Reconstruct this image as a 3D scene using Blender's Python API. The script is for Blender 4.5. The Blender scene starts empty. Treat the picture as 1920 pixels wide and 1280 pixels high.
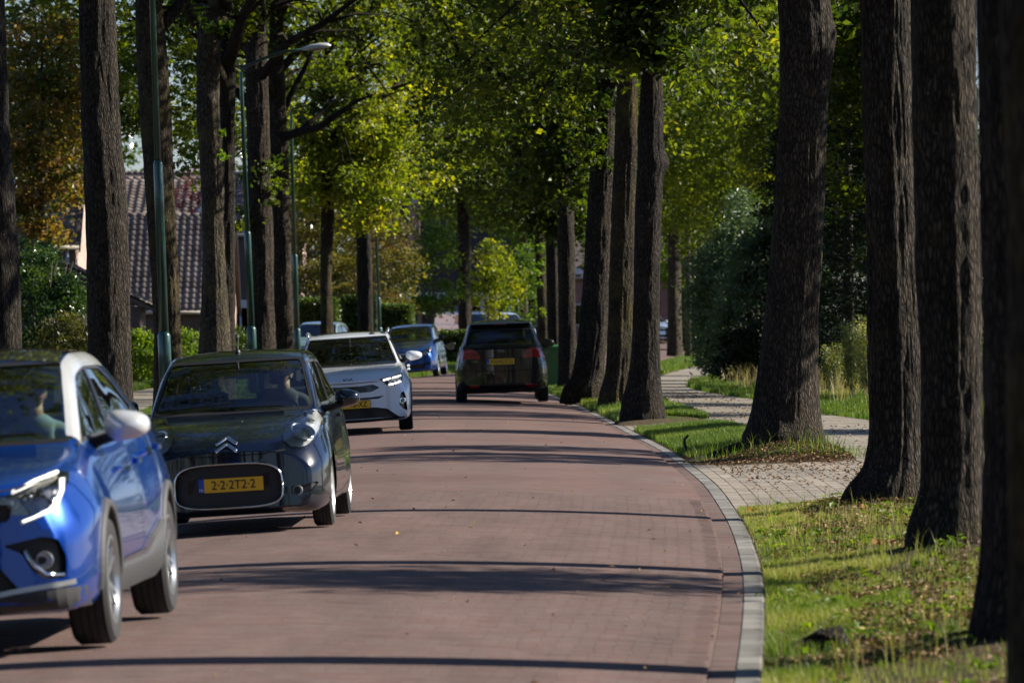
import bpy, bmesh, math, random
import numpy as np
from mathutils import Vector, Matrix, Quaternion
from mathutils.bvhtree import BVHTree
from mathutils.geometry import tessellate_polygon
R = math.radians
SC = bpy.context.scene
COL = SC.collection
F = 10000.0            # focal length in pixels of the 1920 px wide photograph
CAMH = 1.79

# ---------------------------------------------------------------- camera, sky, sun, exposure
cam_d = bpy.data.cameras.new('camera'); cam = bpy.data.objects.new('camera', cam_d); COL.objects.link(cam)
cam.location = (0, 0, CAMH)
cam_d.sensor_width = 36.0; cam_d.lens = 36.0*F/1920.0
cam.rotation_euler = (R(90) - math.atan(60.0/F), 0, 0)
cam_d.clip_start = 0.5; cam_d.clip_end = 6000
cam_d.dof.use_dof = True; cam_d.dof.focus_distance = 62.0; cam_d.dof.aperture_fstop = 6.0
SC.camera = cam
SUN_EL, SUN_AZ = R(31), R(77)          # azimuth measured from +Y towards +X
SUNV = Vector((math.cos(SUN_EL)*math.sin(SUN_AZ), math.cos(SUN_EL)*math.cos(SUN_AZ), math.sin(SUN_EL)))
world = bpy.data.worlds.new('World'); SC.world = world; world.use_nodes = True
wn = world.node_tree; bg = wn.nodes['Background']
sky = wn.nodes.new('ShaderNodeTexSky'); sky.sky_type = 'NISHITA'; sky.sun_disc = False
sky.dust_density = .25; sky.ozone_density = 2.5; sky.altitude = 50; sky.sun_elevation = SUN_EL; sky.sun_rotation = SUN_AZ
wb = wn.nodes.new('ShaderNodeMix'); wb.data_type = 'RGBA'; wb.blend_type = 'MULTIPLY'; wb.inputs[0].default_value = 1; wb.inputs[7].default_value = (.90, .98, 1.28, 1)
wn.links.new(sky.outputs[0], wb.inputs[6]); wn.links.new(wb.outputs[2], bg.inputs[0]); bg.inputs[1].default_value = 0.05
sd = bpy.data.lights.new('sun', 'SUN'); sun = bpy.data.objects.new('sun', sd); COL.objects.link(sun)
sd.energy = 5.0; sd.angle = R(0.53); sd.color = (1.0, 0.93, 0.80)
sun.rotation_euler = SUNV.to_track_quat('Z', 'Y').to_euler(); sun.location = (60, 40, 60)
SC.view_settings.view_transform = 'Standard'; SC.view_settings.look = 'None'
SC.view_settings.exposure = 0.95; SC.view_settings.gamma = 1.0
SC.view_settings.use_curve_mapping = False
SC.cycles.max_bounces = 6; SC.cycles.diffuse_bounces = 3; SC.cycles.glossy_bounces = 3
SC.cycles.transmission_bounces = 4; SC.cycles.transparent_max_bounces = 12
SC.cycles.caustics_reflective = False; SC.cycles.caustics_refractive = False
SC.cycles.sample_clamp_indirect = 6.0

# ---------------------------------------------------------------- small helpers
def tag(o, label=None, cat=None, group=None, kind=None):
    if label: o['label'] = label
    if cat: o['category'] = cat
    if group: o['group'] = group
    if kind: o['kind'] = kind
    return o
def empty(name, loc=(0,0,0), rot=(0,0,0), label=None, cat=None, group=None):
    o = bpy.data.objects.new(name, None); COL.objects.link(o)
    o.location = loc; o.rotation_euler = rot; o.empty_display_size = .2
    return tag(o, label, cat, group)
def link(name, me, mat=None, parent=None, smooth=False):
    if mat is not None and len(me.materials) == 0: me.materials.append(mat)
    if smooth and len(me.polygons):
        me.polygons.foreach_set('use_smooth', [True]*len(me.polygons))
    o = bpy.data.objects.new(name, me); COL.objects.link(o)
    if parent is not None: o.parent = parent
    return o
def obj(name, verts, faces, mat=None, parent=None, smooth=False):
    me = bpy.data.meshes.new(name); me.from_pydata([tuple(v) for v in verts], [], faces); me.update()
    return link(name, me, mat, parent, smooth)
def trimesh(name, V, T, attrs=None, mat=None, smooth=False):
    """fast mesh from numpy vertex and triangle / quad arrays"""
    me = bpy.data.meshes.new(name); n = len(V); m, k = T.shape
    me.vertices.add(n); me.vertices.foreach_set('co', np.ascontiguousarray(V, dtype=np.float32).ravel())
    me.loops.add(m*k); me.loops.foreach_set('vertex_index', np.ascontiguousarray(T, dtype=np.int32).ravel())
    me.polygons.add(m); me.polygons.foreach_set('loop_start', np.arange(0, m*k, k, dtype=np.int32))
    me.update(calc_edges=True)
    me.polygons.foreach_set('use_smooth', np.full(m, bool(smooth)))
    for a, arr in (attrs or {}).items():
        at = me.attributes.new(a, 'FLOAT', 'POINT'); at.data.foreach_set('value', np.ascontiguousarray(arr, dtype=np.float32))
    if mat: me.materials.append(mat)
    return me
class MB:
    """collects simple shapes into ONE mesh"""
    def __init__(s): s.v = []; s.f = []
    def add(s, vs, fs):
        b = len(s.v); s.v += [tuple(v) for v in vs]; s.f += [tuple(i+b for i in f) for f in fs]; return s
    def box(s, x0, x1, y0, y1, z0, z1, M=None):
        vs = [Vector(p) for p in ((x0,y0,z0),(x1,y0,z0),(x1,y1,z0),(x0,y1,z0),(x0,y0,z1),(x1,y0,z1),(x1,y1,z1),(x0,y1,z1))]
        if M is not None: vs = [M @ v for v in vs]
        return s.add(vs, [(3,2,1,0),(4,5,6,7),(0,1,5,4),(1,2,6,5),(2,3,7,6),(3,0,4,7)])
    def cbox(s, x0, x1, y0, y1, z0, z1, c, M=None):
        """box with chamfered vertical and top edges"""
        P = []
        for z, k in ((z0, 0), (z1-c, 0), (z1, c)):
            for (x, y) in ((x0+k+c,y0+k),(x1-k-c,y0+k),(x1-k,y0+k+c),(x1-k,y1-k-c),(x1-k-c,y1-k),(x0+k+c,y1-k),(x0+k,y1-k-c),(x0+k,y0+k+c)):
                P.append(Vector((x, y, z)))
        if M is not None: P = [M @ v for v in P]
        fs = [tuple(range(7,-1,-1)), tuple(range(16,24))]
        for r in (0, 8):
            for i in range(8): fs.append((r+i, r+(i+1)%8, r+8+(i+1)%8, r+8+i))
        return s.add(P, fs)
    def tube(s, pts, rads, n=8, cap=True):
        pts = [Vector(p) for p in pts]; b = len(s.v); N = len(pts)
        if not hasattr(rads, '__len__'): rads = [rads]*N
        up = None
        for i, p in enumerate(pts):
            d = (pts[min(i+1,N-1)] - pts[max(i-1,0)])
            if d.length < 1e-9: d = Vector((0,0,1))
            d.normalize()
            if up is None: up = Vector((1,0,0)) if abs(d.x) < .8 else Vector((0,1,0))
            a = (up - d*up.dot(d))
            if a.length < 1e-6: a = Vector((0,1,0)) - d*d.y
            a.normalize(); up = a; c = d.cross(a)
            for k in range(n):
                t = 2*math.pi*k/n; s.v.append(tuple(p + a*math.cos(t)*rads[i] + c*math.sin(t)*rads[i]))
        for i in range(N-1):
            for k in range(n):
                s.f.append((b+i*n+k, b+i*n+(k+1)%n, b+(i+1)*n+(k+1)%n, b+(i+1)*n+k))
        if cap:
            s.f.append(tuple(b+k for k in range(n-1,-1,-1))); s.f.append(tuple(b+(N-1)*n+k for k in range(n)))
        return s
    def lathe(s, prof, n=24, M=None, closed=False):
        """profile of (radius, height) turned about local z"""
        b = len(s.v)
        for (r, z) in prof:
            for k in range(n):
                t = 2*math.pi*k/n; v = Vector((r*math.cos(t), r*math.sin(t), z))
                s.v.append(tuple(M @ v if M is not None else v))
        m = len(prof)
        for i in range(m if closed else m-1):
            j = (i+1) % m
            for k in range(n): s.f.append((b+i*n+k, b+i*n+(k+1)%n, b+j*n+(k+1)%n, b+j*n+k))
        if not closed and prof[-1][0] > .0011:
            s.f.append(tuple(b+k for k in range(n-1,-1,-1))); s.f.append(tuple(b+(m-1)*n+k for k in range(n)))
        return s
    def ell(s, c, r, nu=14, nv=9, M=None):
        b = len(s.v); P = []
        for i in range(nv+1):
            ph = math.pi*i/nv - math.pi/2
            for k in range(nu):
                t = 2*math.pi*k/nu
                v = Vector((c[0]+r[0]*math.cos(ph)*math.cos(t), c[1]+r[1]*math.cos(ph)*math.sin(t), c[2]+r[2]*math.sin(ph)))
                P.append(M @ v if M is not None else v)
        fs = []
        for i in range(nv):
            for k in range(nu): fs.append((i*nu+k, i*nu+(k+1)%nu, (i+1)*nu+(k+1)%nu, (i+1)*nu+k))
        return s.add(P, fs)
    def prism(s, poly, axis, a0, a1):
        """extrude a 2-D outline between a0 and a1 along axis ('x','y','z')"""
        n = len(poly); P = []
        for a in (a0, a1):
            for (u, w) in poly:
                P.append({'x': (a, u, w), 'y': (u, a, w), 'z': (u, w, a)}[axis])
        fs = [tuple(range(n)), tuple(range(2*n-1, n-1, -1))]
        for i in range(n): fs.append((i, i+n, (i+1) % n + n, (i+1) % n))
        return s.add(P, fs)
    def build(s, name, mat, parent=None, smooth=False, fix=True):
        o = obj(name, s.v, s.f, mat, parent, smooth)
        if fix:
            bm = bmesh.new(); bm.from_mesh(o.data); bmesh.ops.recalc_face_normals(bm, faces=bm.faces); bm.to_mesh(o.data); bm.free()
        return o
def autosmooth(o, deg=35):
    bm = bmesh.new(); bm.from_mesh(o.data)
    for f in bm.faces: f.smooth = True
    for e in bm.edges: e.smooth = (len(e.link_faces) == 2 and e.calc_face_angle(0) < R(deg))
    bm.to_mesh(o.data); bm.free(); return o
def pchip(xs, ys, x):
    xs = np.asarray(xs, float); ys = np.asarray(ys, float); x = np.clip(np.asarray(x, float), xs[0], xs[-1])
    h = np.diff(xs); d = np.diff(ys)/h; m = np.zeros(len(xs))
    if len(xs) == 2: m[:] = d[0]
    else:
        for i in range(1, len(xs)-1):
            if d[i-1]*d[i] > 0:
                w1 = 2*h[i]+h[i-1]; w2 = h[i]+2*h[i-1]; m[i] = (w1+w2)/(w1/d[i-1]+w2/d[i])
        m[0] = d[0]; m[-1] = d[-1]
    i = np.clip(np.searchsorted(xs, x, side='right')-1, 0, len(xs)-2); t = (x-xs[i])/h[i]
    return ((2*t**3-3*t**2+1)*ys[i] + (t**3-2*t**2+t)*h[i]*m[i] + (-2*t**3+3*t**2)*ys[i+1] + (t**3-t**2)*h[i]*m[i+1])
def sstep(a, b, x):
    t = np.clip((np.asarray(x, float)-a)/(b-a), 0, 1); return t*t*(3-2*t)
def hash2(ix, iy, s):
    with np.errstate(over='ignore'):
        h = (ix.astype(np.int64)*374761393 + iy.astype(np.int64)*668265263 + s*2246822519) & 0x7fffffff
        h = ((h ^ (h >> 13))*1274126177) & 0x7fffffff
        h = ((h ^ (h >> 15))*69069 + 12345) & 0x7fffffff
    return (h ^ (h >> 11)).astype(np.float64) % 65536/65535.0
def noise2(x, y, s=0, px=0):
    ix = np.floor(x).astype(np.int64); iy = np.floor(y).astype(np.int64); fx = x-ix; fy = y-iy
    fx = fx*fx*(3-2*fx); fy = fy*fy*(3-2*fy); ix1 = ix+1
    if px: ix = ix % px; ix1 = ix1 % px
    return (hash2(ix,iy,s)*(1-fx)*(1-fy) + hash2(ix1,iy,s)*fx*(1-fy) + hash2(ix,iy+1,s)*(1-fx)*fy + hash2(ix1,iy+1,s)*fx*fy)
def px_X(px, D): return (px-960.0)*D/F
def px_Z(py, D): return CAMH - (py-580.0)*D/F

# ---------------------------------------------------------------- materials
def newmat(name):
    m = bpy.data.materials.new(name); m.use_nodes = True
    nt = m.node_tree; return m, nt, nt.nodes['Principled BSDF'], nt.links.new
def noi(nt, scale, detail=4, rough=.55, vec=None, mapping=None):
    n = nt.nodes.new('ShaderNodeTexNoise'); n.inputs['Scale'].default_value = scale
    n.inputs['Detail'].default_value = detail; n.inputs['Roughness'].default_value = rough
    if vec is None:
        tc = nt.nodes.new('ShaderNodeTexCoord'); vec = tc.outputs['Object']
    if mapping is not None:
        mp = nt.nodes.new('ShaderNodeMapping'); mp.inputs['Scale'].default_value = mapping
        nt.links.new(vec, mp.inputs[0]); vec = mp.outputs[0]
    nt.links.new(vec, n.inputs['Vector']); return n
def ramp(nt, src, stops):
    r = nt.nodes.new('ShaderNodeValToRGB'); nt.links.new(src, r.inputs[0]); e = r.color_ramp.elements
    while len(e) < len(stops): e.new(.5)
    for i, (p, c) in enumerate(stops):
        e[i].position = p; e[i].color = (c[0], c[1], c[2], 1)
    return r
def mixc(nt, fac, a, b, mode='MIX'):
    m = nt.nodes.new('ShaderNodeMix'); m.data_type = 'RGBA'; m.blend_type = mode
    for sock, v in ((m.inputs[0], fac), (m.inputs[6], a), (m.inputs[7], b)):
        if hasattr(v, 'links') or hasattr(v, 'is_linked'): nt.links.new(v, sock)
        elif isinstance(v, (int, float)): sock.default_value = v
        else: sock.default_value = (v[0], v[1], v[2], 1)
    return m.outputs[2]
def bump(nt, b, src, strength=.5, dist=.01, prev=None):
    n = nt.nodes.new('ShaderNodeBump'); n.inputs['Strength'].default_value = strength; n.inputs['Distance'].default_value = dist
    nt.links.new(src, n.inputs['Height'])
    if prev is not None: nt.links.new(prev, n.inputs['Normal'])
    if b is not None: nt.links.new(n.outputs[0], b.inputs['Normal'])
    return n.outputs[0]
def plain(name, col, rough=.5, metal=0, spec=.5, var=.12, vscale=9, bumps=0, coat=0):
    m, nt, b, L = newmat(name)
    n = noi(nt, vscale, 5, .6)
    c = ramp(nt, n.outputs['Fac'], [(.25, [k*(1-var) for k in col]), (.75, [min(1, k*(1+var)) for k in col])])
    L(c.outputs[0], b.inputs['Base Color']); b.inputs['Roughness'].default_value = rough
    b.inputs['Metallic'].default_value = metal; b.inputs['Specular IOR Level'].default_value = spec
    if coat: b.inputs['Coat Weight'].default_value = coat; b.inputs['Coat Roughness'].default_value = .03
    if bumps: bump(nt, b, noi(nt, vscale*6, 4).outputs['Fac'], bumps, .003)
    return m
def paint(name, col, metal=.55, rough=.28, dust=.08, spec=.5):
    m, nt, b, L = newmat(name); dust = dust*.35
    n = noi(nt, 4, 6, .7); d = ramp(nt, n.outputs['Fac'], [(.45, (0,0,0)), (.8, (dust,dust,dust))])
    tc = nt.nodes.new('ShaderNodeTexCoord'); sp = nt.nodes.new('ShaderNodeSeparateXYZ'); L(tc.outputs['Object'], sp.inputs[0])
    mr = nt.nodes.new('ShaderNodeMapRange'); mr.inputs[1].default_value = .15; mr.inputs[2].default_value = .6; mr.inputs[3].default_value = dust*2.2; mr.inputs[4].default_value = 0
    L(sp.outputs[2], mr.inputs[0])
    ad = nt.nodes.new('ShaderNodeMath'); ad.operation = 'ADD'; L(d.outputs[0], ad.inputs[0]); L(mr.outputs[0], ad.inputs[1])
    L(mixc(nt, ad.outputs[0], col, (.16, .14, .11)), b.inputs['Base Color'])
    b.inputs['Metallic'].default_value = metal; b.inputs['Specular IOR Level'].default_value = spec; b.inputs['Coat Weight'].default_value = 1.0; b.inputs['Coat Roughness'].default_value = .02
    rr = nt.nodes.new('ShaderNodeMath'); rr.operation = 'ADD'; L(ad.outputs[0], rr.inputs[0]); rr.inputs[1].default_value = rough
    L(rr.outputs[0], b.inputs['Roughness'])
    return m
def thin_glass(name, tint=(.75,.85,.8), rough=.01, ior=1.5, extra=0.0):
    m = bpy.data.materials.new(name); m.use_nodes = True; nt = m.node_tree; nt.nodes.clear(); L = nt.links.new
    out = nt.nodes.new('ShaderNodeOutputMaterial'); tr = nt.nodes.new('ShaderNodeBsdfTransparent'); tr.inputs[0].default_value = (*tint, 1)
    gl = nt.nodes.new('ShaderNodeBsdfGlossy'); gl.inputs['Roughness'].default_value = rough
    fr = nt.nodes.new('ShaderNodeFresnel'); fr.inputs[0].default_value = ior
    ml = nt.nodes.new('ShaderNodeMath'); ml.operation = 'MULTIPLY_ADD'; L(fr.outputs[0], ml.inputs[0]); ml.inputs[1].default_value = 1.7; ml.inputs[2].default_value = extra; ml.use_clamp = True
    n = noi(nt, 3, 5, .7); r = ramp(nt, n.outputs['Fac'], [(.4, (0,0,0)), (.9, (.025,.025,.025))])
    df = nt.nodes.new('ShaderNodeBsdfDiffuse'); df.inputs[0].default_value = (.35,.33,.28,1)
    m1 = nt.nodes.new('ShaderNodeMixShader'); L(ml.outputs[0], m1.inputs[0]); L(tr.outputs[0], m1.inputs[1]); L(gl.outputs[0], m1.inputs[2])
    m2 = nt.nodes.new('ShaderNodeMixShader'); L(r.outputs[0], m2.inputs[0]); L(m1.outputs[0], m2.inputs[1]); L(df.outputs[0], m2.inputs[2])
    L(m2.outputs[0], out.inputs[0]); return m
def leafmat(name, stops, trans=.5, rough=.42, tmul=(2.3,2.25,.5), spec=.35):
    """per-leaf colour comes from the mesh attribute 'tint'"""
    m = bpy.data.materials.new(name); m.use_nodes = True; nt = m.node_tree; L = nt.links.new
    b = nt.nodes['Principled BSDF']; out = nt.nodes['Material Output']
    at = nt.nodes.new('ShaderNodeAttribute'); at.attribute_name = 'tint'
    c = ramp(nt, at.outputs['Fac'], stops); L(c.outputs[0], b.inputs['Base Color'])
    b.inputs['Roughness'].default_value = rough; b.inputs['Specular IOR Level'].default_value = spec
    t = nt.nodes.new('ShaderNodeBsdfTranslucent'); L(mixc(nt, 1.0, c.outputs[0], tmul, 'MULTIPLY'), t.inputs[0])
    mx = nt.nodes.new('ShaderNodeMixShader'); mx.inputs[0].default_value = trans
    L(b.outputs[0], mx.inputs[1]); L(t.outputs[0], mx.inputs[2]); L(mx.outputs[0], out.inputs[0]); return m
def emis(name, col, strength):
    m, nt, b, L = newmat(name); b.inputs['Base Color'].default_value = (*[c*.5 for c in col], 1)
    b.inputs['Emission Color'].default_value = (*col, 1); b.inputs['Emission Strength'].default_value = strength; return m

def barkmat(name, dark, light, moss, mossamt):
    m, nt, b, L = newmat(name)
    tc = nt.nodes.new('ShaderNodeTexCoord')
    n1 = noi(nt, 1, 6, .65, tc.outputs['Object'], (30, 30, 6))
    n2 = noi(nt, 1, 4, .6, tc.outputs['Object'], (80, 80, 25))
    n3 = noi(nt, 1.6, 5, .65)
    vo = nt.nodes.new('ShaderNodeTexVoronoi'); vo.feature = 'DISTANCE_TO_EDGE'; vo.inputs['Scale'].default_value = 1
    mp = nt.nodes.new('ShaderNodeMapping'); mp.inputs['Scale'].default_value = (36, 36, 9)
    ad = nt.nodes.new('ShaderNodeVectorMath'); ad.operation = 'ADD'; sc = nt.nodes.new('ShaderNodeVectorMath'); sc.operation = 'SCALE'; sc.inputs[3].default_value = .9
    L(n1.outputs['Color'], sc.inputs[0]); L(tc.outputs['Object'], mp.inputs[0]); L(mp.outputs[0], ad.inputs[0]); L(sc.outputs[0], ad.inputs[1]); L(ad.outputs[0], vo.inputs['Vector'])
    fis = ramp(nt, vo.outputs['Distance'], [(0, (0,0,0)), (.3, (1,1,1))])
    c1 = ramp(nt, n1.outputs['Fac'], [(.3, dark), (.7, light)])
    c2 = mixc(nt, fis.outputs[0], [k*.5 for k in dark], c1.outputs[0])
    ms = ramp(nt, n3.outputs['Fac'], [(.56-mossamt*.25, (0,0,0)), (.75-mossamt*.15, (1,1,1))])
    mm = nt.nodes.new('ShaderNodeMath'); mm.operation = 'MULTIPLY'; L(ms.outputs[0], mm.inputs[0]); mm.inputs[1].default_value = .75*min(1, mossamt*2)
    oi = nt.nodes.new('ShaderNodeObjectInfo'); rv = ramp(nt, oi.outputs['Random'], [(0, (.72,.72,.74)), (.5, (1,.98,.95)), (1, (1.25,1.18,1.08))])
    n4 = noi(nt, 1, 5, .7, tc.outputs['Object'], (2.2, 2.2, .8)); pv = ramp(nt, n4.outputs['Fac'], [(.32, (.6,.6,.6)), (.62, (1.2,1.2,1.2))])
    c2 = mixc(nt, 1, mixc(nt, 1, c2, rv.outputs[0], 'MULTIPLY'), pv.outputs[0], 'MULTIPLY')
    li = noi(nt, 14, 3, .6); lf = ramp(nt, li.outputs['Fac'], [(.70, (0,0,0)), (.74, (.55,.55,.55))]); c2 = mixc(nt, lf.outputs[0], c2, (.22,.22,.19))
    L(mixc(nt, mm.outputs[0], c2, moss), b.inputs['Base Color'])
    b.inputs['Roughness'].default_value = .88; b.inputs['Specular IOR Level'].default_value = .2
    nb = bump(nt, None, fis.outputs[0], 1.0, .015); nb = bump(nt, None, n1.outputs['Fac'], .6, .014, nb); bump(nt, b, n2.outputs['Fac'], .5, .006, nb)
    return m
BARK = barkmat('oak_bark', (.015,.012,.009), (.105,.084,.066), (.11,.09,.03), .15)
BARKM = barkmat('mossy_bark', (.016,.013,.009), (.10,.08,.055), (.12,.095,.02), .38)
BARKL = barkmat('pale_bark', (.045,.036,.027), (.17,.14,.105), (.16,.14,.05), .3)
BARKT = plain('twig_bark', (.07,.055,.04), .85, vscale=20, bumps=.4)

G0 = (.012,.024,.005); G1 = (.034,.058,.008); G2 = (.105,.135,.014); G3 = (.24,.23,.02)  # ramp runs dark to bright: shaded and backlit leaves put into the colour
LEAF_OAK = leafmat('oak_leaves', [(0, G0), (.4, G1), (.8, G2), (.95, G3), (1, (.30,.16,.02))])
LEAF_YEL = leafmat('yellowing_leaves', [(0, G1), (.35, (.09,.125,.013)), (.75, (.19,.22,.02)), (.93, (.34,.30,.025)), (1, (.48,.34,.03))])
LEAF_ORA = leafmat('orange_brown_leaves', [(0, (.04,.06,.012)), (.35, (.09,.10,.02)), (.6, (.20,.13,.04)), (.8, (.30,.17,.06)), (1, (.42,.26,.11))], trans=.35)
LEAF_DRY = leafmat('olive_brown_leaves', [(0, (.04,.045,.014)), (.5, (.09,.09,.028)), (1, (.20,.16,.05))], trans=.35)
LEAF_RED = leafmat('red_leaves', [(0, (.10,.015,.02)), (1, (.30,.05,.06))], trans=.35, tmul=(1.5,.7,.7))
LEAF_HOL = leafmat('glossy_shrub_leaves', [(0, (.018,.040,.012)), (.6, (.035,.075,.018)), (1, (.10,.15,.025))], trans=.25, rough=.25, spec=.6)
LEAF_BLU = leafmat('blue_green_leaves', [(0, (.06,.095,.045)), (.6, (.115,.165,.085)), (1, (.22,.25,.14))], trans=.4, tmul=(1.2,1.4,.6), rough=.35, spec=.6)
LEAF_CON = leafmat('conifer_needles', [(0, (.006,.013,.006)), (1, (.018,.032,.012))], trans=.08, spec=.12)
LEAF_HED = leafmat('hedge_leaves', [(0, (.025,.045,.010)), (.6, (.05,.09,.015)), (1, (.12,.16,.03))], trans=.3)
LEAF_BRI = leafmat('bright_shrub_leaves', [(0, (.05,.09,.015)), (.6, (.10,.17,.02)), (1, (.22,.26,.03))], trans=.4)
GRASS = leafmat('grass_blades', [(0, (.055,.10,.012)), (.4, (.12,.18,.02)), (.65, (.23,.25,.038)), (.85, (.34,.31,.10)), (1, (.48,.40,.20))], trans=.35, rough=.5, tmul=(1.3,1.5,.6))
LITTER = leafmat('fallen_leaf_litter', [(0, (.06,.035,.018)), (.5, (.20,.11,.045)), (.85, (.34,.20,.09)), (1, (.50,.33,.04))], trans=.1, rough=.7, tmul=(1,1,1))
LHEAD = plain('lamp_head_grey', (.50,.52,.56), .35, coat=.3)
# ---------------------------------------------------------------- ground shape
KY = [-160,-60,-30,0,15,26.7,40.6,49.2,58.4,69.3,79.6,93.5,105.6,117,130,145,160,180,206,249,300,400,5000]
KX = [-30,-9.5,-4.2,-.85,.5,1.24,1.86,2.07,2.18,2.12,1.91,1.59,1.27,.94,.72,.8,1.7,3.6,5.7,8.4,12,19,19]
_ky = np.arange(-160, 900, .25); _kx = pchip(KY, KX, _ky)
def kx(Y): return np.interp(Y, _ky, _kx)
def g0(Y): return -.22*sstep(105, 165, Y)
ROADW = 5.85
# right row trunks traced: s = pixels per metre, profile rows (y, left, right)
TR = [
 (555,[(1400,1903,2235),(600,1893,2215),(0,1880,2200)]),
 (360,[(1165,1828,2070),(1050,1842,2055),(600,1845,2042),(0,1832,2028)]),
 (262,[(985,1706,1856),(900,1727,1848),(600,1722,1845),(300,1712,1838),(0,1706,1830)]),
 (209,[(918,1592,1738),(870,1622,1732),(800,1632,1730),(600,1628,1724),(300,1622,1712),(0,1613,1704)]),
 (151,[(806,1401,1536),(740,1414,1533),(600,1432,1531),(450,1447,1541),(200,1462,1550),(95,1462,1562),(0,1460,1556)]),
 (115,[(757,1165,1245),(700,1179,1240),(600,1186,1238),(450,1190,1240),(330,1194,1244),(308,1195,1250),(280,1197,1244),(200,1200,1243),(100,1203,1240)]),
 (102.6,[(738,1124,1182),(700,1134,1183),(600,1140,1186),(400,1147,1190),(200,1155,1196),(100,1160,1195)]),
 (95,[(733,1056,1134),(700,1074,1132),(600,1088,1139),(400,1102,1147),(200,1115,1153)]),
 (80,[(708,1045,1084),(600,1047,1080),(430,1045,1077),(300,1043,1070)]),
]
_mounds = []
for (s, pr) in TR:
    D = F/s; y, l, r = pr[0]; X = px_X((pr[1][1]+pr[1][2])/2, D); _mounds.append((X, D, {0:.10,1:.10,2:.13,3:.08,4:.22,5:.12,6:.10,7:.08,8:.06}[len(_mounds)]))
def drive(Y):   # 1 where the paved crossings cut the verge
    return np.maximum(sstep(49.0, 50.2, Y)*(1-sstep(63.6, 64.9, Y)), sstep(82.2, 83.0, Y)*(1-sstep(86.6, 87.4, Y)))
def plx(Y): return pchip([20,40,55,65,76,88,102,120,156,183,212,260], [4.2,4.5,4.4,4.1,3.55,3.2,2.9,2.9,4.2,6.0,9.3,17], Y)
def prx(Y): return pchip([20,40,60,75,88,93.6,107,114,125,133,145,160,176,212,260], [7.3,7.2,7.0,6.6,5.8,5.3,4.9,4.5,4.25,4.35,4.9,6.1,7.9,12,20], Y)
def road_z(X, Y):
    u = X - kx(Y); q = ((u+ROADW/2)/(ROADW/2))**2; return g0(Y) - .085 + .11*(1-q*np.where(u < -ROADW/2, 1.9, 1.0))
def gz(X, Y):
    X = np.asarray(X, float); Y = np.asarray(Y, float); u = X - kx(Y)
    rise = (.09+.05*noise2(X*1.1+50, Y*.9+9, 3))*sstep(0, 1.2, u) - .06*sstep(2.2, 3.2, u)
    rise *= 1 - drive(Y)*.85
    z = -.088 + np.where(u > 0, rise, .14*sstep(0, .8, -(u+ROADW))-.10*(1-sstep(-ROADW, -ROADW+1, u)))
    for (mx, my, h) in _mounds:
        z = z + h*np.exp(-(((X-mx)/.55)**2 + ((Y-my)/.75)**2))
    bx = .16*sstep(0.3, 2.0, X-prx(Y))*(noise2(X*.6, Y*.25, 8))
    z = z + np.where((Y > 60) & (Y < 300), bx, 0)
    z = z - np.where((Y > 10) & (Y < 262), .14*sstep(-.02, .10, X-plx(Y))*(1-sstep(-.10, .02, X-prx(Y))), 0)
    inr = sstep(-ROADW+.02, -ROADW+.3, u)*(1-sstep(-.3, -.02, u))
    return g0(Y) + z - .25*inr

def soilmat():   # patches of bare earth and turf
    m, nt, b, L = newmat('grassy_soil')
    n1 = noi(nt, .9, 6, .65); n2 = noi(nt, 14, 6, .7); n3 = noi(nt, 70, 3, .6)
    s = ramp(nt, n2.outputs['Fac'], [(.3, (.05,.035,.022)), (.55, (.11,.082,.052)), (.75, (.17,.13,.085))])
    g = ramp(nt, n2.outputs['Fac'], [(.3, (.035,.06,.012)), (.6, (.07,.105,.02)), (.8, (.15,.145,.05))])
    f = ramp(nt, n1.outputs['Fac'], [(.48, (0,0,0)), (.66, (1,1,1))])
    L(mixc(nt, f.outputs[0], s.outputs[0], g.outputs[0]), b.inputs['Base Color']); b.inputs['Roughness'].default_value = .95
    b.inputs['Specular IOR Level'].default_value = .1
    bump(nt, b, n3.outputs['Fac'], .8, .02, bump(nt, None, n2.outputs['Fac'], .8, .04)); return m
SOIL = soilmat()
def strip_grid(name, Ys, cols, zf, mat, kind=None, wrap=None):
    """grid whose columns follow a curve: cols(Y)-> array of X"""
    rows = [cols(y) for y in Ys]; n = len(rows[0]); X = np.array(rows); Y = np.repeat(np.array(Ys)[:, None], n, 1)
    Z = zf(X, Y); V = np.stack([X, Y, Z], -1).reshape(-1, 3); m = len(Ys)
    i, j = np.meshgrid(np.arange(m-1), np.arange(n-1), indexing='ij'); a = (i*n+j).ravel()
    T = np.stack([a, a+1, a+n+1, a+n], 1)
    o = link(name, trimesh(name, V, T, smooth=True, mat=mat)); return tag(o, kind=kind)
ucols = np.concatenate([-np.geomspace(2500, 16, 14), np.arange(-14, -6.2, .5), [-6.2,-6.0,-5.9,-5.85,-5.8,-5.6,-5.4,-4.5,-3,-1.5,-.5,-.28,-.15,-.05,0,.1], np.arange(.25, 9, .25), np.geomspace(9.3, 2500, 18)])
Yr = np.concatenate([[-900,-200,-60,-30,-10], np.arange(0, 22, 1.5), np.arange(22, 135, .4), np.arange(135, 320, 2.5), np.geomspace(330, 5000, 14)])
strip_grid('ground', Yr, lambda y: kx(y)+ucols, gz, SOIL, 'structure')

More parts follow.
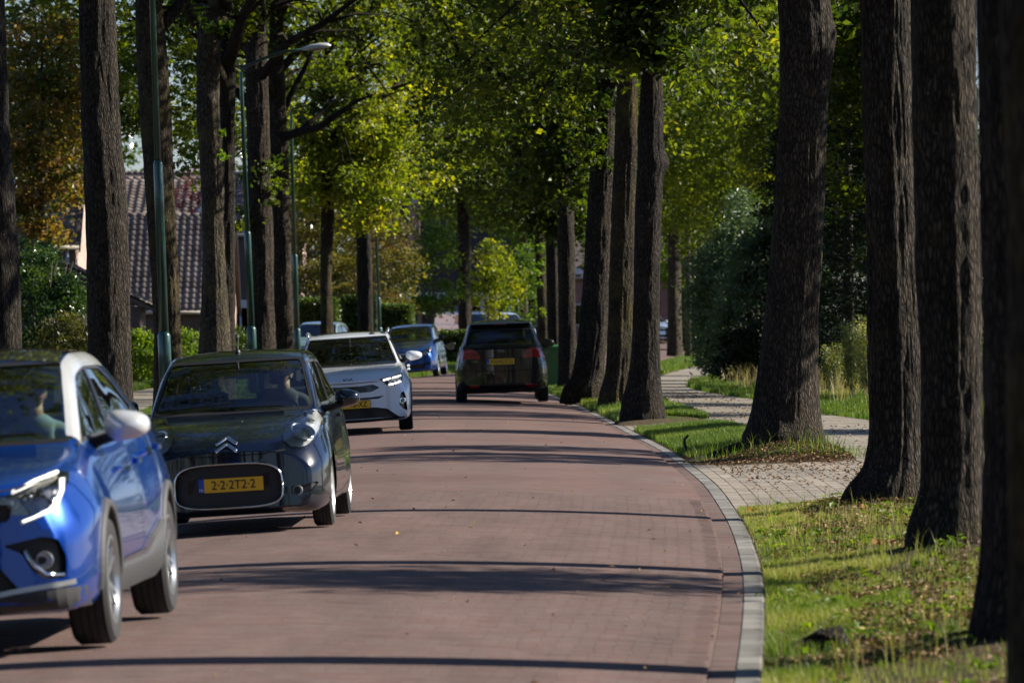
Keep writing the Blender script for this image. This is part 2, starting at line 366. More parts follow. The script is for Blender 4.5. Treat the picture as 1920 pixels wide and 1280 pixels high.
# ---------------------------------------------------------------- road
def roadmat():
    m, nt, b, L = newmat('red_clinker_paving')
    tc = nt.nodes.new('ShaderNodeTexCoord')
    big = noi(nt, .35, 5, .6); streak = noi(nt, 1, 6, .7, tc.outputs['Object'], (.9, 7, 1)); fine = noi(nt, 90, 3, .6)
    c = ramp(nt, big.outputs['Fac'], [(.35, (.142,.088,.077)), (.5, (.168,.110,.097)), (.68, (.160,.119,.108))])
    d = ramp(nt, streak.outputs['Fac'], [(.3, (.80,.80,.80)), (.7, (1.12,1.1,1.08))])
    c2 = mixc(nt, 1.0, c.outputs[0], d.outputs[0], 'MULTIPLY')
    # individual brick tone
    vo = nt.nodes.new('ShaderNodeTexBrick'); mp = nt.nodes.new('ShaderNodeMapping'); mp.inputs['Scale'].default_value = (1,1,1); L(tc.outputs['Object'], mp.inputs[0]); L(mp.outputs[0], vo.inputs['Vector'])
    vo.inputs['Scale'].default_value = 1; vo.inputs['Brick Width'].default_value = .205; vo.inputs['Row Height'].default_value = .075; vo.inputs['Mortar Size'].default_value = .0045
    vo.inputs['Color1'].default_value = (.82,.80,.78,1); vo.inputs['Color2'].default_value = (1.18,1.12,1.1,1); vo.inputs['Mortar'].default_value = (.95,1.0,1.0,1); vo.inputs['Mortar Smooth'].default_value = .3
    uv = nt.nodes.new('ShaderNodeAttribute'); uv.attribute_name = 'track'
    tn = noi(nt, 1, 5, .7, tc.outputs['Object'], (1.5, .25, 1)); tm = nt.nodes.new('ShaderNodeMath'); tm.operation = 'MULTIPLY'; L(uv.outputs['Fac'], tm.inputs[0]); L(tn.outputs['Fac'], tm.inputs[1])
    c2 = mixc(nt, tm.outputs[0], c2, (.115,.082,.075))
    f3 = ramp(nt, fine.outputs['Fac'], [(.3, (.9,.9,.9)), (.7, (1.1,1.1,1.1))])
    c3 = mixc(nt, 1.0, c2, vo.outputs['Color'], 'MULTIPLY'); c4 = mixc(nt, 1.0, c3, f3.outputs[0], 'MULTIPLY')
    L(c4, b.inputs['Base Color']); b.inputs['Roughness'].default_value = .8; b.inputs['Specular IOR Level'].default_value = .25
    bump(nt, b, fine.outputs['Fac'], .5, .004); return m
ROADM = roadmat()
def brickmat(name, cols, fine=.5):
    """per-brick tone from a random-per-object value and world-scale noise"""
    m, nt, b, L = newmat(name)
    oi = nt.nodes.new('ShaderNodeObjectInfo'); ge = nt.nodes.new('ShaderNodeNewGeometry')
    ad = nt.nodes.new('ShaderNodeMath'); ad.operation = 'ADD'; L(oi.outputs['Random'], ad.inputs[0]); L(ge.outputs['Random Per Island'], ad.inputs[1])
    fr = nt.nodes.new('ShaderNodeMath'); fr.operation = 'FRACT'; L(ad.outputs[0], fr.inputs[0])
    c = ramp(nt, fr.outputs[0], cols); n = noi(nt, 40, 5, .7, ge.outputs['Position']); n2 = noi(nt, 1, 5, .65, ge.outputs['Position'], (1.6,.22,1))
    d = ramp(nt, n.outputs['Fac'], [(.3, (.82,.82,.82)), (.7, (1.14,1.14,1.14))]); d2 = ramp(nt, n2.outputs['Fac'], [(.3, (.76,.77,.78)), (.7, (1.16,1.13,1.12))])
    L(mixc(nt, 1, mixc(nt, 1, c.outputs[0], d.outputs[0], 'MULTIPLY'), d2.outputs[0], 'MULTIPLY'), b.inputs['Base Color'])
    b.inputs['Roughness'].default_value = .85; b.inputs['Specular IOR Level'].default_value = .2; bump(nt, b, n.outputs['Fac'], fine, .004); return m
BR_RED = brickmat('red_clinker_brick', [(0,(.138,.088,.077)),(.5,(.166,.110,.097)),(1,(.160,.121,.110))])
BR_GREY = brickmat('grey_concrete_kerb', [(0,(.165,.16,.145)),(1,(.27,.26,.24))])
BR_BEI = brickmat('beige_concrete_paver', [(0,(.25,.21,.17)),(.5,(.31,.27,.22)),(1,(.35,.32,.27))])
MORTAR = plain('joint_sand', (.17,.145,.11), .95, vscale=30)
MORTD = plain('dark_joint_soil', (.10,.085,.06), .95, vscale=30)
us = np.concatenate([[-ROADW+.13], np.linspace(-ROADW+.3, -.45, 22), [-.27]])
Yroad = np.concatenate([np.arange(-150, 20, 3), np.arange(20, 140, 1.0), np.arange(140, 400, 3)])
road = strip_grid('road', Yroad, lambda y: kx(y)+us, road_z, ROADM, 'structure')
tr_ = sum(np.exp(-((us-c)/.28)**2) for c in (-.95, -2.35, -3.45, -4.95)); at = road.data.attributes.new('track', 'FLOAT', 'POINT'); at.data.foreach_set('value', np.tile(tr_, len(Yroad)).astype(np.float32)*.7)

# real bricks on the nearest stretch
def brick_proto(w, d, h, c=.004):
    mb = MB().cbox(-w/2, w/2, -d/2, d/2, -h, 0, c); return mb
def brick_array(name, pts, rots, w, d, h, mat, c=.004, sl=None):
    """many bricks in one mesh"""
    pr = brick_proto(w, d, h, c); bv = np.array(pr.v); n = len(pts); P = np.asarray(pts); a = np.asarray(rots)
    ca, sa = np.cos(a)[:, None], np.sin(a)[:, None]
    X = bv[None,:,0]*ca - bv[None,:,1]*sa + P[:,0:1]; Y = bv[None,:,0]*sa + bv[None,:,1]*ca + P[:,1:2]; Z = bv[None,:,2] + P[:,2:3] + (0 if sl is None else (X-P[:,0:1])*sl[:,None])
    V = np.stack([X,Y,Z], -1).reshape(-1,3); tr = []
    for f in pr.f[1:]:
        for k in range(1, len(f)-1): tr.append((f[0], f[k], f[k+1]))
    T = (np.array(tr)[None] + (np.arange(n)*len(bv))[:,None,None]).reshape(-1,3)
    return trimesh(name, V, T, mat=mat)
rng = np.random.RandomState(5)
BW, BD = .205, .075
pts, rots = [], []
for iy, Y in enumerate(np.arange(22.6, 52, BD)):
    off = (iy % 2)*BW/2 + (rng.uniform(0,.03) if Y < 400 else 0); n = int((ROADW-.55)/BW)
    for k in range(n):
        u = -.272 - BW/2 - k*BW - off + (BW/2 if iy % 2 else 0)*0
        if u < -ROADW+.3: continue
        X = kx(Y)+u
        if abs(X) > .098*Y+.25: continue
        pts.append((X, Y, road_z(X, Y)+.0018+rng.uniform(-.0004,.0004))); rots.append(rng.uniform(-.008,.008))
pts = np.array(pts); rots = np.array(rots)
def bricks_with_parts(pts, rots, w, d, h, mat, parent, name, nparts, c=.002, order=None, sl=None):
    idx = np.argsort(pts[:,1]) if order is None else order
    a, b = idx[:nparts], idx[nparts:]
    me = None; pr = brick_proto(w, d, h, c)
    for i in a:
        if me is None:
            o = pr.build(name, mat, parent); me = o.data
        else: o = link(name, me, None, parent)
        o.location = pts[i]; o.rotation_euler = (0, 0 if sl is None else -math.atan(sl[i]), rots[i])
    if len(b):
        o = link(name+'_field', brick_array(name+'_field', pts[b], rots[b], w, d, h, mat, c, None if sl is None else sl[b]), None, parent); o['kind'] = 'stuff'
bricks_with_parts(pts, rots, BW-.0035, BD-.0015, .05, BR_RED, road, 'brick', 300, .0008, sl=(road_z(pts[:,0]+.05, pts[:,1])-road_z(pts[:,0]-.05, pts[:,1]))/.1)
# kerb of grey blocks and red edge strip
kb = strip_grid('kerb', np.arange(10, 330, 1.0), lambda y: kx(y)+np.array([-.29,-.15,-.13,0,.01]), lambda X, Y: g0(Y)-.0865+0*X, MORTAR, 'structure')
kbl = strip_grid('kerb', np.arange(10, 330, 1.0), lambda y: kx(y)-ROADW+np.array([-.02,0,.13,.15]), lambda X, Y: g0(Y)-.182+0*X, BR_GREY, 'structure')
kb.name = 'kerb'
def along(Y, u):
    return kx(Y)+u, Y, math.atan2(float(kx(Y+.3)-kx(Y-.3)), .6)
pts, rots = [], []
for Y in np.arange(22.5, 200, .5):
    x, y, t = along(Y, -.0655); pts.append((x, y, g0(Y)-.080+rng.uniform(-.002,.002))); rots.append(-t)
bricks_with_parts(np.array(pts), np.array(rots),   .1285, .495, .06, BR_GREY, kb, 'kerb_block', 290, .005)
pts, rots = [], []
for Y in np.arange(22.5, 200, .25):
    x, y, t = along(Y, -.2005); pts.append((x, y, g0(Y)-.084+rng.uniform(-.001,.001))); rots.append(-t)
bricks_with_parts(np.array(pts), np.array(rots), .1385, .247, .06, BR_RED, kb, 'edge_brick', 260, .004)

# paved crossing (driveway) and the second narrow crossing, the cycle path
def pathmat():
    m, nt, b, L = newmat('worn_path_paving')
    n1 = noi(nt, .7, 6, .65); n2 = noi(nt, 12, 6, .7); n3 = noi(nt, 80, 3)
    tc = nt.nodes.new('ShaderNodeTexCoord'); vo = nt.nodes.new('ShaderNodeTexBrick'); L(tc.outputs['Object'], vo.inputs['Vector'])
    vo.inputs['Scale'].default_value = 1; vo.inputs['Brick Width'].default_value = .3; vo.inputs['Row Height'].default_value = .3; vo.inputs['Mortar Size'].default_value = .006
    vo.inputs['Color1'].default_value = (.9,.9,.9,1); vo.inputs['Color2'].default_value = (1.1,1.1,1.1,1); vo.inputs['Mortar'].default_value = (.5,.5,.45,1)
    c = ramp(nt, n1.outputs['Fac'], [(.35, (.20,.165,.125)), (.5, (.26,.23,.19)), (.7, (.31,.285,.25))]); d = ramp(nt, n2.outputs['Fac'], [(.3, (.7,.68,.64)), (.6, (1.1,1.1,1.1))])
    L(mixc(nt, 1, mixc(nt, 1, c.outputs[0], d.outputs[0], 'MULTIPLY'), vo.outputs['Color'], 'MULTIPLY'), b.inputs['Base Color'])
    b.inputs['Roughness'].default_value = .9; b.inputs['Specular IOR Level'].default_value = .2; bump(nt, b, n3.outputs['Fac'], .5, .006); return m
PATHM = pathmat()
def path_z(X, Y): return g0(Y) - .022 + .0*X
strip_grid('cycle_path', np.concatenate([np.arange(12, 150, 1), np.arange(150, 262, 2)]), lambda y: np.linspace(float(plx(y)), float(prx(y)), 5), path_z, PATHM, 'structure')
cr = strip_grid('driveway', np.arange(49.6, 64.61, .3), lambda y: np.linspace(float(kx(y))+.0, float(plx(y))+.3, 14), lambda X, Y: -.088+.055*sstep(0,2.2,X-kx(Y))-.0, MORTD, 'structure')
def drv_z(X, Y): return -.088+.055*sstep(0, 2.2, X-kx(Y))+.007
pts, rots = [], []
for row, Y in enumerate(np.arange(49.8, 64.4, .212)):
    off = 0
    for k in range(19):
        u = .012+.071+k*.143; x, y, t = along(Y+((k*.37) % 1)*.212, u)
        if x < float(plx(y))+.2: pts.append((x, y, float(drv_z(x, y))+rng.uniform(-.0015,.002))); rots.append(-t+rng.uniform(-.006,.006))
pts = np.array(pts); bricks_with_parts(pts, np.array(rots), .138, .209, .05, BR_BEI, cr, 'paving_brick', 300, .002, sl=(drv_z(pts[:,0]+.05, pts[:,1])-drv_z(pts[:,0]-.05, pts[:,1]))/.1)
cr2 = strip_grid('driveway', np.arange(82.6, 87.01, .3), lambda y: np.linspace(float(kx(y))+.0, float(plx(y))+.3, 12), lambda X, Y: -.088+.06*sstep(0,1.4,X-kx(Y)), MORTD, 'structure')
pts, rots = [], []
for row, Y in enumerate(np.arange(82.8, 86.9, .212)):
    for k in range(12):
        u = .012+.071+k*.143; x, y, t = along(Y+((k*.37) % 1)*.212, u)
        if x < float(plx(y))+.2: pts.append((x, y, -.088+.06*float(sstep(0,1.4,x-kx(y)))+.007+rng.uniform(-.002,.003))); rots.append(-t)
bricks_with_parts(np.array(pts), np.array(rots), .138, .209, .05, BR_BEI, cr2, 'paving_brick', 0, .005)
# footpath on the left verge
strip_grid('footpath', np.arange(60, 260, 2.0), lambda y: kx(y)-ROADW+np.linspace(-3.6,-2.2,3)*1.0, lambda X, Y: g0(Y)-.035, PATHM, 'structure')
# ---------------------------------------------------------------- foliage tools
def leaf_arrays(C, rng, L=.13, W=.085, updir=.5, fold=.15, tint=None):
    n = len(C); a = rng.normal(size=(n,3)); a /= np.linalg.norm(a,axis=1,keepdims=True)
    nm = rng.normal(size=(n,3)); nm[:,2] = nm[:,2]+updir*2; nm /= np.linalg.norm(nm,axis=1,keepdims=True)
    a = a - nm*(a*nm).sum(1,keepdims=True); a /= np.linalg.norm(a,axis=1,keepdims=True)+1e-9
    b = np.cross(nm, a); s = rng.uniform(.5,1.5,size=(n,1)); l = L*s/2; w = W*s/2
    V = np.stack([C-a*l, C+b*w+nm*w*fold*2, C+a*l, C-b*w+nm*w*fold*2], 1).reshape(-1,3)
    k = np.arange(n)*4; T = np.concatenate([np.stack([k,k+1,k+2],1), np.stack([k,k+2,k+3],1)])
    if tint is None: tint = rng.uniform(0,1,n)
    return V, T, np.repeat(tint, 4)
def clump_points(cent, rad, per, rng, flat=.6):
    n = len(cent); P = np.repeat(cent, per, 0); r = np.repeat(rad, per)[:,None]
    d = rng.normal(size=P.shape)*.5; d[:,2] *= flat; return P + d*r
def foliage_mesh(name, cent, rad, per, mat, seed, L=.13, W=.085, tlo=0, thi=1, flat=.6, updir=.5, topbias=None):
    rng = np.random.RandomState(seed); cent = np.asarray(cent,float); rad = np.broadcast_to(np.asarray(rad,float), (len(cent),))
    P = clump_points(cent, rad, per, rng, flat); ct = np.repeat(rng.uniform(0,1,len(cent)), per)
    t = np.clip(tlo+(thi-tlo)*(.7*ct+.3*rng.uniform(0,1,len(P))), 0, 1)  # clumps share a tint, so dark and backlit clumps are painted in
    if topbias is not None: t = np.clip(t+topbias(P), 0, 1)
    V, T, tt = leaf_arrays(P, rng, L, W, updir, tint=t); return trimesh(name, V, T, {'tint': tt}, mat)
def ell_shell(n, c, r, rng, inner=.45, zmin=None):
    d = rng.normal(size=(n,3)); d /= np.linalg.norm(d,axis=1,keepdims=True); q = (inner**3+(1-inner**3)*rng.uniform(0,1,(n,1)))**(1/3)
    P = d*q*np.array(r)+np.array(c); 
    if zmin is not None: P = P[P[:,2] > zmin]
    return P

# ---------------------------------------------------------------- trunks
def trunk_mesh(name, spec, ground, mat, seed, seg=64, rows=130, ztop=13.5, flare=.22, groove=.014, stub=None):
    """spec: list of (z, x, y, radius) from the base up"""
    spec = sorted(spec); zs = np.array([p[0] for p in spec]); xs = np.array([p[1] for p in spec]); ys = np.array([p[2] for p in spec]); rs = np.array([p[3] for p in spec])
    if ztop > zs[-1]+.5:
        sl = (xs[-1]-xs[-2])/(zs[-1]-zs[-2])*.4
        xs = np.append(xs, [xs[-1]+sl*(ztop-zs[-1])*.6, xs[-1]+sl*(ztop-zs[-1])]); ys = np.append(ys, [ys[-1]]*2)
        rs = np.append(rs, [rs[-1]*.62, rs[-1]*.2]); zs = np.append(zs, [zs[-1]+(ztop-zs[-1])*.55, ztop])
    zb = ground-.25; zfin = min(7.5, zs[-1])
    zz = np.concatenate([np.linspace(zb, zfin, rows), np.linspace(zfin, zs[-1], 14)[1:]]) if zs[-1] > zfin+.3 else np.linspace(zb, zs[-1], rows)
    zc = np.clip(zz, zs[0], zs[-1]); cx = pchip(zs, xs, zc); cy = pchip(zs, ys, zc); rr = pchip(zs, rs, zc)
    th = np.arange(seg)/seg*2*math.pi; TH, Z = np.meshgrid(th, zz); Rr = np.repeat(rr[:,None], seg, 1)
    h = np.clip(Z-ground, -.3, 50); rng = np.random.RandomState(seed); ph = rng.uniform(0,6.28,4)
    lobe = 1+.55*np.cos(5*TH+ph[0]+.8*np.sin(2*TH+ph[1]))
    Rr = Rr*(1+flare*np.exp(-np.clip(h,0,9)/.22)*lobe) 
    Rr = Rr*(1+.035*np.cos(3*TH+ph[2]+h*.4)+.03*np.cos(2*TH+ph[3]-h*.3))
    per = max(6, int(round(2*math.pi*rs[0]/.075))); U = TH/(2*math.pi)*per
    warp = 1.6*noise2(U*.5, Z*1.2, seed, per//2 if per % 2 == 0 else 0) if per % 2 == 0 else 0
    rid = np.abs(noise2(U+0*Z, Z*2.6+warp, seed+1, per)*2-1); rid2 = noise2(U*2, Z*7, seed+2, per*2)
    Rr = Rr + groove*(np.minimum(rid,.6)/.6-.6) + groove*.5*(rid2-.5) + .018*(noise2(U*.25*4, Z*.9, seed+5, per)-.5)
    if stub:
        for (sz, sa, sh, sw) in stub:
            dz = (Z-sz)/sw; da = (np.angle(np.exp(1j*(TH-sa))))*rs[0]/sw; Rr = Rr + sh*np.exp(-(dz**2+da**2)*1.3)
    X = cx[:,None]+Rr*np.cos(TH); Y = cy[:,None]+Rr*np.sin(TH); V = np.stack([X,Y,Z],-1).reshape(-1,3); m, n = len(zz), seg
    i, j = np.meshgrid(np.arange(m-1), np.arange(n), indexing='ij'); a = (i*n+j).ravel(); b = (i*n+(j+1)%n).ravel()
    T = np.stack([a,b,b+n,a+n],1); me = trimesh(name, V, T, smooth=True, mat=mat)
    return me, (lambda z: (float(np.interp(z, zz, cx)), float(np.interp(z, zz, cy)), float(np.interp(z, zz, rr))))

# ---------------------------------------------------------------- crown prototypes (share mesh data)
def crown_proto(seed, kind='oak', n=430, per=92, rxy=4.9, zc=12.6, rz=6.3, low=14):
    rng = np.random.RandomState(seed)
    C = ell_shell(n, (0,0,zc), (rxy,rxy,rz), rng, .35)
    keep = noise2(C[:,0]*.55+C[:,2]*.3+seed, C[:,1]*.55-C[:,2]*.25, seed) > .27; C = C[keep]
    # hanging clumps under the crown
    a = rng.uniform(0,6.28,low*3); q = rng.uniform(1.3,3.6,low*3); D = np.stack([q*np.cos(a), q*np.sin(a), rng.uniform(5.6,7.6,low*3)],1)
    C = np.concatenate([C, D]); rad = rng.uniform(.42,.8,len(C))
    mat = {'oak': LEAF_OAK, 'yel': LEAF_YEL}[kind]
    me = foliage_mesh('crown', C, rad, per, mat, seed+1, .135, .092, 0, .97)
    # limbs
    mb = MB()
    for k in range(11):
        z0 = 6.2+k*.62+rng.uniform(-.2,.2); an = k*2.4+rng.uniform(-.4,.4); ln = rng.uniform(3.0,4.4)*(1-.035*k); up = rng.uniform(.5,1.1)
        p = [Vector((0,0,z0))]
        for t in (.25,.5,.75,1): p.append(Vector((math.cos(an+.25*t)*ln*t, math.sin(an+.25*t)*ln*t, z0+ln*up*(t**.8)*.8+rng.uniform(-.15,.15))))
        r0 = .13*(1-.05*k); mb.tube(p, [r0,r0*.75,r0*.55,r0*.35,r0*.12], 7)
        for q in (1,2,3):
            for sgn in (-1,1):
                e = p[q]+Vector((math.cos(an+sgn*1.0)*1.5, math.sin(an+sgn*1.0)*1.5, rng.uniform(-.2,1.1)))
                mb.tube([p[q], (p[q]+e)/2+Vector((0,0,.12)), e], [r0*.4, r0*.25, r0*.08], 5)
    for k in range(low):     # twigs that carry the hanging clumps
        d = D[k]; z0 = d[2]+1.0; mb.tube([(0,0,z0), (d[0]*.5,d[1]*.5,z0+.35), tuple(d)], [.07,.045,.015], 5)
    lm = mb.build('limbs', BARK, None, True); lme = lm.data; bpy.data.objects.remove(lm)
    return me, lme
PROTO = [crown_proto(11), crown_proto(23), crown_proto(37), crown_proto(41)]
PROTO_H = [crown_proto(71, rxy=4.2, zc=13.6, rz=5.6, low=0), crown_proto(83, rxy=4.4, zc=13.4, rz=5.4, low=0)]
PROTO_Y = [crown_proto(53, 'yel'), crown_proto(67, 'yel', rxy=4.3)]
YOFF = lambda D, py: px_Z(py, D)
def row_tree(s, prof, label, group, seed, mat=BARK, crown=None, cs=1.0, crot=None, seg=64, rows=120, hi=False, ztop=13.5, flare=.12, stub=None, groove=.014, lift=0, ybase=None):
    D = F/s; sp = []
    for (y, l, r) in prof:
        sp.append((YOFF(D, y), px_X((l+r)/2, D), D, (r-l)/2/s))
    sp.sort(); X0 = sp[0][1]; g = float(gz(X0, D))
    if sp[0][0] > g+.05: sp.insert(0, (g, X0+(sp[0][1]-sp[1][1])*.2, D, sp[0][3]*1.04))
    base = Vector((sp[0][1], D, g)); spl = [(z-g, x-base.x, y-D, r) for (z, x, y, r) in sp]
    root = empty('oak_tree', base, (0,0,0), label, 'tree', group)
    me, f = trunk_mesh('trunk', spl, 0, mat, seed, seg, rows, ztop, flare, groove, stub); link('trunk', me, None, root)
    cm, lm = (crown or PROTO)[seed % len(crown or PROTO)]
    tx, ty, tr = f(9.0); a = crot if crot is not None else (seed*1.7) % 6.28
    for nm, m in (('crown', cm), ('limbs', lm)):
        o = link(nm, m, None, root); o.location = (tx, ty, lift); o.rotation_euler = (0,0,a); o.scale = (cs,cs,1)
    return root, f
# ---------------------------------------------------------------- the avenue
LAB = ['blurred thick dark trunk cut off by the right edge of the photograph, nearest tree',
 'dark oak trunk second from the right edge, standing on the grass near the front',
 'tall thick oak trunk with sunlit right rim and earth mound, third from the right edge',
 'oak trunk with yellow lichen on its right edge, standing where the driveway meets the grass',
 'widest oak trunk leaning right on its own grassy island between two driveways',
 'rightmost of the three close dark trunks beside the road, with a burl high up',
 'middle of the three close dark trunks beside the road, with mossy right side',
 'leftmost of the three close dark trunks, leaning right with a flared foot',
 'slimmer trunk right beside the green wheelie bin']
GR = 'oaks in the row along the right kerb'
mats = [BARKM, BARK, BARK, BARK, BARK, BARK, BARKM, BARK, BARK]
segs = [72, 110, 150, 150, 150, 96, 96, 96, 64]
for i, (s, prof) in enumerate(TR):
    stub = None
    if i == 5: stub = [(px_Z(308, F/s), .1, .05, .22), (px_Z(250, F/s), 2.9, .03, .3)]
    if i == 4: stub = [(px_Z(100, F/s), .2, .05, .2), (px_Z(240, F/s), 4.4, .04, .2)]
    row_tree(s, prof, LAB[i], GR, 100+i*3, mats[i], PROTO_H if i < 5 or i == 6 else None, 1.0, None, segs[i], [90,150,230,230,230,130,130,130,90][i], stub=stub, flare=[.08,.08,.07,.08,.07,.08,.08,.08,.1][i], groove=.014)
row_tree(73, [(690,1028,1053),(450,1024,1048)], 'dark trunk just behind and left of the one by the green bin', GR, 131, BARK, seg=40, rows=60)
row_tree(64, [(690,1009,1031),(600,1008,1029),(420,1002,1020)], 'thin trunk with ivy sprouts left of the dark trunks by the green bin', GR, 134, BARKM, seg=40, rows=60)
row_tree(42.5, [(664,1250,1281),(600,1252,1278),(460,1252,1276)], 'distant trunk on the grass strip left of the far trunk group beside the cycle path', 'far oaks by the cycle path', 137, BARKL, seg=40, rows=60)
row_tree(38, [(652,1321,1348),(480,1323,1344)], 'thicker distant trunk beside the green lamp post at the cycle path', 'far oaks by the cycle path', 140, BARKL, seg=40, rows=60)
row_tree(35, [(645,1304,1321),(480,1305,1319)], 'slim distant trunk behind the grey pole near the cycle path', 'far oaks by the cycle path', 143, BARK, seg=32, rows=50)
row_tree(33, [(642,1346,1354),(480,1345,1353)], 'thinnest distant trunk right behind the green lamp post', 'far oaks by the cycle path', 146, BARKM, seg=24, rows=40, crown=PROTO_Y, cs=.8)
GL = 'trees in the row along the left side of the road'
def LT(s, prof, lab, seed, **k):
    if s > 77: k.setdefault('crown', PROTO_H)
    return row_tree(s, prof, lab, GL, seed, **k)
LT(155, [(700,-50,42),(640,-48,40),(400,-54,29),(200,-66,15),(0,-76,8)], 'ribbed trunk cut off by the left edge of the photograph, above the blue car', 201, mat=BARK, seg=110, rows=150)
LT(137, [(800,168,250),(600,165,243),(400,160,238),(200,152,222),(0,148,215)], 'broad dark trunk left of the first lamp post, behind the silver door mirror', 204, seg=120, rows=170)
LT(113, [(720,289,347),(600,288,340),(400,276,329),(200,261,319),(0,254,304)], 'mossy trunk directly behind the nearest lamp post', 207, mat=BARKM, seg=96, rows=140)
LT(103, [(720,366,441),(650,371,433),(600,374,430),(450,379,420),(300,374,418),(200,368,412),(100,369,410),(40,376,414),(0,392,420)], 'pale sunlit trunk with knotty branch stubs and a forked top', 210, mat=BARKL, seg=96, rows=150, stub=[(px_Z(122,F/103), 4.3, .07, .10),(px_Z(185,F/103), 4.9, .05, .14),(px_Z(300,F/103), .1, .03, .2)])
LT(93, [(700,400,441),(400,408,441),(0,412,441)], 'dark trunk half hidden behind the pale knotty trunk', 213, seg=64, rows=90)
LT(85, [(690,466,518),(500,470,512),(300,464,506),(150,461,502)], 'thick dark trunk just right of the second lamp post', 216, seg=80, rows=110)
LT(79, [(690,508,553),(500,507,546),(300,506,541),(200,505,536)], 'dark trunk in the gap between second and third lamp posts, with a bough', 219, seg=80, rows=110)
LT(68, [(660,600,627),(520,600,622),(400,601,627),(300,603,623),(220,606,618)], 'slender forked tree with bright yellow-green leaves behind the white car', 222, mat=BARKM, crown=PROTO_Y, seg=48, rows=80, ztop=10)
LT(60, [(640,671,701),(420,668,695),(300,668,690)], 'trunk with yellow-green crown left of the fourth lamp post', 225, mat=BARK, crown=PROTO_Y, seg=48, rows=80)
LT(46, [(650,860,885),(400,857,878),(300,856,874)], 'single straight trunk rising behind the roof of the brown car', 228, seg=40, rows=60)
# trees that only give shade and reflections, just outside the frame, and the avenue behind the camera
back = [(float(kx(y))+dx, y, k) for k, y in enumerate(range(-15, -116, -10)) for dx in (1.6, -7.4)]
for (x, y, sd_) in [(-6.9, 53, 1), (-7.0, 42, 2), (-7.3, 31, 3), (-7.6, 20, 4), (-8.6, 9, 5), (1.3, 7, 6), (-.6, -5, 7), (-9.6, -3, 8), (3.4, 57.5, 0)]+back:
    if (x, y) == (3.4, 57.5): continue
    D = y; g = float(gz(x, y)); root = empty('oak_tree', (x, y, g), (0,0,0), 'avenue oak outside the picture'+(' behind the camera' if y < 0 else ', left of the road' if x < -6 else ', on the near verge'), 'tree', 'avenue oaks outside the picture')
    me, f = trunk_mesh('trunk', [(0,0,0,.3),(3,.05,0,.26),(7,.1,.05,.23)], 0, BARK, 300+sd_, 28, 40); link('trunk', me, None, root)
    for nm, m in zip(('crown','limbs'), PROTO[sd_ % 4]):
        o = link(nm, m, None, root); o.rotation_euler = (0,0,sd_*1.3)
# the long low bough and the knotty fork
def bough(name, pts, rad, parent_loc=None, label=None):
    mb = MB(); mb.tube(pts, rad, 9); return mb
D7 = F/79
def P7(x, y, dd=0): return (px_X(x, D7+dd), D7+dd, px_Z(y, D7+dd))
tr7 = [o for o in bpy.data.objects if o.get('label','').startswith('dark trunk in the gap')][0]
mb = MB(); mb.tube([P7(520,262), P7(560,248,-.5), P7(600,238,-.9), P7(632,215,-1), P7(668,190,-1.2), P7(700,178,-1.4)], [.11,.10,.085,.07,.045,.02], 9)
mb.tube([P7(560,248,-.5), P7(590,222,-.2), P7(620,192,0), P7(650,182,.2)], [.07,.055,.035,.015], 7)
mb.tube([P7(522,225), P7(545,180,.3), P7(575,120,.5), P7(600,60,.6)], [.10,.08,.05,.03], 7)
mb.tube([P7(518,230), P7(500,150,.3), P7(480,90,.5)], [.09,.07,.03], 7)
o = mb.build('bough', BARK, tr7, True); o.matrix_parent_inverse = tr7.matrix_basis.inverted()
bpy.context.view_layer.update()
o.matrix_parent_inverse = Matrix.Translation(-Vector(tr7.location))
D4 = F/103; tr4 = [o for o in bpy.data.objects if o.get('label','').startswith('pale sunlit trunk')][0]
def P4(x, y, dd=0): return (px_X(x, D4+dd), D4+dd, px_Z(y, D4+dd))
mb = MB(); mb.tube([P4(395,150), P4(400,90), P4(412,45), P4(424,5), P4(432,-30)], [.12,.115,.10,.085,.07], 9); mb.tube([P4(384,126,-.05), P4(378,121,-.3)], [.09,.07], 9)
o = mb.build('bough', BARKL, tr4, True); o.matrix_parent_inverse = Matrix.Translation(-Vector(tr4.location))
D8 = F/68; tr8 = [o for o in bpy.data.objects if o.get('label','').startswith('slender forked')][0]
def P8(x, y, dd=0): return (px_X(x, D8+dd), D8+dd, px_Z(y, D8+dd))
mb = MB()
for e in ([(613,400),(640,345),(662,300),(690,240)], [(612,340),(605,290),(590,250),(560,220)], [(616,330),(622,270),(640,230),(655,180)], [(611,300),(598,330),(585,310)]):
    mb.tube([P8(x, y, k*.2) for k, (x, y) in enumerate(e)], [.08,.065,.045,.02][:len(e)], 7)
o = mb.build('bough', BARKM, tr8, True); o.matrix_parent_inverse = Matrix.Translation(-Vector(tr8.location))

# epicormic leaf sprays on and beside trunks (part of their trees)
def spray(tree, name, pts, s, mat, seed, per=46, rad=.28, L=.12, W=.08, tlo=.1, thi=.9, dd=0, off=-.35):
    D = F/s; C = np.array([(px_X(x, D+off+dd), D+off+dd+(.3*math.sin(k*7.1)), px_Z(y, D+off+dd)) for k, (x, y) in enumerate(pts)])
    me = foliage_mesh(name, C, np.random.RandomState(seed).uniform(.6,1.2,len(C))*rad, per, mat, seed, L, W, tlo, thi)
    o = link(name, me, None, tree); o['kind'] = 'stuff'; o.matrix_parent_inverse = Matrix.Translation(-Vector(tree.location)); return o
def find(t): return [o for o in bpy.data.objects if o.parent is None and o.get('label','').startswith(t)][0]
rs = np.random.RandomState(3)
def cloud(x0, x1, y0, y1, n, seed):
    r = np.random.RandomState(seed); return [(r.uniform(x0,x1), r.uniform(y0,y1)) for _ in range(n)]
spray(find('leftmost of the three'), 'leaf_sprays', cloud(1095,1140,150,320,16,1), 95, LEAF_OAK, 1, per=60)
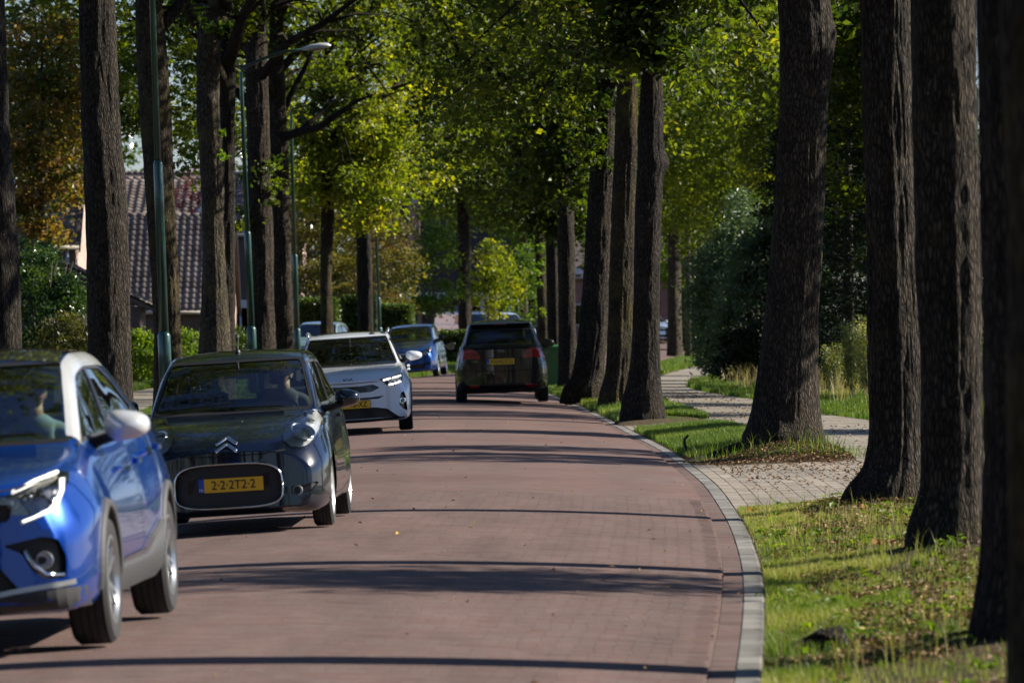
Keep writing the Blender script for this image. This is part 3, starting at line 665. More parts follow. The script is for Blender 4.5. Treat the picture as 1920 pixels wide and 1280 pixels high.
spray(find('thin trunk with ivy'), 'leaf_sprays', cloud(1008,1032,430,560,8,2)+cloud(1012,1030,560,600,2,3), 66, LEAF_BRI, 2, per=26, rad=.16)
spray(find('thick dark trunk just right'), 'leaf_sprays', cloud(450,520,300,380,7,4)+cloud(430,500,390,430,6,5), 85, LEAF_OAK, 3, rad=.26, per=40)
spray(find('pale sunlit'), 'leaf_sprays', [(395,52),(410,60),(430,45),(438,64),(372,20),(380,40),(420,294),(415,250)], 103, LEAF_BRI, 4, rad=.13, per=22)
spray(find('slender forked'), 'low_foliage', cloud(560,760,210,330,70,7)+cloud(640,740,330,430,30,8)+cloud(520,620,280,400,16,9), 68, LEAF_YEL, 5, per=46, rad=.5, tlo=.1, thi=1, L=.15, W=.1)
spray(find('trunk with yellow-green crown'), 'low_foliage', cloud(640,745,240,400,52,17)+cloud(560,640,300,380,18,19), 60, LEAF_YEL, 6, per=46, rad=.6, tlo=0, thi=.9, L=.16, W=.11)
spray(find('single straight'), 'low_foliage', cloud(850,1010,200,420,90,27)+cloud(780,860,180,330,30,28), 46, LEAF_OAK, 7, per=50, rad=.9, tlo=.2, thi=.95, L=.19, W=.13)
spray(find('dark trunk just behind and left'), 'low_foliage', cloud(960,1110,230,430,80,31)+cloud(1040,1090,400,440,14,32), 75, LEAF_OAK, 8, per=55, rad=.55, tlo=0, thi=.8, L=.15, W=.1)
spray(find('slimmer trunk right'), 'low_foliage', cloud(985,1110,120,380,80,33), 82, LEAF_OAK, 9, per=55, rad=.5, tlo=0, thi=.8, L=.15, W=.1)
spray(find('rightmost of the three'), 'low_foliage', cloud(1130,1260,-20,110,60,35)+cloud(1180,1250,90,130,8,36), 115, LEAF_OAK, 10, per=55, rad=.38, off=-.9, tlo=0, thi=.7, L=.14, W=.09)
spray(find('dark trunk half hidden'), 'low_foliage', cloud(430,470,-10,60,12,37)+cloud(330,375,-10,60,8,38), 93, LEAF_OAK, 12, per=50, rad=.35)
spray(find('dark trunk in the gap'), 'low_foliage', cloud(585,680,165,215,12,51)+cloud(560,700,120,260,14,52), 75, LEAF_OAK, 21, per=46, rad=.32, L=.13, W=.09)
spray(find('mossy trunk'), 'low_foliage', cloud(215,262,-20,250,26,39)+cloud(318,372,40,330,30,40), 100, LEAF_OAK, 13, per=34, rad=.3, off=3)
spray(find('thicker distant'), 'low_foliage', cloud(1240,1460,180,440,130,41), 38, LEAF_YEL, 14, per=50, rad=1.0, tlo=0, thi=.85, L=.2, W=.14)
spray(find('distant trunk on the grass'), 'low_foliage', cloud(1235,1330,300,450,50,43), 42, LEAF_OAK, 15, per=50, rad=.9, tlo=.2, thi=1, L=.2, W=.14)

# ---------------------------------------------------------------- other trees and shrubs
def small_tree(name, x, y, h, clear, rx, mat, label, cat, group, seed, per=45, n=120, tr=.045, L=.14, W=.09, rad=(.3,.5), tlo=0, thi=1, barkm=BARKT, ry=None, shape=1.0):
    g = float(g0(y)); root = empty(name, (x, y, g), (0,0,0), label, cat, group); rng = np.random.RandomState(seed)
    if clear > .3:
        mb = MB(); mb.tube([(0,0,-.1),(.02,0,clear*.5),(-.02,.02,clear),(.03,0,h*.75),(0,0,h*.97)], [tr*1.2,tr,tr*.9,tr*.5,tr*.15], 8)
        for k in range(12):
            z = clear+(h-clear)*rng.uniform(0,.75); a = rng.uniform(0,6.28); q = rx*rng.uniform(.4,.9)*(1-.4*(z-clear)/(h-clear)); mb.tube([(0,0,z),(q*.5*math.cos(a),q*.5*math.sin(a),z+.25*q),(q*math.cos(a),q*math.sin(a),z+.6*q)], [tr*.45,tr*.3,tr*.08], 5)
        mb.build('trunk', barkm, root, True)
    c = (h+clear)/2; C = ell_shell(n, (0,0,c), (rx, ry or rx, (h-clear)/2), rng, .3)
    k = 1-(C[:,2]-c)/(h-clear)*shape*.9; C[:,0] *= k; C[:,1] *= k
    keep = noise2(C[:,0]*1.1+seed, C[:,2]*.9, seed) > .2; C = C[keep]
    link('crown', foliage_mesh('crown', C, rng.uniform(rad[0], rad[1], len(C)), per, mat, seed, L, W, tlo, thi), None, root); return root
def shrub(name, x, y, rx, ry, h, mat, label, cat, group, seed, n=120, per=60, L=.09, W=.06, rad=(.18,.32), tlo=0, thi=1, z0=0, updir=.5):
    g = float(g0(y)); root = empty(name, (x, y, g), (0,0,0), label, cat, group); rng = np.random.RandomState(seed)
    C = ell_shell(n, (0,0,h*.42+z0), (rx,ry,h*.58), rng, .55, .05)
    C[:,2] *= (.82+.3*noise2(C[:,0]*1.3+seed, C[:,1]*.8, seed))
    link('foliage', foliage_mesh('foliage', C, rng.uniform(rad[0], rad[1], len(C)), per, mat, seed, L, W, tlo, thi, updir=updir), None, root)
    mb = MB()
    for k in range(7):
        a = rng.uniform(0,6.28); q = rng.uniform(.2,.8); mb.tube([(0,0,-.05),(rx*q*.4*math.cos(a),ry*q*.4*math.sin(a),h*.4),(rx*q*math.cos(a),ry*q*math.sin(a),h*.85)], [.035,.025,.008], 5)
    mb.build('stems', BARKT, root, True); return root
YT = 'young trees in the far verge'
small_tree('young_tree', px_X(812,210), 210, 5.6, 1.7, 1.35, LEAF_BRI, 'young green tree above the blue hatchback, left of the straight trunk', 'tree', YT, 501, n=130, thi=.75, shape=.7)
small_tree('young_tree', px_X(742,204), 204, 5.8, 1.2, 1.0, LEAF_DRY, 'sparse young tree with brownish leaves just right of the fourth lamp post', 'tree', YT, 502, n=80, per=30, shape=.5)
small_tree('young_tree', px_X(928,240), 240, 5.2, 1.4, 1.35, LEAF_YEL, 'young bright yellow-green tree above the brown car', 'tree', YT, 503, n=130, shape=.8)
small_tree('young_tree', px_X(985,250), 250, 5.0, 1.3, 1.2, LEAF_BRI, 'young green tree above the right corner of the brown car roof', 'tree', YT, 504, n=110, thi=.6, shape=.7)
small_tree('young_tree', px_X(712,235), 235, 6.6, .8, 1.5, LEAF_ORA, 'orange-yellow tree left of the brick chimney', 'tree', None, 505, n=200, L=.12, W=.08, shape=.5, thi=.9, tlo=.3)
small_tree('birch_tree', px_X(590,228), 228, 8.0, .6, 2.6, LEAF_DRY, 'olive-brown leafy tree filling the gap behind the third lamp post', 'tree', None, 506, n=330, per=60, L=.13, W=.09, shape=.4)
small_tree('birch_tree', px_X(650,255), 255, 9.0, .6, 2.8, LEAF_DRY, 'large olive tree between the yellow-green trees and the far house', 'tree', None, 507, n=330, per=60, L=.15, W=.10, shape=.4, thi=.7)
small_tree('maple_tree', px_X(78,128), 128, 9.2, 3.3, 1.25, LEAF_ORA, 'tree with orange-brown autumn leaves at the far left in front of the houses', 'tree', None, 508, n=190, tlo=.0, thi=.85, per=70, L=.13, W=.09, tr=.09, rad=(.3,.55), shape=.0)
small_tree('maple_tree', px_X(60,150), 150, 13, 5.5, 4.2, LEAF_OAK, 'green leafy tree at the top left behind the orange-brown one', 'tree', None, 509, n=260, per=70, L=.17, W=.11, tr=.12, rad=(.5,.8), shape=.0)
small_tree('maple_tree', px_X(400,172), 172, 13, 6.4, 3.2, LEAF_OAK, 'green leafy tree above the big tiled roof behind the pale knotty trunk', 'tree', None, 510, n=150, per=60, L=.17, W=.11, tr=.12, rad=(.5,.8), shape=.0)
shrub('red_shrub', px_X(352,212), 212, .9, .6, 6.2, LEAF_RED, 'red-leaved shrub showing above the ridge of the garage roof', 'shrub', None, 511, n=60, per=40, z0=1.8)
# left gardens
shrub('holly_shrub', px_X(78,112), 112, 1.15, 1.2, 3.3, LEAF_HOL, 'tall glossy green shrub with red berries at the left behind the blue car', 'shrub', None, 520, n=260, per=80, L=.08, W=.055)
shrub('holly_shrub', px_X(40,118), 118, 1.3, 1.2, 3.6, LEAF_HOL, 'dense green shrub at the left edge beside the ribbed trunk', 'shrub', None, 521, n=220, per=80, L=.08, W=.055)
shrub('garden_shrub', px_X(128,108), 108, .75, .8, 2.0, LEAF_DRY, 'low olive-yellow bush between the glossy shrub and the broad dark trunk', 'shrub', None, 522, n=140, per=70, L=.07, W=.04, thi=.7)
HS = 'bright green bushes along the left footpath'
for k, (px_, D, r, h, lab) in enumerate(((262,128,.75,1.55,'bright green bush right of the broad dark trunk'), (345,130,.7,1.35,'bright green bush between nearest lamp post and pale knotty trunk'), (300,138,1.3,1.2,'low bright green bush behind the nearest lamp post'), (452,145,1.0,1.45,'green bush between pale knotty trunk and second lamp post'))):
    shrub('garden_shrub', px_X(px_,D), D, r, .7, h, LEAF_BRI if k < 3 else LEAF_HED, lab, 'shrub', HS, 530+k, n=120, per=70, L=.08, W=.05)
def hedge(x0, x1, y0, y1, h, mat, label, seed, dens=520, L=.10, W=.07):
    rng = np.random.RandomState(seed); g = float(g0(y0)); w, d = x1-x0, y1-y0; cx, cy = (x0+x1)/2, (y0+y1)/2
    n = int((w*h*2+d*h*2+w*d)*dens); P = np.stack([rng.uniform(-w/2,w/2,n), rng.uniform(-d/2,d/2,n), rng.uniform(0,h,n)],1)
    f = rng.randint(0,4,n); P[f==0,1] = -d/2+rng.normal(0,.05,(f==0).sum()); P[f==1,2] = h+rng.normal(0,.04,(f==1).sum()); P[f==2,0] = w/2*np.sign(rng.uniform(-1,1,(f==2).sum()))+rng.normal(0,.05,(f==2).sum())
    P[:,2] += .05*noise2(P[:,0]*2+9, P[:,1]*2, seed); root = empty('hedge', (cx,cy,g), (0,0,0), label, 'hedge')
    V,T,t = leaf_arrays(P, rng, L, W, .5); link('foliage', trimesh('foliage', V, T, {'tint': t}, mat), None, root)
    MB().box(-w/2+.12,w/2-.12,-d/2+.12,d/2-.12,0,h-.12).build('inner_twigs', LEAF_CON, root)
hedge(px_X(640,190), px_X(702,190), 190, 192, 2.4, LEAF_HED, 'tall green garden hedge behind the trunk with the yellow-green crown', 551)
hedge(px_X(555,180), px_X(628,180), 182, 184, 2.3, LEAF_HED, 'green garden hedge behind the slender forked tree', 550)
hedge(px_X(700,198), px_X(772,198), 197, 199, 2.1, LEAF_HED, 'green hedge right of the fourth lamp post behind the blue hatchback', 552)
hedge(px_X(826,196), px_X(884,196), 196, 198, 1.15, LEAF_HED, 'low clipped hedge between the blue hatchback and the brown car', 553)
hedge(px_X(1274,262), px_X(1322,262), 262, 270, 3.0, LEAF_HED, 'high dark clipped hedge behind the distant trunks on the right', 554, dens=260, L=.12, W=.08)
# right side
shrub('willow_shrub', px_X(1392,150), 150, 1.5, 1.5, 4.9, LEAF_BLU, 'large grey-green willow bush behind the cycle path', 'shrub', None, 560, n=480, per=95, L=.13, W=.045, rad=(.25,.5), updir=.2)
shrub('willow_shrub', px_X(1445,140), 140, 1.3, 1.4, 4.2, LEAF_BLU, 'smaller grey-green willow bush just left of the widest oak', 'shrub', None, 561, n=360, per=95, L=.13, W=.045, rad=(.25,.5), thi=.6, updir=.2)
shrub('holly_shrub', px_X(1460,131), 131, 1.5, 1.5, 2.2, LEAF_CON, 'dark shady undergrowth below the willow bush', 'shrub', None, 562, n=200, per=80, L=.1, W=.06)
def conifer(x, y, h, r, label, seed, n=520, group=None, per=60):
    g = float(g0(y)); rng = np.random.RandomState(seed); root = empty('conifer_tree', (x,y,g), (0,0,0), label, 'tree', group)
    MB().tube([(0,0,-.1),(0,0,h*.95)], [.16,.02], 8).build('trunk', BARKT, root, True)
    z = h*rng.uniform(0.02,1,n)**1.15; a = rng.uniform(0,6.28,n); q = r*(1-(z/h)**1.25)*rng.uniform(.45,1.05,n)
    C = np.stack([q*np.cos(a), q*np.sin(a), z-.12*q], 1); link('crown', foliage_mesh('crown', C, rng.uniform(.28,.5,n), per, LEAF_CON, seed, .16, .04, 0, 1, flat=.35, updir=.9), None, root)
CG = 'dark conifers behind the right-hand trunks'
for k, (px_, D, h, r, lab) in enumerate(((1590,118,11,1.7,'dark conifer seen between the widest oak and the lichen-edged trunk'), (1640,124,13,2.2,'second dark conifer right behind the lichen-edged trunk'), (1500,140,9,2.0,'dark conifer hidden mostly by the widest oak'), (1720,112,12,2.2,'dark conifer behind the tall trunk with the mound'))):
    conifer(px_X(px_,D), D, h, r, lab, 570+k, group=CG, n=620)
conifer(11.0, 80.2, 9.5, 2.7, 'conifer beyond the right edge of the picture by the cycle path', 580, n=900)
small_tree('maple_tree', px_X(1590,165), 165, 13, 3.4, 4.0, LEAF_OAK, 'green tree with yellow tips high between the widest oak and lichen-edged trunk', 'tree', None, 581, n=420, per=70, L=.17, W=.11, tr=.12, rad=(.5,.8), shape=0, tlo=.2)
small_tree('maple_tree', px_X(1400,190), 190, 14, 3.5, 4.2, LEAF_YEL, 'yellow-green tree above the grey-green willow bush', 'tree', None, 582, n=460, per=70, L=.18, W=.12, tr=.12, rad=(.5,.9), shape=0, thi=.8)
small_tree('maple_tree', px_X(1290,215), 215, 16, 5.0, 4.6, LEAF_OAK, 'tall green tree above the distant trunks on the right', 'tree', None, 583, n=460, per=70, L=.2, W=.13, tr=.12, rad=(.6,1.0), shape=0)
hb = shrub('clipped_shrub', px_X(1420,150), 150, .36, .36, 1.15, LEAF_CON, 'small round dark clipped bush at the bend of the cycle path', 'shrub', None, 563, n=90, per=90, L=.06, W=.04, rad=(.1,.15))
# tall weeds by the path
WG = 'goldenrod weeds beyond the cycle path'
LEAF_WEED = leafmat('weed_leaves', [(0,(.05,.07,.03)),(.6,(.14,.17,.07)),(1,(.30,.28,.13))], trans=.3)
LEAF_DRYG = leafmat('dry_grass_stems', [(0,(.16,.13,.07)),(1,(.40,.33,.20))], trans=.25)
for k, (px_, D, h, lab) in enumerate(((1600,101,1.55,'tall pale goldenrod plume between widest oak and lichen-edged trunk'), (1628,99,1.7,'goldenrod plume touching the lichen-edged trunk'), (1560,107,1.1,'lower goldenrod clump right of the widest oak'), (1385,150,1.3,'yellowish weed clump at the bend of the path'))):
    x = px_X(px_, D); g = float(gz(x, D)); rng = np.random.RandomState(600+k); root = empty('goldenrod', (x,D,g), (0,0,0), lab, 'plant', WG); mb = MB(); cs = []
    for q in range(7):
        a = rng.uniform(-.5,.5); b = rng.uniform(-.25,.25); hh = h*rng.uniform(.7,1); mb.tube([(0,0,0),(a*.3,b,hh*.5),(a*.45,b,hh)], [.008,.006,.003], 4)
        for t in np.linspace(.25,1,12): cs.append((a*.45*t+rng.normal(0,.02), b*t, hh*t))
    mb.build('stems', BARKT, root); link('foliage', foliage_mesh('foliage', cs, .13, 34, LEAF_WEED, 600+k, .07, .018, .2, 1), None, root)
# woods all round the place: what windows and paint reflect
rng = np.random.RandomState(76); n = 2600; a = rng.uniform(-math.pi*1.06, math.pi*.06, n); q = rng.uniform(150, 175, n)
C = np.stack([q*np.cos(a)+np.where(np.cos(a) > 0, 25, -5), 60+q*1.25*np.sin(a), rng.uniform(0,15,n)],1); C = C[C[:,2] < 9+6*noise2(C[:,0]*.08, C[:,1]*.08, 14)]
o = link('surrounding_wood', foliage_mesh('surrounding_wood', C, rng.uniform(1.8,2.8,len(C)), 44, LEAF_HOL, 79, .7, .5, 0, 1)); tag(o, 'belt of trees round the street outside the picture', 'trees', kind='stuff')
# far-off wood closing the view
rng = np.random.RandomState(77); n = 1500
C = np.stack([rng.uniform(-75,80,n), rng.uniform(425,470,n), rng.uniform(0,20,n)*1.0],1)
C = C[C[:,2] < 13+6*noise2(C[:,0]*.12, C[:,1]*.05, 4)]
o = link('distant_wood', foliage_mesh('distant_wood', C, rng.uniform(1.6,2.6,len(C)), 60, LEAF_HOL, 78, .55, .4, 0, 1)); tag(o, 'far-off wood closing the view at the end of the road', 'trees', kind='stuff')

mt = find('green tree with yellow tips'); me = foliage_mesh('lower_foliage', [(px_X(x,112)+0, 112+.5*math.sin(k*5), px_Z(y,112)) for k, (x, y) in enumerate(cloud(1545,1640,-20,410,60,61)+cloud(1545,1640,-20,200,30,62))], .42, 60, LEAF_OAK, 63, .12, .085, .2, 1.0)
o = link('lower_foliage', me, None, mt); o['kind'] = 'stuff'; o.matrix_parent_inverse = Matrix.Translation(-Vector(mt.location))
# smaller trees beyond the right edge of the picture; their crowns shade the road
for k, (x, y, h, c, r, n) in enumerate(((10.2,37.6,8.8,4.9,1.6,120), (10.8,66.5,9.4,5.2,2.1,150), (11.6,71.0,8.6,4.6,1.5,80), (13.0,94.0,11,5.0,2.6,260), (14.0,104.0,11,4.8,2.8,260), (14.0,116,12,5,3,200))):
    small_tree('birch_tree', x, y, h, c, r, LEAF_OAK, 'slender tree beyond the right edge of the picture, number %s from the camera by distance' % ['one','two','three','four','five','six'][k], 'tree', 'slender trees beyond the right edge of the picture', 700+k, n=n, per=60, L=.13, W=.09, tr=.07, rad=(.3,.6), shape=0)
BT = 'bright trees round the houses at the end of the street'
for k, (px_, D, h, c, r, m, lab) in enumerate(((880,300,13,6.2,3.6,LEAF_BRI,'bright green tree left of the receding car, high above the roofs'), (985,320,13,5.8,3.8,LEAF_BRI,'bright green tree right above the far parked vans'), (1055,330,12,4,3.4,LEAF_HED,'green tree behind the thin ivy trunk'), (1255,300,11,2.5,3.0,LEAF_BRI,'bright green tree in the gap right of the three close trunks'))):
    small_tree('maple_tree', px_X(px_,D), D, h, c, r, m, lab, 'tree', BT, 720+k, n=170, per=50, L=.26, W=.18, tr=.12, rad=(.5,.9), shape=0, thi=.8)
# ---------------------------------------------------------------- grass and litter
def blades(name, x, y, h, w, seed, label, lean=.45, tlo=0, thi=1, zf=gz, mat=GRASS):
    rng = np.random.RandomState(seed); n = len(x); z = zf(x, y)-.01; a = rng.uniform(0,6.28,n); ln = rng.uniform(.1,1,n)*lean*h; f = rng.uniform(0,6.28,n)
    dx, dy = np.cos(a)*ln, np.sin(a)*ln; wx, wy = np.cos(f)*w/2, np.sin(f)*w/2
    B = np.stack([x,y,z],1); Wd = np.stack([wx,wy,0*wx],1)
    M1 = B+np.stack([dx*.35,dy*.35,h*.6],1); Tp = B+np.stack([dx,dy,h],1)
    V = np.stack([B-Wd,B+Wd,M1+Wd*.7,M1-Wd*.7,Tp],1).reshape(-1,3); k = np.arange(n)*5
    T = np.concatenate([np.stack([k,k+1,k+2],1),np.stack([k,k+2,k+3],1),np.stack([k+3,k+2,k+4],1)])
    patch = noise2(x*1.3, y*.7, seed); t = np.clip(tlo+(thi-tlo)*(.35*rng.uniform(0,1,n)+.65*patch)+ (rng.uniform(0,1,n) > .93)*.3, 0, 1)
    o = link(name, trimesh(name, V, T, {'tint': np.repeat(t, 5)}, mat)); return tag(o, label, 'grass', kind='stuff')
def scat(n, y0, y1, xf0, xf1, seed, pw=1.0):
    rng = np.random.RandomState(seed); y = y0+(y1-y0)*rng.uniform(0,1,n)**pw; a, b = xf0(y), xf1(y); x = a+(b-a)*rng.uniform(0,1,n); return x, y, rng
def cover(x, y, seed, thr, fx=1.0, fy=.55):
    return (.6*noise2(x*fx*1.1, y*fy, seed)+.4*noise2(x*fx*3.7, y*fy*3, seed+1)) > thr
edge = lambda m: (lambda y: kx(y)+m)
# near right verge
x, y, r = scat(230000, 22.5, 49.8, edge(.02), lambda y: np.minimum(kx(y)+2.9, .099*y+.35), 1, .85)
u = x-kx(y); dens = .25+.75*(noise2(x*1.0+3, y*.5, 31)*.7+.3*noise2(x*4, y*2, 32) > np.where(u < .9, .46, .66)); dens = dens-.18; k = (r.uniform(0,1,len(x)) < dens*1.1)
for (mx, my, h) in _mounds[:3]: k &= ~(((x-mx)**2+((y-my)/1.2)**2 < .42**2) & (r.uniform(0,1,len(x)) < .9))
x, y = x[k], y[k]; tall = noise2(x*1.4, y*.6, 41); hh = .035+.05*tall**2+r.uniform(0,.025,len(x))+(x-kx(y) < .5)*.02
blades('grass', x, y, hh, .006*(.6+.8*r.uniform(0,1,len(x))), 2, 'short sunlit grass covering the right verge in front of the driveway', tlo=.15, thi=1.05)
x, y, r = scat(1800, 23, 50, edge(.1), lambda y: np.minimum(kx(y)+2.9, .099*y+.3), 5); k = cover(x, y, 9, .5); x, y = x[k], y[k]
blades('tall_grass', x, y, r.uniform(.12,.26,len(x)), .005, 6, 'thin dry taller grass stalks on the near verge', .5, .6, 1)
# island round the widest oak
x, y, r = scat(75000, 64.4, 82.8, edge(.05), lambda y: np.maximum(plx(y)-.0, kx(y)+.4), 7, 1.0)
u = x-kx(y); soil = (y < 67+.8*noise2(x*2, y*0, 5)) & (y < 67.5); k = np.where(soil, r.uniform(0,1,len(x)) < .06, cover(x, y, 12, .3)); x, y = x[k], y[k]
blades('grass', x, y, .05+.07*r.uniform(0,1,len(x)), .008, 8, 'grass on the island round the widest oak', thi=.62)
x, y, r = scat(1300, 64.6, 69.0, lambda y: _mounds[4][0]-1.2+0*y, lambda y: _mounds[4][0]+1.5+0*y, 15); k = cover(x, y, 14, .45, 2, 2); x, y = x[k], y[k]
blades('tall_grass', x, y, r.uniform(.12,.26,len(x)), .010, 16, 'long grass tufts round the foot of the widest oak', .7, .2, .7)
# verge beyond
x, y, r = scat(100000, 87.2, 150, edge(.05), lambda y: np.maximum(plx(y), kx(y)+.5), 17, 1.3); k = cover(x, y, 18, .22); x, y = x[k], y[k]
blades('grass', x, y, .05+.08*r.uniform(0,1,len(x)), .012, 19, 'grass round the three close dark trunks', thi=.7)
x, y, r = scat(45000, 150, 290, edge(.05), lambda y: np.maximum(plx(np.minimum(y,255)), kx(y)+.5), 27); blades('grass', x, y, .08+.12*r.uniform(0,1,len(x)), .03, 29, 'distant grass strip between road and cycle path', thi=.6)
# right of the path
x, y, r = scat(120000, 70, 185, lambda y: prx(y)+.02, lambda y: prx(y)+3.2, 37, 1.1); k = cover(x, y, 38, .12); x, y = x[k], y[k]
blades('grass', x, y, .08+.18*r.uniform(0,1,len(x))*noise2(x*1.2,y*.5,4), .014, 39, 'lush green grass along the far side of the cycle path', thi=.62)
x, y, r = scat(9000, 92, 175, lambda y: prx(y)+.9, lambda y: prx(y)+3.4, 47); k = cover(x, y, 48, .45); x, y = x[k], y[k]
blades('tall_grass', x, y, r.uniform(.25,.65,len(x)), .011, 49, 'tall dry grass and weeds below the dark conifers', .5, .3, 1, mat=LEAF_DRYG)
x, y, r = scat(30000, 185, 300, lambda y: prx(np.minimum(y,255))+.02, lambda y: prx(np.minimum(y,255))+6, 57); blades('grass', x, y, .1+.2*r.uniform(0,1,len(x)), .04, 59, 'distant grass beyond the cycle path', thi=.7)
# left verge
x, y, r = scat(90000, 60, 150, lambda y: kx(y)-ROADW-2.2, lambda y: kx(y)-ROADW-.02, 67); blades('grass', x, y, .06+.10*r.uniform(0,1,len(x)), .013, 69, 'grass of the left verge behind the parked row of trunks', thi=.6)
x, y, r = scat(50000, 100, 160, lambda y: kx(y)-ROADW-7, lambda y: kx(y)-ROADW-3.6, 77); blades('grass', x, y, .08+.15*r.uniform(0,1,len(x)), .018, 79, 'grass behind the left footpath', thi=.6)
x, y, r = scat(40000, 150, 290, lambda y: kx(y)-ROADW-5, lambda y: kx(y)-ROADW-.02, 87); blades('grass', x, y, .08+.12*r.uniform(0,1,len(x)), .03, 89, 'distant grass of the left verge', thi=.6)
# litter
def litter(name, x, y, seed, label, L=.05, zf=None, up=.01, tlo=0, thi=.9):
    rng = np.random.RandomState(seed); z = (zf or gz)(x, y)+up+rng.uniform(0,.012,len(x)); C = np.stack([x,y,z],1)
    V,T,t = leaf_arrays(C, rng, L, L*.65, 1.6, .35, tint=np.clip(tlo+(thi-tlo)*rng.uniform(0,1,len(x)),0,1)); o = link(name, trimesh(name, V, T, {'tint': t}, LITTER)); return tag(o, label, 'leaves', kind='stuff')
x, y, r = scat(15000, 23, 50, edge(.1), lambda y: np.minimum(kx(y)+2.9, .099*y+.3), 90); k = cover(x, y, 91, .46); litter('fallen_leaves', x[k], y[k], 92, 'brown fallen leaves and acorns in the near grass', .04, up=.025)
x, y, r = scat(7000, 64.0, 67.8, edge(.05), lambda y: plx(y)+.2, 93); litter('fallen_leaves', x, y, 94, 'carpet of brown fallen leaves in front of the widest oak', .04, up=.012)
x, y, r = scat(700, 53, 63.4, edge(.25), lambda y: plx(y)+.2, 95, .45); litter('fallen_leaves', x, y, 96, 'brown leaves and twigs scattered on the paved driveway', .04, zf=lambda X, Y: drv_z(X,Y)+.002)
x, y, r = scat(1100, 63, 118, lambda y: plx(y)+0*y, lambda y: plx(y)+(prx(y)-plx(y))*.8, 97); k = (cover(x, y, 98, .38)); litter('fallen_leaves', x[k], y[k], 99, 'fallen leaves along the cycle path', .045, zf=path_z)
x, y, r = scat(160, 23, 90, lambda y: kx(y)-5, lambda y: kx(y)-.1, 100); litter('fallen_leaves', x, y, 101, 'a few small leaves lying on the red road', .035, zf=road_z, tlo=.5, thi=1)
# separate big yellow leaves that can be pointed at
def big_leaf(px_, py_, D, lab, mt, s=.11, rz=0):
    s = s*.5
    x = px_X(px_, D); z = float(gz(x, D))+.05
    n = 11; P = [(0,0,0)]; 
    for k in range(n):
        a = 2*math.pi*k/n; rr = s*(.55+.3*math.cos(2*a)+(.13 if k % 2 else -.08)); P.append((rr*math.cos(a), rr*math.sin(a)*.7, .02*math.sin(3*a)+.012))
    o = obj('fallen_leaf', P, [(0,k+1,(k+1)%n+1) for k in range(n)], mt); o.location = (x, D, z); o.rotation_euler = (R(35), .2, rz); tag(o, lab, 'leaf', 'large yellow leaves on the near verge')
YL = plain('yellow_leaf', (.50,.30,.03), .6, vscale=40); OL = plain('orange_leaf', (.40,.17,.05), .6, vscale=40)
big_leaf(1442, 1235, 27.4, 'yellow leaf lying against the kerb in the bottom foreground', YL, .07); big_leaf(1463, 1231, 27.6, 'orange leaf just right of the yellow one at the kerb', OL, .05, 1)
big_leaf(1806, 1204, 28.6, 'yellow-orange leaf in the grass at the lower right', YL, .07, 2); big_leaf(1645, 998, 39.6, 'reddish brown leaf in front of the tall trunk with the mound', OL, .12, .5)
big_leaf(1410, 952, 48.4, 'orange leaf at the corner of grass and driveway', YL, .12, .3); big_leaf(1620, 958, 46, 'orange leaf in the grass below the lichen-edged trunk', OL, .11, .9)
# dead stick and roots on the island, tree stump at the front
def g_at(px_, D): x = px_X(px_, D); return Vector((x, D, float(gz(x, D))))
a = g_at(1290, 68); mb = MB(); mb.tube([a+Vector((0,0,-.02)), a+Vector((-.02,0,.1)), a+Vector((-.05,0,.17)), a+Vector((-.04,0,.23)), a+Vector((.01,0,.28))], [.016,.018,.02,.018,.012], 7)
tag(mb.build('stick', BARKL, None, True), 'short curved dead stick poking up from the island grass', 'stick')
mb = MB(); b0 = g_at(1405, 66.2)
mb.tube([b0+Vector((.25,.0,.08)), g_at(1370,66)+Vector((0,0,.05)), g_at(1320,65.6)+Vector((0,0,.03)), g_at(1285,65.2)+Vector((0,0,.01)), g_at(1262,64.9)+Vector((0,0,-.02))], [.09,.06,.045,.03,.015], 8)
tr5 = find('widest oak'); o = mb.build('root', BARK, tr5, True); o.matrix_parent_inverse = Matrix.Translation(-Vector(tr5.location))
c = g_at(1552, 29.0); mb = MB(); rn = random.Random(8)
for (dx, dy, dz, rx, ry, rz) in ((0,0,.03,.13,.10,.085),(.14,.02,.0,.10,.08,.06),(-.13,.01,.0,.09,.09,.06),(.27,.05,-.01,.12,.06,.04),(.05,-.07,-.01,.10,.07,.05)):
    b = len(mb.v); mb.ell((c.x+dx, c.y+dy, c.z+dz), (rx, ry, rz), 18, 12)
    for i in range(b, len(mb.v)):
        x, y, z = mb.v[i]; q = .022*(math.sin(x*61+z*40)+math.sin(y*73+x*31)+rn.uniform(-.4,.4)); mb.v[i] = (x+q, y+q*.5, z+q*.6)
tag(mb.build('tree_stump', BARK, None, True), 'small low weathered stump in the grass of the near verge', 'stump')

# broad-leaved weeds breaking up the near turf
rng = np.random.RandomState(300); n = 150; yy = 23.5+26*rng.uniform(0,1,n)**.9; xx = kx(yy)+rng.uniform(.1,2.4,n); P = []; 
for x, y in zip(xx, yy):
    if x > .099*y+.3: continue
    z = float(gz(x, y)); k = rng.randint(6,16)
    for q in range(k): P.append((x+rng.normal(0,.045), y+rng.normal(0,.06), z+rng.uniform(.02,.07)))
P = np.array(P); V, T, t = leaf_arrays(P, rng, .06, .032, 1.2, .3); o = link('weeds', trimesh('weeds', V, T, {'tint': t*.8}, LEAF_BRI)); tag(o, 'small broad-leaved weeds scattered in the near verge', 'weeds', kind='stuff')
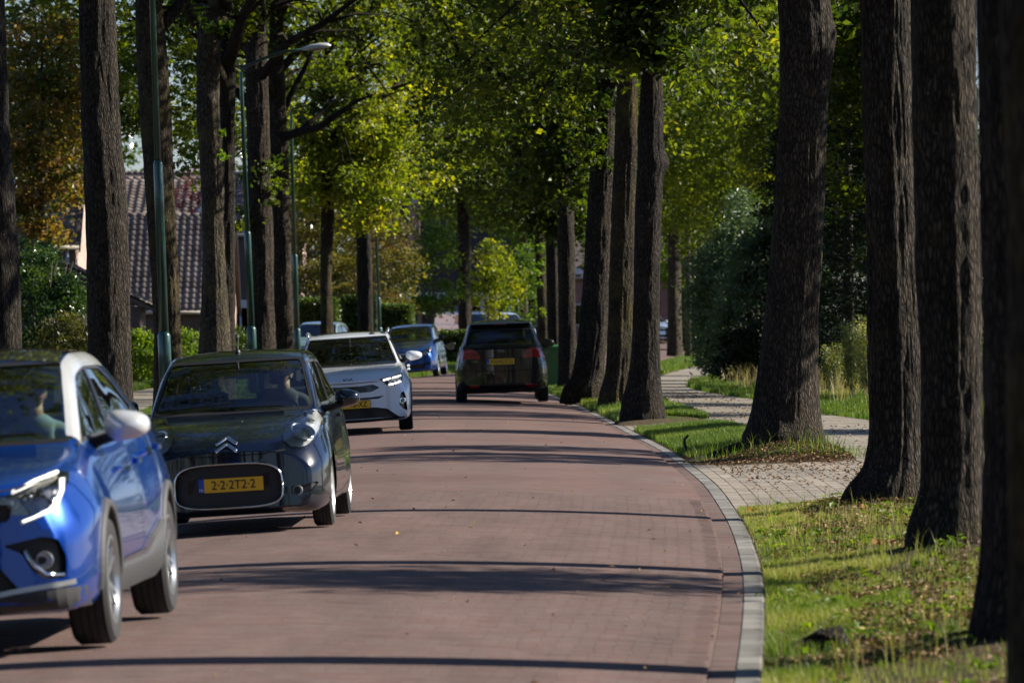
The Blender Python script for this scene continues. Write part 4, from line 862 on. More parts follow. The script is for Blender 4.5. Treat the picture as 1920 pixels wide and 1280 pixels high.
# ---------------------------------------------------------------- houses
def wallmat(name, c1, c2, joint, sc=1.0):
    m, nt, b, L = newmat(name); tc = nt.nodes.new('ShaderNodeTexCoord')
    sp = nt.nodes.new('ShaderNodeSeparateXYZ'); L(tc.outputs['Object'], sp.inputs[0]); ad = nt.nodes.new('ShaderNodeMath'); L(sp.outputs[0], ad.inputs[0]); L(sp.outputs[1], ad.inputs[1])
    cb = nt.nodes.new('ShaderNodeCombineXYZ'); L(ad.outputs[0], cb.inputs[0]); L(sp.outputs[2], cb.inputs[1])
    br = nt.nodes.new('ShaderNodeTexBrick'); L(cb.outputs[0], br.inputs['Vector']); br.inputs['Scale'].default_value = 1
    br.inputs['Brick Width'].default_value = .22*sc; br.inputs['Row Height'].default_value = .0625*sc; br.inputs['Mortar Size'].default_value = .008*sc
    br.inputs['Color1'].default_value = (*c1,1); br.inputs['Color2'].default_value = (*c2,1); br.inputs['Mortar'].default_value = (*joint,1)
    n = noi(nt, 1.3, 5, .65); d = ramp(nt, n.outputs['Fac'], [(.3, (.8,.8,.8)), (.7, (1.12,1.12,1.12))])
    L(mixc(nt, 1, br.outputs['Color'], d.outputs[0], 'MULTIPLY'), b.inputs['Base Color']); b.inputs['Roughness'].default_value = .9
    bump(nt, b, br.outputs['Fac'], -.5, .01); return m
W_BR = wallmat('brown_brick_wall', (.16,.095,.08), (.22,.13,.105), (.20,.18,.16))
W_PK = wallmat('pink_and_sunlit_brick_wall', (.42,.27,.22), (.50,.33,.27), (.45,.40,.36))  # lighter brick puts the gables' sunlight into the colour; plain pink elsewhere
W_RD = wallmat('red_brick_wall', (.32,.13,.09), (.38,.17,.12), (.3,.27,.25))
W_DK = wallmat('dark_brick_wall', (.10,.07,.065), (.14,.09,.08), (.12,.11,.10))
TILE = brickmat('brown_roof_tile', [(0,(.14,.108,.09)),(.5,(.195,.155,.13)),(1,(.25,.205,.175))]); TILED = brickmat('dark_roof_tile', [(0,(.006,.007,.012)),(1,(.012,.012,.020))]); TILED.node_tree.nodes['Principled BSDF'].inputs['Specular IOR Level'].default_value = .02
WHITE = plain('white_painted_wood', (.72,.72,.70), .5, var=.05); CREAM = plain('cream_trim', (.45,.40,.33), .6)
WOODG = plain('brown_timber_boards', (.115,.085,.07), .7, vscale=5); WOODO = plain('orange_timber', (.42,.21,.09), .6)
DARKM = plain('dark_metal', (.02,.022,.025), .5); BLUEW = plain('blue_grey_paint', (.32,.38,.46), .5)
WINGL = thin_glass('window_glass', (.25,.3,.32), .02, extra=.08); DARKIN = plain('dark_interior', (.012,.012,.014), .8)
def tile_mesh(w=.30, l=.36, amp=.028):
    V, Fc = [], []; nx = 7
    for j, (v, h) in enumerate(((0, .030), (l, .004))):
        for i in range(nx):
            t = i/(nx-1); V.append(((t-.5)*w*1.04, v, h+amp*math.sin(2*math.pi*t)+amp))
    for i in range(nx): t = i/(nx-1); V.append(((t-.5)*w*1.04, 0, h*0+amp*math.sin(2*math.pi*t)+amp-.02))
    for i in range(nx-1): Fc.append((i,i+1,nx+i+1,nx+i)); Fc.append((2*nx+i,2*nx+i+1,i+1,i))
    return V, Fc
def tiled_slope(parent, p0, width, rise, depth, mat, nparts, name='roof_tile', tw=.30, tl=.33, vis=None):
    """slope whose eave starts at p0 (parent space), running +x, rising away from the camera"""
    sl = math.hypot(rise, depth); ang = math.atan2(rise, depth); nx, ny = int(width/tw), int(sl/tl); V, Fc = tile_mesh(tw, tl*1.12, tw*.085)
    me = bpy.data.meshes.new(name); me.from_pydata(V, [], Fc); me.update(); me.materials.append(mat)
    for p in me.polygons: p.use_smooth = True
    cells = [(i, j) for j in range(ny) for i in range(nx)]; rng = random.Random(4)
    if vis: cells.sort(key=lambda c: 0 if vis(p0[0]+(c[0]+.5)*tw) else 1)
    M = Matrix.Rotation(ang, 4, 'X'); rest = MB()
    for q, (i, j) in enumerate(cells):
        loc = Vector(p0)+M @ Vector(((i+.5)*tw, j*tl, .01+rng.uniform(-.004,.004)))
        if q < nparts:
            o = link(name, me, None, parent); o.location = loc; o.rotation_euler = (ang, 0, rng.uniform(-.01,.01))
        else: rest.add([loc + M @ Vector(v) for v in V], Fc)
    if rest.v: o = rest.build(name+'_field', mat, parent, True, False); o['kind'] = 'stuff'
def house(name, x0, x1, y0, y1, eave, ridge, wall, gwall, roofm, label, tiles=0, tw=.30, tl=.33, over=.3, vis=None, group=None):
    g = -.25; root = empty(name, ((x0+x1)/2, y0, g), (0,0,0), label, 'house', group); w = (x1-x0)/2; d = y1-y0; e = eave-g; r = ridge-g; ym = d/2
    MB().box(-w, w, 0, d, 0, e).build('wall', wall, root)
    MB().prism([(0,e),(ym,r-.06),(d,e)], 'x', w-.22, w+.004).prism([(0,0),(0,e),(d,e),(d,0)], 'x', w+.001, w+.006).build('gable_wall', gwall, root)
    MB().prism([(0,e),(ym,r-.06),(d,e)], 'x', -w, -w+.22).build('gable_wall', gwall, root)
    sl = (r-e)/ym; roof = MB().prism([(-over,e-over*sl),(ym,r),(d+over,e-over*sl),(d+over,e-over*sl+.12),(ym,r+.12),(-over,e-over*sl+.12)], 'x', -w-.15, w+.15).build('roof', TILED if roofm is TILED else W_DK, root)
    if tiles: tiled_slope(roof, (-w-.12, -over, e-over*sl+.125), 2*w+.26, (ym+over)*sl, ym+over, roofm, tiles, tw=tw, tl=tl, vis=vis)
    rt = MB()
    k = int((2*w+.2)/.34)
    for i in range(k): x = -w-.1+i*.34; rt.tube([(x,ym,r+.10),(x+.35,ym,r+.115)], [.12,.105], 8)
    rt.build('ridge_tiles', roofm, roof, True)
    MB().tube([(-w-.15,-over-.06,e-over*sl+.04),(w+.15,-over-.06,e-over*sl+.04)], [.07,.07], 8).build('gutter', CREAM, root, True)
    MB().prism([(-over-.02,e-over*sl-.12),(ym,r-.12),(ym,r+.10),(-over-.02,e-over*sl+.10)], 'x', w+.15, w+.19).prism([(d+over,e-over*sl-.12),(ym,r-.12),(ym,r+.10),(d+over,e-over*sl+.10)], 'x', w+.15, w+.19).build('barge_board', DARKM, root)
    return root
def window(root, x0, x1, z0, z1, y=0, frame=WHITE, bars=1, name='window'):
    fw = .07; mb = MB().box(x0,x1,y-.05,y+.03,z0,z0+fw).box(x0,x1,y-.05,y+.03,z1-fw,z1).box(x0,x0+fw,y-.05,y+.03,z0+fw,z1-fw).box(x1-fw,x1,y-.05,y+.03,z0+fw,z1-fw)
    for k in range(bars): xm = x0+(x1-x0)*(k+1)/(bars+1); mb.box(xm-.03,xm+.03,y-.048,y+.02,z0+fw,z1-fw)
    f = mb.build(name, frame, root); MB().box(x0+.05,x1-.05,y-.02,y-.012,z0+.05,z1-.05).build('pane', WINGL, f); MB().box(x0+.04,x1-.04,y-.011,y-.004,z0+.04,z1-.04).build('dark_room_sheet', DARKIN, f); return f  # dark sheet behind the pane paints the unlit room
# garage with the pantile roof
h = house('garage', -14.9, -10.7, 200, 207, 1.92, 5.25, W_BR, W_PK, TILE, 'low garage with a sunlit brown pantile roof between the left-hand trunks', 300, .27, .29, vis=lambda x: x > -2.0)
w = 2.1
bd = MB()
for i in range(28):
    x = -w+.06+i*.146
    if x+.14 > w-.25: break
    o = MB().cbox(x, x+.136, -.045, .0, .05, 1.88, .006).build('door_board', WOODG, h)
MB().box(-w,w,-.07,-.003,1.90,2.10).build('lintel_beam', CREAM, h); MB().box(-1.05,-.93,-.075,-.046,.0,1.9).build('door_post', CREAM, h)
MB().tube([(w-.12,-.12,2.0),(w-.12,-.12,0)], [.045,.045], 8).build('rain_pipe', DARKM, h, True)
# big house behind the garage
h = house('brick_house', -19, -11.9, 226, 235, 5.5, 7.3, W_BR, W_PK, TILE, 'dark brick house with a long tiled roof behind the garage', 300, .34, .38, vis=lambda x: x > -.8)
window(h, 1.2, 2.6, 3.0, 4.3, 0); window(h, -1.5, 0.2, 3.0, 4.3, 0)
MB().prism([(-.9,6.9),(0,7.9),(.9,6.9)], 'y', .4, 2.2).build('dormer', WHITE, h).location = (2.5, 0, -1.2)
h2 = house('brick_house', -12.4, -10.3, 214, 222, 4.9, 7.2, W_DK, W_DK, TILE, 'narrow dark brick house end seen between pale trunk and second lamp post')
window(h2, -.5, .5, 1.0, 2.2, 0)
# house at the far left
h = house('brick_house', -26, -14.0, 171, 181, 4.05, 9.3, W_BR, W_PK, TILE, 'tall house at the far left with sunlit pink gable behind the orange-brown tree', 300, .32, .36, vis=lambda x: x > 2.0)
window(h, 4.0, 5.3, 2.4, 3.7, 0, WHITE, 1); window(h, 0.5, 2.5, 2.4, 3.7, 0, WHITE, 2); window(h, 3.6, 5.2, .6, 1.9, 0, WHITE, 1)
MB().tube([(5.75,-.1,4.2),(5.75,-.1,0)], [.06,.06], 8).build('rain_pipe', BLUEW, h, True)
d = MB().box(2.6,4.0,1.0,3.2,5.0,6.6).build('dormer', WHITE, h); MB().box(2.75,3.85,.97,.995,5.35,6.3).build('pane', WINGL, d); MB().prism([(2.4,6.6),(3.3,7.2),(4.2,6.6)], 'y', .8, 3.4).build('dormer_roof', TILE, d)
# shed with sloping roof in front of it
root = empty('shed', (px_X(140,163), 163, -.22), (0,0,0), 'dark brick shed with a sloping tiled roof left of the broad dark trunk', 'shed')
MB().box(-.6,2.0,0,2.5,0,2.1).build('wall', W_DK, root)
rf = MB().prism([(-.75,3.45),(2.4,1.95),(2.4,2.07),(-.75,3.57)], 'y', -.25, 2.7).build('roof', W_DK, root); MB().prism([(-.6,2.1),(-.6,3.37),(2.0,2.13)], 'y', 0, .15).build('gable_wall', W_DK, root)
for i in range(9):
    for j in range(9):
        t = i/9.0; M = Matrix.Translation((-.75+3.15*t+.17, -.25+.33*j+.16, 3.57-1.5*t-.06)) @ Matrix.Rotation(math.atan2(1.5,3.15), 4, 'Y') @ Matrix.Rotation(-math.pi/2, 4, 'Z')
        V, Fc = tile_mesh(.32,.40,.03)
        if i == 0 and j == 0: tm = bpy.data.meshes.new('roof_tile'); tm.from_pydata(V, [], Fc); tm.materials.append(TILE)
        o = link('roof_tile', tm, None, rf); o.matrix_local = M
# little flat-roofed house with white fascia
root = empty('house', (-9.6, 214, -.25), (0,0,0), 'small pink brick house with flat white fascia beside the third lamp post', 'house')
MB().box(-1.4,1.35,0,4,0,2.1).build('wall', W_PK, root); MB().box(-1.6,1.55,-.25,4.2,2.1,2.42).build('fascia', WHITE, root); window(root, .2, 1.0, .6, 1.7, 0, WHITE, 1)
# houses at the end of the street
h = house('brick_house', -9.3, 2.2, 352, 366, 2.95, 10.2, W_DK, W_RD, TILED, 'big house with steep dark roof at the end of the street', 0)
rf = [c for c in h.children if c.name.startswith('roof')][0]
ch = MB().box(2.55-.38+ -2.75,2.55+.38-2.75,1.6,2.4,4.5,9.0).build('chimney', W_RD, rf)
MB().box(-.66,.26,1.5,2.5,9.0,9.15).box(-.58,.18,1.58,2.42,9.15,9.4).build('chimney_cap', CREAM, ch)
ch.location.x = -2.75
MB().box(-5.9,5.9,-1.6,-.02,2.75,3.15).build('canopy', WHITE, h); 
for k, x in enumerate((-4.9,-3.2,.9,2.6,4.6)): window(h, x-.6, x+.6, .9, 2.3, -.01, WHITE, 1)
MB().box(-.25,.65,-.12,-.004,0,2.3).build('garage_door', BLUEW, h)
MB().box(-4.2,-2.4,-1.55,-1.4,1.6,2.7).box(-2.55,-2.38,-1.5,-1.3,0,2.7).box(-4.2,-4.05,-1.5,-1.3,0,2.7).build('timber_porch', WOODO, h)
for x in (1.6, 3.4, 5.4): MB().box(x-.1,x+.1,-1.5,-1.3,0,2.75).build('porch_post', WHITE, h)
h = house('brick_house', 3.4, 13, 345, 358, 4.0, 8.6, W_RD, W_PK, TILE, 'second house at the end of the street behind the dark trunks', 0)
window(h, -4.2, -2.6, 1.0, 2.4); window(h, -1.2, .6, 1.0, 2.4)
MB().box(-4.8,-3.6,-.4,-.1,4.3,4.8).build('sign_panel', WHITE, h)
h = house('brick_house', -24, -12, 300, 312, 4.5, 9.5, W_PK, W_PK, TILE, 'pink brick house hidden behind the olive trees', 0); window(h, 1, 3, 1, 2.4); window(h, 3.8, 5.4, 1, 2.4)
h = house('brick_house', 11.5, 19, 330, 342, 3.2, 7.5, W_DK, W_RD, TILED, 'low dark house in the gap beside the distant trunks', 0); window(h, -3, -1.6, .9, 2.2)

# ---------------------------------------------------------------- street lamps
LGREEN = plain('dark_green_lamp_paint', (.008,.045,.034), .32, var=.2, coat=.5); LTEAL = plain('teal_lamp_paint', (.02,.20,.17), .35, coat=.4); LGREY = plain('galvanised_steel', (.30,.31,.32), .4, .6)
def lamp(s, top, bot, joint_y, label, ytop, arm=None, mat=LGREEN, group='green lamp posts along the left side', w=(.052,.073,.10), base_h=.75):
    """top/bot: (x, y) pixels traced along the pole"""
    D = F/s; X1, Z1 = px_X(bot[0],D), px_Z(bot[1],D); X0, Z0 = px_X(top[0],D), px_Z(top[1],D); sl = (X0-X1)/(Z0-Z1)
    g = float(g0(D))+.02; xb = X1+sl*(g-Z1); root = empty('street_lamp', (xb,D,g), (0,0,0), label, 'street lamp', group)
    zt = px_Z(ytop, D)-g; zj = px_Z(joint_y, D)-g; bx = lambda z: (sl*z, 0, z)
    MB().tube([bx(-.1),bx(base_h+.62),bx(base_h+.68)], [w[2],w[2],w[1]], 16).build('base_sleeve', mat, root, True)
    MB().tube([bx(base_h+.6),bx(zj),bx(zj+.06)], [w[1],w[1],w[0]], 16).build('lower_pole', mat, root, True)
    p = [bx(zj),bx(zt-.25)]; r = [w[0],w[0]*.8]
    if arm:
        q = [(px_X(x,D)-xb, 0, px_Z(y,D)-g) for (x, y) in arm[0]]; p += q; r += [w[0]*.62]*len(q)
    MB().tube(p, r, 12).build('upper_pole', mat, root, True)
    if arm:
        (x0,y0),(x1,y1) = arm[1]; a = Vector((px_X(x0,D)-xb,0,px_Z(y0,D)-g)); b = Vector((px_X(x1,D)-xb,0,px_Z(y1,D)-g)); d = (b-a); Ln = d.length; ang = math.atan2(d.z, d.x)
        M = Matrix.Translation((a+b)/2) @ Matrix.Rotation(-ang, 4, 'Y')
        mb = MB(); prof = [(-.5,.035,.03),(-.42,.05,.045),(-.2,.095,.065),(.1,.125,.075),(.35,.11,.06),(.46,.07,.035),(.5,.01,.01)]
        V = []; n = 14
        for (t, wy, hz) in prof:
            for k in range(n):
                an = 2*math.pi*k/n; zz = math.sin(an)*hz*(1.25 if math.sin(an) > 0 else .55); V.append(M @ Vector((t*Ln, math.cos(an)*wy, zz)))
        fs = [(i*n+k, i*n+(k+1)%n, (i+1)*n+(k+1)%n, (i+1)*n+k) for i in range(len(prof)-1) for k in range(n)]
        hd = mb.add(V, fs).build('lamp_head', LHEAD, root, True)
        mb = MB().ell((0,0,-.035),(Ln*.28,.085,.03), M=M); mb.build('lamp_glass', WINGL, hd, True)
    return root
A0 = lambda s: None
lamp(122, (286,0), (308,640), 308, 'nearest green lamp post, in front of the mossy trunk on the left', -150, ([(283,-165),(290,-185),(330,-205),(420,-225)], ((420,-225),(495,-222))))
lamp(89, (452,140), (472,640), 438, 'green lamp post with curved arm and grey lamp head reaching right, second from the left', 150, ([(452,138),(456,130),(464,124),(500,108),(540,96),(572,93)], ((566,94),(621,86))))
lamp(70, (547,270), (556,600), 480, 'third lamp post, thin and green in front of the olive trees', 222, ([(546,212),(550,204),(600,192)], ((598,192),(644,187))))
lamp(58, (704,400), (711,610), 560, 'fourth lamp post, right of the trunk with the yellow-green crown', 285, ([(701,278),(705,270),(745,259)], ((743,259),(781,255))))
lamp(39, (1356,535), (1360,640), 590, 'teal lamp post at the bend of the cycle path on the right', 372, None, LTEAL, 'lamp posts and poles on the right', (.045,.062,.085), .3)
lamp(36, (1305,500), (1309,640), 596, 'thin grey pole left of the distant trunks', 382, None, LGREY, 'lamp posts and poles on the right', (.035,.045,.05), .3)

# ---------------------------------------------------------------- wheelie bin, posts
BING = plain('green_bin_plastic', (.025,.12,.035), .45, vscale=4); BINB = plain('black_rubber', (.012,.012,.012), .7)
def bin_(x, y, label):
    root = empty('wheelie_bin', (x,y,float(gz(x,y))), (0,0,-.15), label, 'bin')
    V = [(-.20,-.24,.06),(.20,-.24,.06),(.20,.24,.06),(-.20,.24,.06),(-.27,-.33,.98),(.27,-.33,.98),(.27,.33,.98),(-.27,.33,.98)]
    obj('bin_body', V, [(3,2,1,0),(0,1,5,4),(1,2,6,5),(2,3,7,6),(3,0,4,7)], BING, root)
    MB().cbox(-.30,.30,-.36,.36,.95,1.0,.012).build('rim', BING, root); MB().prism([(-.37,1.0),(-.37,1.03),(-.1,1.075),(.25,1.08),(.36,1.05),(.36,1.0)], 'x', -.30, .30).build('lid', BING, root)
    MB().tube([(-.2,.40,1.0),(.2,.40,1.0)], [.02,.02], 8).build('handle', BING, root)
    for sx in (-1,1):
        M = Matrix.Translation((sx*.25,.25,.1)) @ Matrix.Rotation(R(90),4,'Y'); MB().lathe([(.03,-.02),(.1,-.025),(.1,.025),(.03,.02)], 18, M).build('wheel', BINB, root, True)
bin_(px_X(1043,133), 133, 'green wheelie bin on the verge right of the brown car')
for k, (px_, D, lab) in enumerate(((733,190,'short wooden stake left of the blue hatchback'), (915,230,'wooden stake above the brown car roof'))):
    MB().box(-.035,.035,-.035,.035,-.1,1.35 if k == 0 else 1.9).build('wooden_stake', WOODO if k == 0 else WOODG).location = (px_X(px_,D), D, float(g0(D))); 
    tag(bpy.data.objects[-1] if False else [o for o in bpy.data.objects if o.name.startswith('wooden_stake')][-1], lab, 'stake')
# ---------------------------------------------------------------- car kit
BLACKP = plain('black_plastic_trim', (.014,.014,.015), .5, var=.2); BLACKG = plain('gloss_black', (.008,.008,.009), .15, coat=.6)
GREYP = plain('grey_plastic_cladding', (.035,.035,.037), .65); CHROME = plain('chrome', (.72,.73,.75), .12, 1.0, var=.03); SILV = plain('satin_silver', (.42,.43,.45), .3, .7, var=.05, coat=.6)
RUBBER = plain('tyre_rubber', (.018,.018,.019), .8, var=.25, vscale=30, bumps=.4); ALLOY = plain('alloy_rim', (.42,.43,.45), .28, .8, coat=.3); ALLOYL = plain('silver_hubcap', (.62,.63,.65), .3, .3, coat=.4); ALLOYD = plain('dark_alloy', (.07,.07,.075), .35, .6)
CGLASS = thin_glass('car_glass', (.55,.63,.59), .004, extra=.035); CGLASSD = thin_glass('privacy_glass', (.10,.12,.12), .004, extra=.02); LENS = thin_glass('lamp_lens', (.90,.92,.92), .01, extra=.06)
LINER = plain('interior_lining', (.02,.02,.021), .9); SEATM = plain('seat_fabric', (.028,.028,.032), .95, vscale=40); REFLEC = plain('lamp_reflector', (.88,.90,.93), .3, .45, var=.2, vscale=30)
YPLATE = plain('yellow_plate', (.80,.46,.015), .45, var=.04); BPLATE = plain('blue_plate_band', (.015,.08,.42), .45); INK = plain('black_lettering', (.012,.012,.012), .5); WINK = plain('white_lettering', (.7,.7,.7), .5)
REDL = plain('red_lamp_lens', (.34,.006,.012), .15, coat=.8, var=.1); REDD = plain('dark_red_lens', (.16,.006,.012), .15, coat=.8); ORL = plain('amber_lens', (.7,.2,.02), .3, coat=.5)
DRL = emis('daytime_light', (1.0,.93,.78), 1.6); MIRR = plain('mirror_glass', (.16,.19,.22), .03, 1.0, var=.02)
SEAMM = plain('panel_gap_shadow_line', (.004,.004,.005), .9)
def rpoly(P, r=.03, n=4):
    """round the corners of an outline"""
    out = []; m = len(P)
    for i in range(m):
        a, b, c = Vector(P[i-1]), Vector(P[i]), Vector(P[(i+1) % m]); u, w = (a-b), (c-b); rr = min(r, u.length*.45, w.length*.45); p, q = b+u.normalized()*rr, b+w.normalized()*rr
        for k in range(n+1):
            t = k/n; out.append(tuple(p*(1-t)**2 + b*2*t*(1-t) + q*t*t))
    return out
def mirx(P): return [(-x, z) for (x, z) in reversed(P)]
def inpoly(x, y, P):
    c = False; j = len(P)-1
    for i in range(len(P)):
        if (P[i][1] > y) != (P[j][1] > y) and x < (P[j][0]-P[i][0])*(y-P[i][1])/(P[j][1]-P[i][1])+P[i][0]: c = not c
        j = i
    return c
class Body:
    def __init__(s, L, keys, bulge=.12, rbulge=.06, Wf=.8, lean=0.0, ny=None):
        s.L = L; ys = ny if ny is not None else np.unique(np.round(np.concatenate([[0,.012,.03,.055,.085,.12,.16], np.arange(.2, L-.2, .045), [L-.19,L-.15,L-.11,L-.075,L-.045,L-.02,L]]), 4))
        K = {k: pchip([p[0] for p in v], [p[1] for p in v], ys) for k, v in keys.items()}
        bm = bmesh.new(); rings = []
        for i, y in enumerate(ys):
            g = {k: K[k][i] for k in K}; zm = g['zm']; w = g['w']
            P = [(0,g['zb']),(w*.6,g['zb']),(w*.93,g['zb']+.01),(w*.985,g['zb']+.10),(w,zm),(w*.995,zm+.08),(g['ws'],g['zs']),
                 (g['ws']-.03 if g['zt']-g['zs'] > .1 else (g['ws']+g['wt'])/2, g['zs']+.03 if g['zt']-g['zs'] > .1 else (g['zs']+g['zt'])/2+.004), (g['wt'],g['zt']),(g['wt']*.86, g['zt']+(g['zc']-g['zt'])*.42),(g['wt']*.5, g['zt']+(g['zc']-g['zt'])*.80),(0,g['zc'])]
            # Catmull-Rom through the points
            Q = []; n = len(P); sub = [3,3,3,4,2,4,2,6,3,4,6]
            E = [(-P[1][0],P[1][1])]+P+[(-P[-2][0],P[-2][1])]
            for a in range(n-1):
                p0,p1,p2,p3 = [Vector(E[a+k]) for k in range(4)]
                d0,d1,d2 = max((p1-p0).length,1e-4)**.5,max((p2-p1).length,1e-4)**.5,max((p3-p2).length,1e-4)**.5
                for k in range(sub[a]):
                    t = d0+d1*k/sub[a]; A1=p0*((d0-t)/d0)+p1*(t/d0); A2=p1*((d0+d1-t)/d1)+p2*((t-d0)/d1); A3=p2*((d0+d1+d2-t)/d2)+p3*((t-d0-d1)/d2)
                    B1=A1*((d0+d1-t)/(d0+d1))+A2*(t/(d0+d1)); B2=A2*((d0+d1+d2-t)/(d1+d2))+A3*((t-d0)/(d1+d2)); C=B1*((d0+d1-t)/d1)+B2*((t-d0)/d1); Q.append(C)
            Q.append(Vector(P[-1])); Q[0] = Vector(P[0]); rings.append((y, Q))
        def warp(x, y, z):
            yy = y - bulge*(1-(x/Wf)**2)*math.exp(-y/.45) + rbulge*(1-(x/Wf)**2)*math.exp(-(L-y)/.35)
            return (x, yy + lean*(z-.5)*math.exp(-y/.3), z)
        m = len(rings[0][1]); ringv = []
        for (y, Q) in rings:
            right = [bm.verts.new(warp(max(q.x,0), y, q.y)) for q in Q]
            left = [right[0]]+[bm.verts.new(warp(-max(q.x,1e-5), y, q.y)) for q in Q[1:-1]]+[right[-1]]
            ringv.append((right, left))
        for a in range(len(rings)-1):
            for side in (0,1):
                A, B = ringv[a][side], ringv[a+1][side]
                for k in range(m-1):
                    f = (A[k],B[k],B[k+1],A[k+1]) if side == 0 else (A[k+1],B[k+1],B[k],A[k]); bm.faces.new(f)
        for idx in (0, -1):
            R_, L_ = ringv[idx]; y = rings[idx][0]; Q = rings[idx][1]; nc = 22; rows = [[R_[0]]*(nc+1)]
            for k in range(1, m-1):
                row = [L_[k]]
                for c in range(1, nc): t = -1+2*c/nc; row.append(bm.verts.new(warp(Q[k].x*t, y, Q[k].y)))
                row.append(R_[k]); rows.append(row)
            rows.append([R_[-1]]*(nc+1))
            for k in range(m-1):
                for c in range(nc):
                    vs = [rows[k][c],rows[k][c+1],rows[k+1][c+1],rows[k+1][c]]; u = []
                    for v in vs:
                        if v not in u: u.append(v)
                    if len(u) >= 3:
                        try: bm.faces.new(u if idx == 0 else u[::-1])
                        except ValueError: pass
        bmesh.ops.remove_doubles(bm, verts=bm.verts, dist=1e-5); bmesh.ops.recalc_face_normals(bm, faces=bm.faces)
        s.bm = bm; s.bvh = BVHTree.FromBMesh(bm); s.warp = warp
    def proj(s, c, axis): return (c.x, c.z) if axis == 'f' else (c.y, c.z)
    def filt(s, axis, side):
        if axis == 'f':
            return (lambda c: c.y < s.L*.5) if side < 0 else (lambda c: c.y > s.L*.5)
        return (lambda c: c.x > .05) if side > 0 else (lambda c: c.x < -.05)
    def cut(s, poly, axis, side, maxy=None, minn=None):
        """cut the outline out of the shell; returns the removed piece as a bmesh.  axis 'f': front/rear view (x,z), side -1 front +1 rear; axis 's': side view (y,z), side sign of x"""
        bm = s.bm; f0 = s.filt(axis, side)
        def ok(f):
            c = f.calc_center_median()
            if not f0(c): return False
            if maxy is not None and not (maxy[0] < c.y < maxy[1]): return False
            if axis == 's' and abs(f.normal.x) < (.12 if minn is None else minn): return False
            if axis == 'f' and (f.normal.y*side) < (.03 if minn is None else minn): return False
            return True
        x0,x1,z0,z1 = min(p[0] for p in poly),max(p[0] for p in poly),min(p[1] for p in poly),max(p[1] for p in poly)
        def near(f):
            if not ok(f): return False
            P = [s.proj(v.co, axis) for v in f.verts]
            return max(p[0] for p in P) >= x0-.005 and min(p[0] for p in P) <= x1+.005 and max(p[1] for p in P) >= z0-.005 and min(p[1] for p in P) <= z1+.005
        m = len(poly); cand = set()
        for f in bm.faces:
            P = [s.proj(v.co, axis) for v in f.verts]
            if max(p[0] for p in P) < x0-.03 or min(p[0] for p in P) > x1+.03 or max(p[1] for p in P) < z0-.03 or min(p[1] for p in P) > z1+.03: continue
            if ok(f): cand.add(f)
        for i in range(m):
            a, b = poly[i], poly[(i+1) % m]; d = (b[0]-a[0], b[1]-a[1]); l = math.hypot(*d)
            if l < 1e-5: continue
            nr = (d[1]/l, -d[0]/l); bx0,bx1,bz0,bz1 = min(a[0],b[0])-.03,max(a[0],b[0])+.03,min(a[1],b[1])-.03,max(a[1],b[1])+.03
            fs = []; cand = {f for f in cand if f.is_valid}
            for f in cand:
                P = [s.proj(v.co, axis) for v in f.verts]
                if max(p[0] for p in P) < bx0 or min(p[0] for p in P) > bx1 or max(p[1] for p in P) < bz0 or min(p[1] for p in P) > bz1: continue
                fs.append(f)
            if not fs: continue
            co = (a[0],0,a[1]) if axis == 'f' else (0,a[0],a[1]); no = (nr[0],0,nr[1]) if axis == 'f' else (0,nr[0],nr[1])
            ge = set(fs)
            for f in fs: ge.update(f.edges); ge.update(f.verts)
            res = bmesh.ops.bisect_plane(bm, geom=list(ge), dist=1e-5, plane_co=co, plane_no=no)
            cand.update(g for g in res['geom'] if isinstance(g, bmesh.types.BMFace))
        sel = [f for f in cand if f.is_valid and near(f) and inpoly(*s.proj(f.calc_center_median(), axis), poly)]
        nb = bmesh.new(); vm = {}
        for f in sel:
            vs = []
            for v in f.verts:
                if v not in vm: vm[v] = nb.verts.new(v.co)
                vs.append(vm[v])
            nb.faces.new(vs)
        bmesh.ops.delete(bm, geom=sel, context='FACES'); nb.normal_update(); return nb
    def hit(s, u, w, axis, side):
        if axis == 'f': o, d = Vector((u, -3 if side < 0 else s.L+3, w)), Vector((0, 1 if side < 0 else -1, 0))
        else: o, d = Vector((3*side, u, w)), Vector((-side, 0, 0))
        h = s.bvh.ray_cast(o, d)
        return h
    def ribbon(s, pts, axis, side, width, off=.0015, closed=False, step=.03):
        P = [Vector(p) for p in pts]; 
        if closed: P.append(P[0])
        D = []
        for a, b in zip(P[:-1], P[1:]):
            n = max(1, int((b-a).length/step)); D += [a.lerp(b, k/n) for k in range(n)]
        D.append(P[-1]); mb = MB(); prev = None
        for i, p in enumerate(D):
            t = (D[min(i+1,len(D)-1)]-D[max(i-1,0)])
            if closed and i in (0, len(D)-1): t = D[1]-D[-2]
            if t.length < 1e-9: continue
            t.normalize(); nn = Vector((-t.y, t.x)); row = []
            for sg in (-1,1):
                q = p+nn*sg*width/2; h = s.hit(q.x, q.y, axis, side)
                if h[0] is None: row = None; break
                row.append(h[0]+h[1]*off)
            if row:
                mb.v += [tuple(row[0]), tuple(row[1])]; k = len(mb.v)
                if prev and (row[0]-prev[0]).length < .25: mb.f.append((k-4,k-3,k-1,k-2))
            prev = row
        return mb
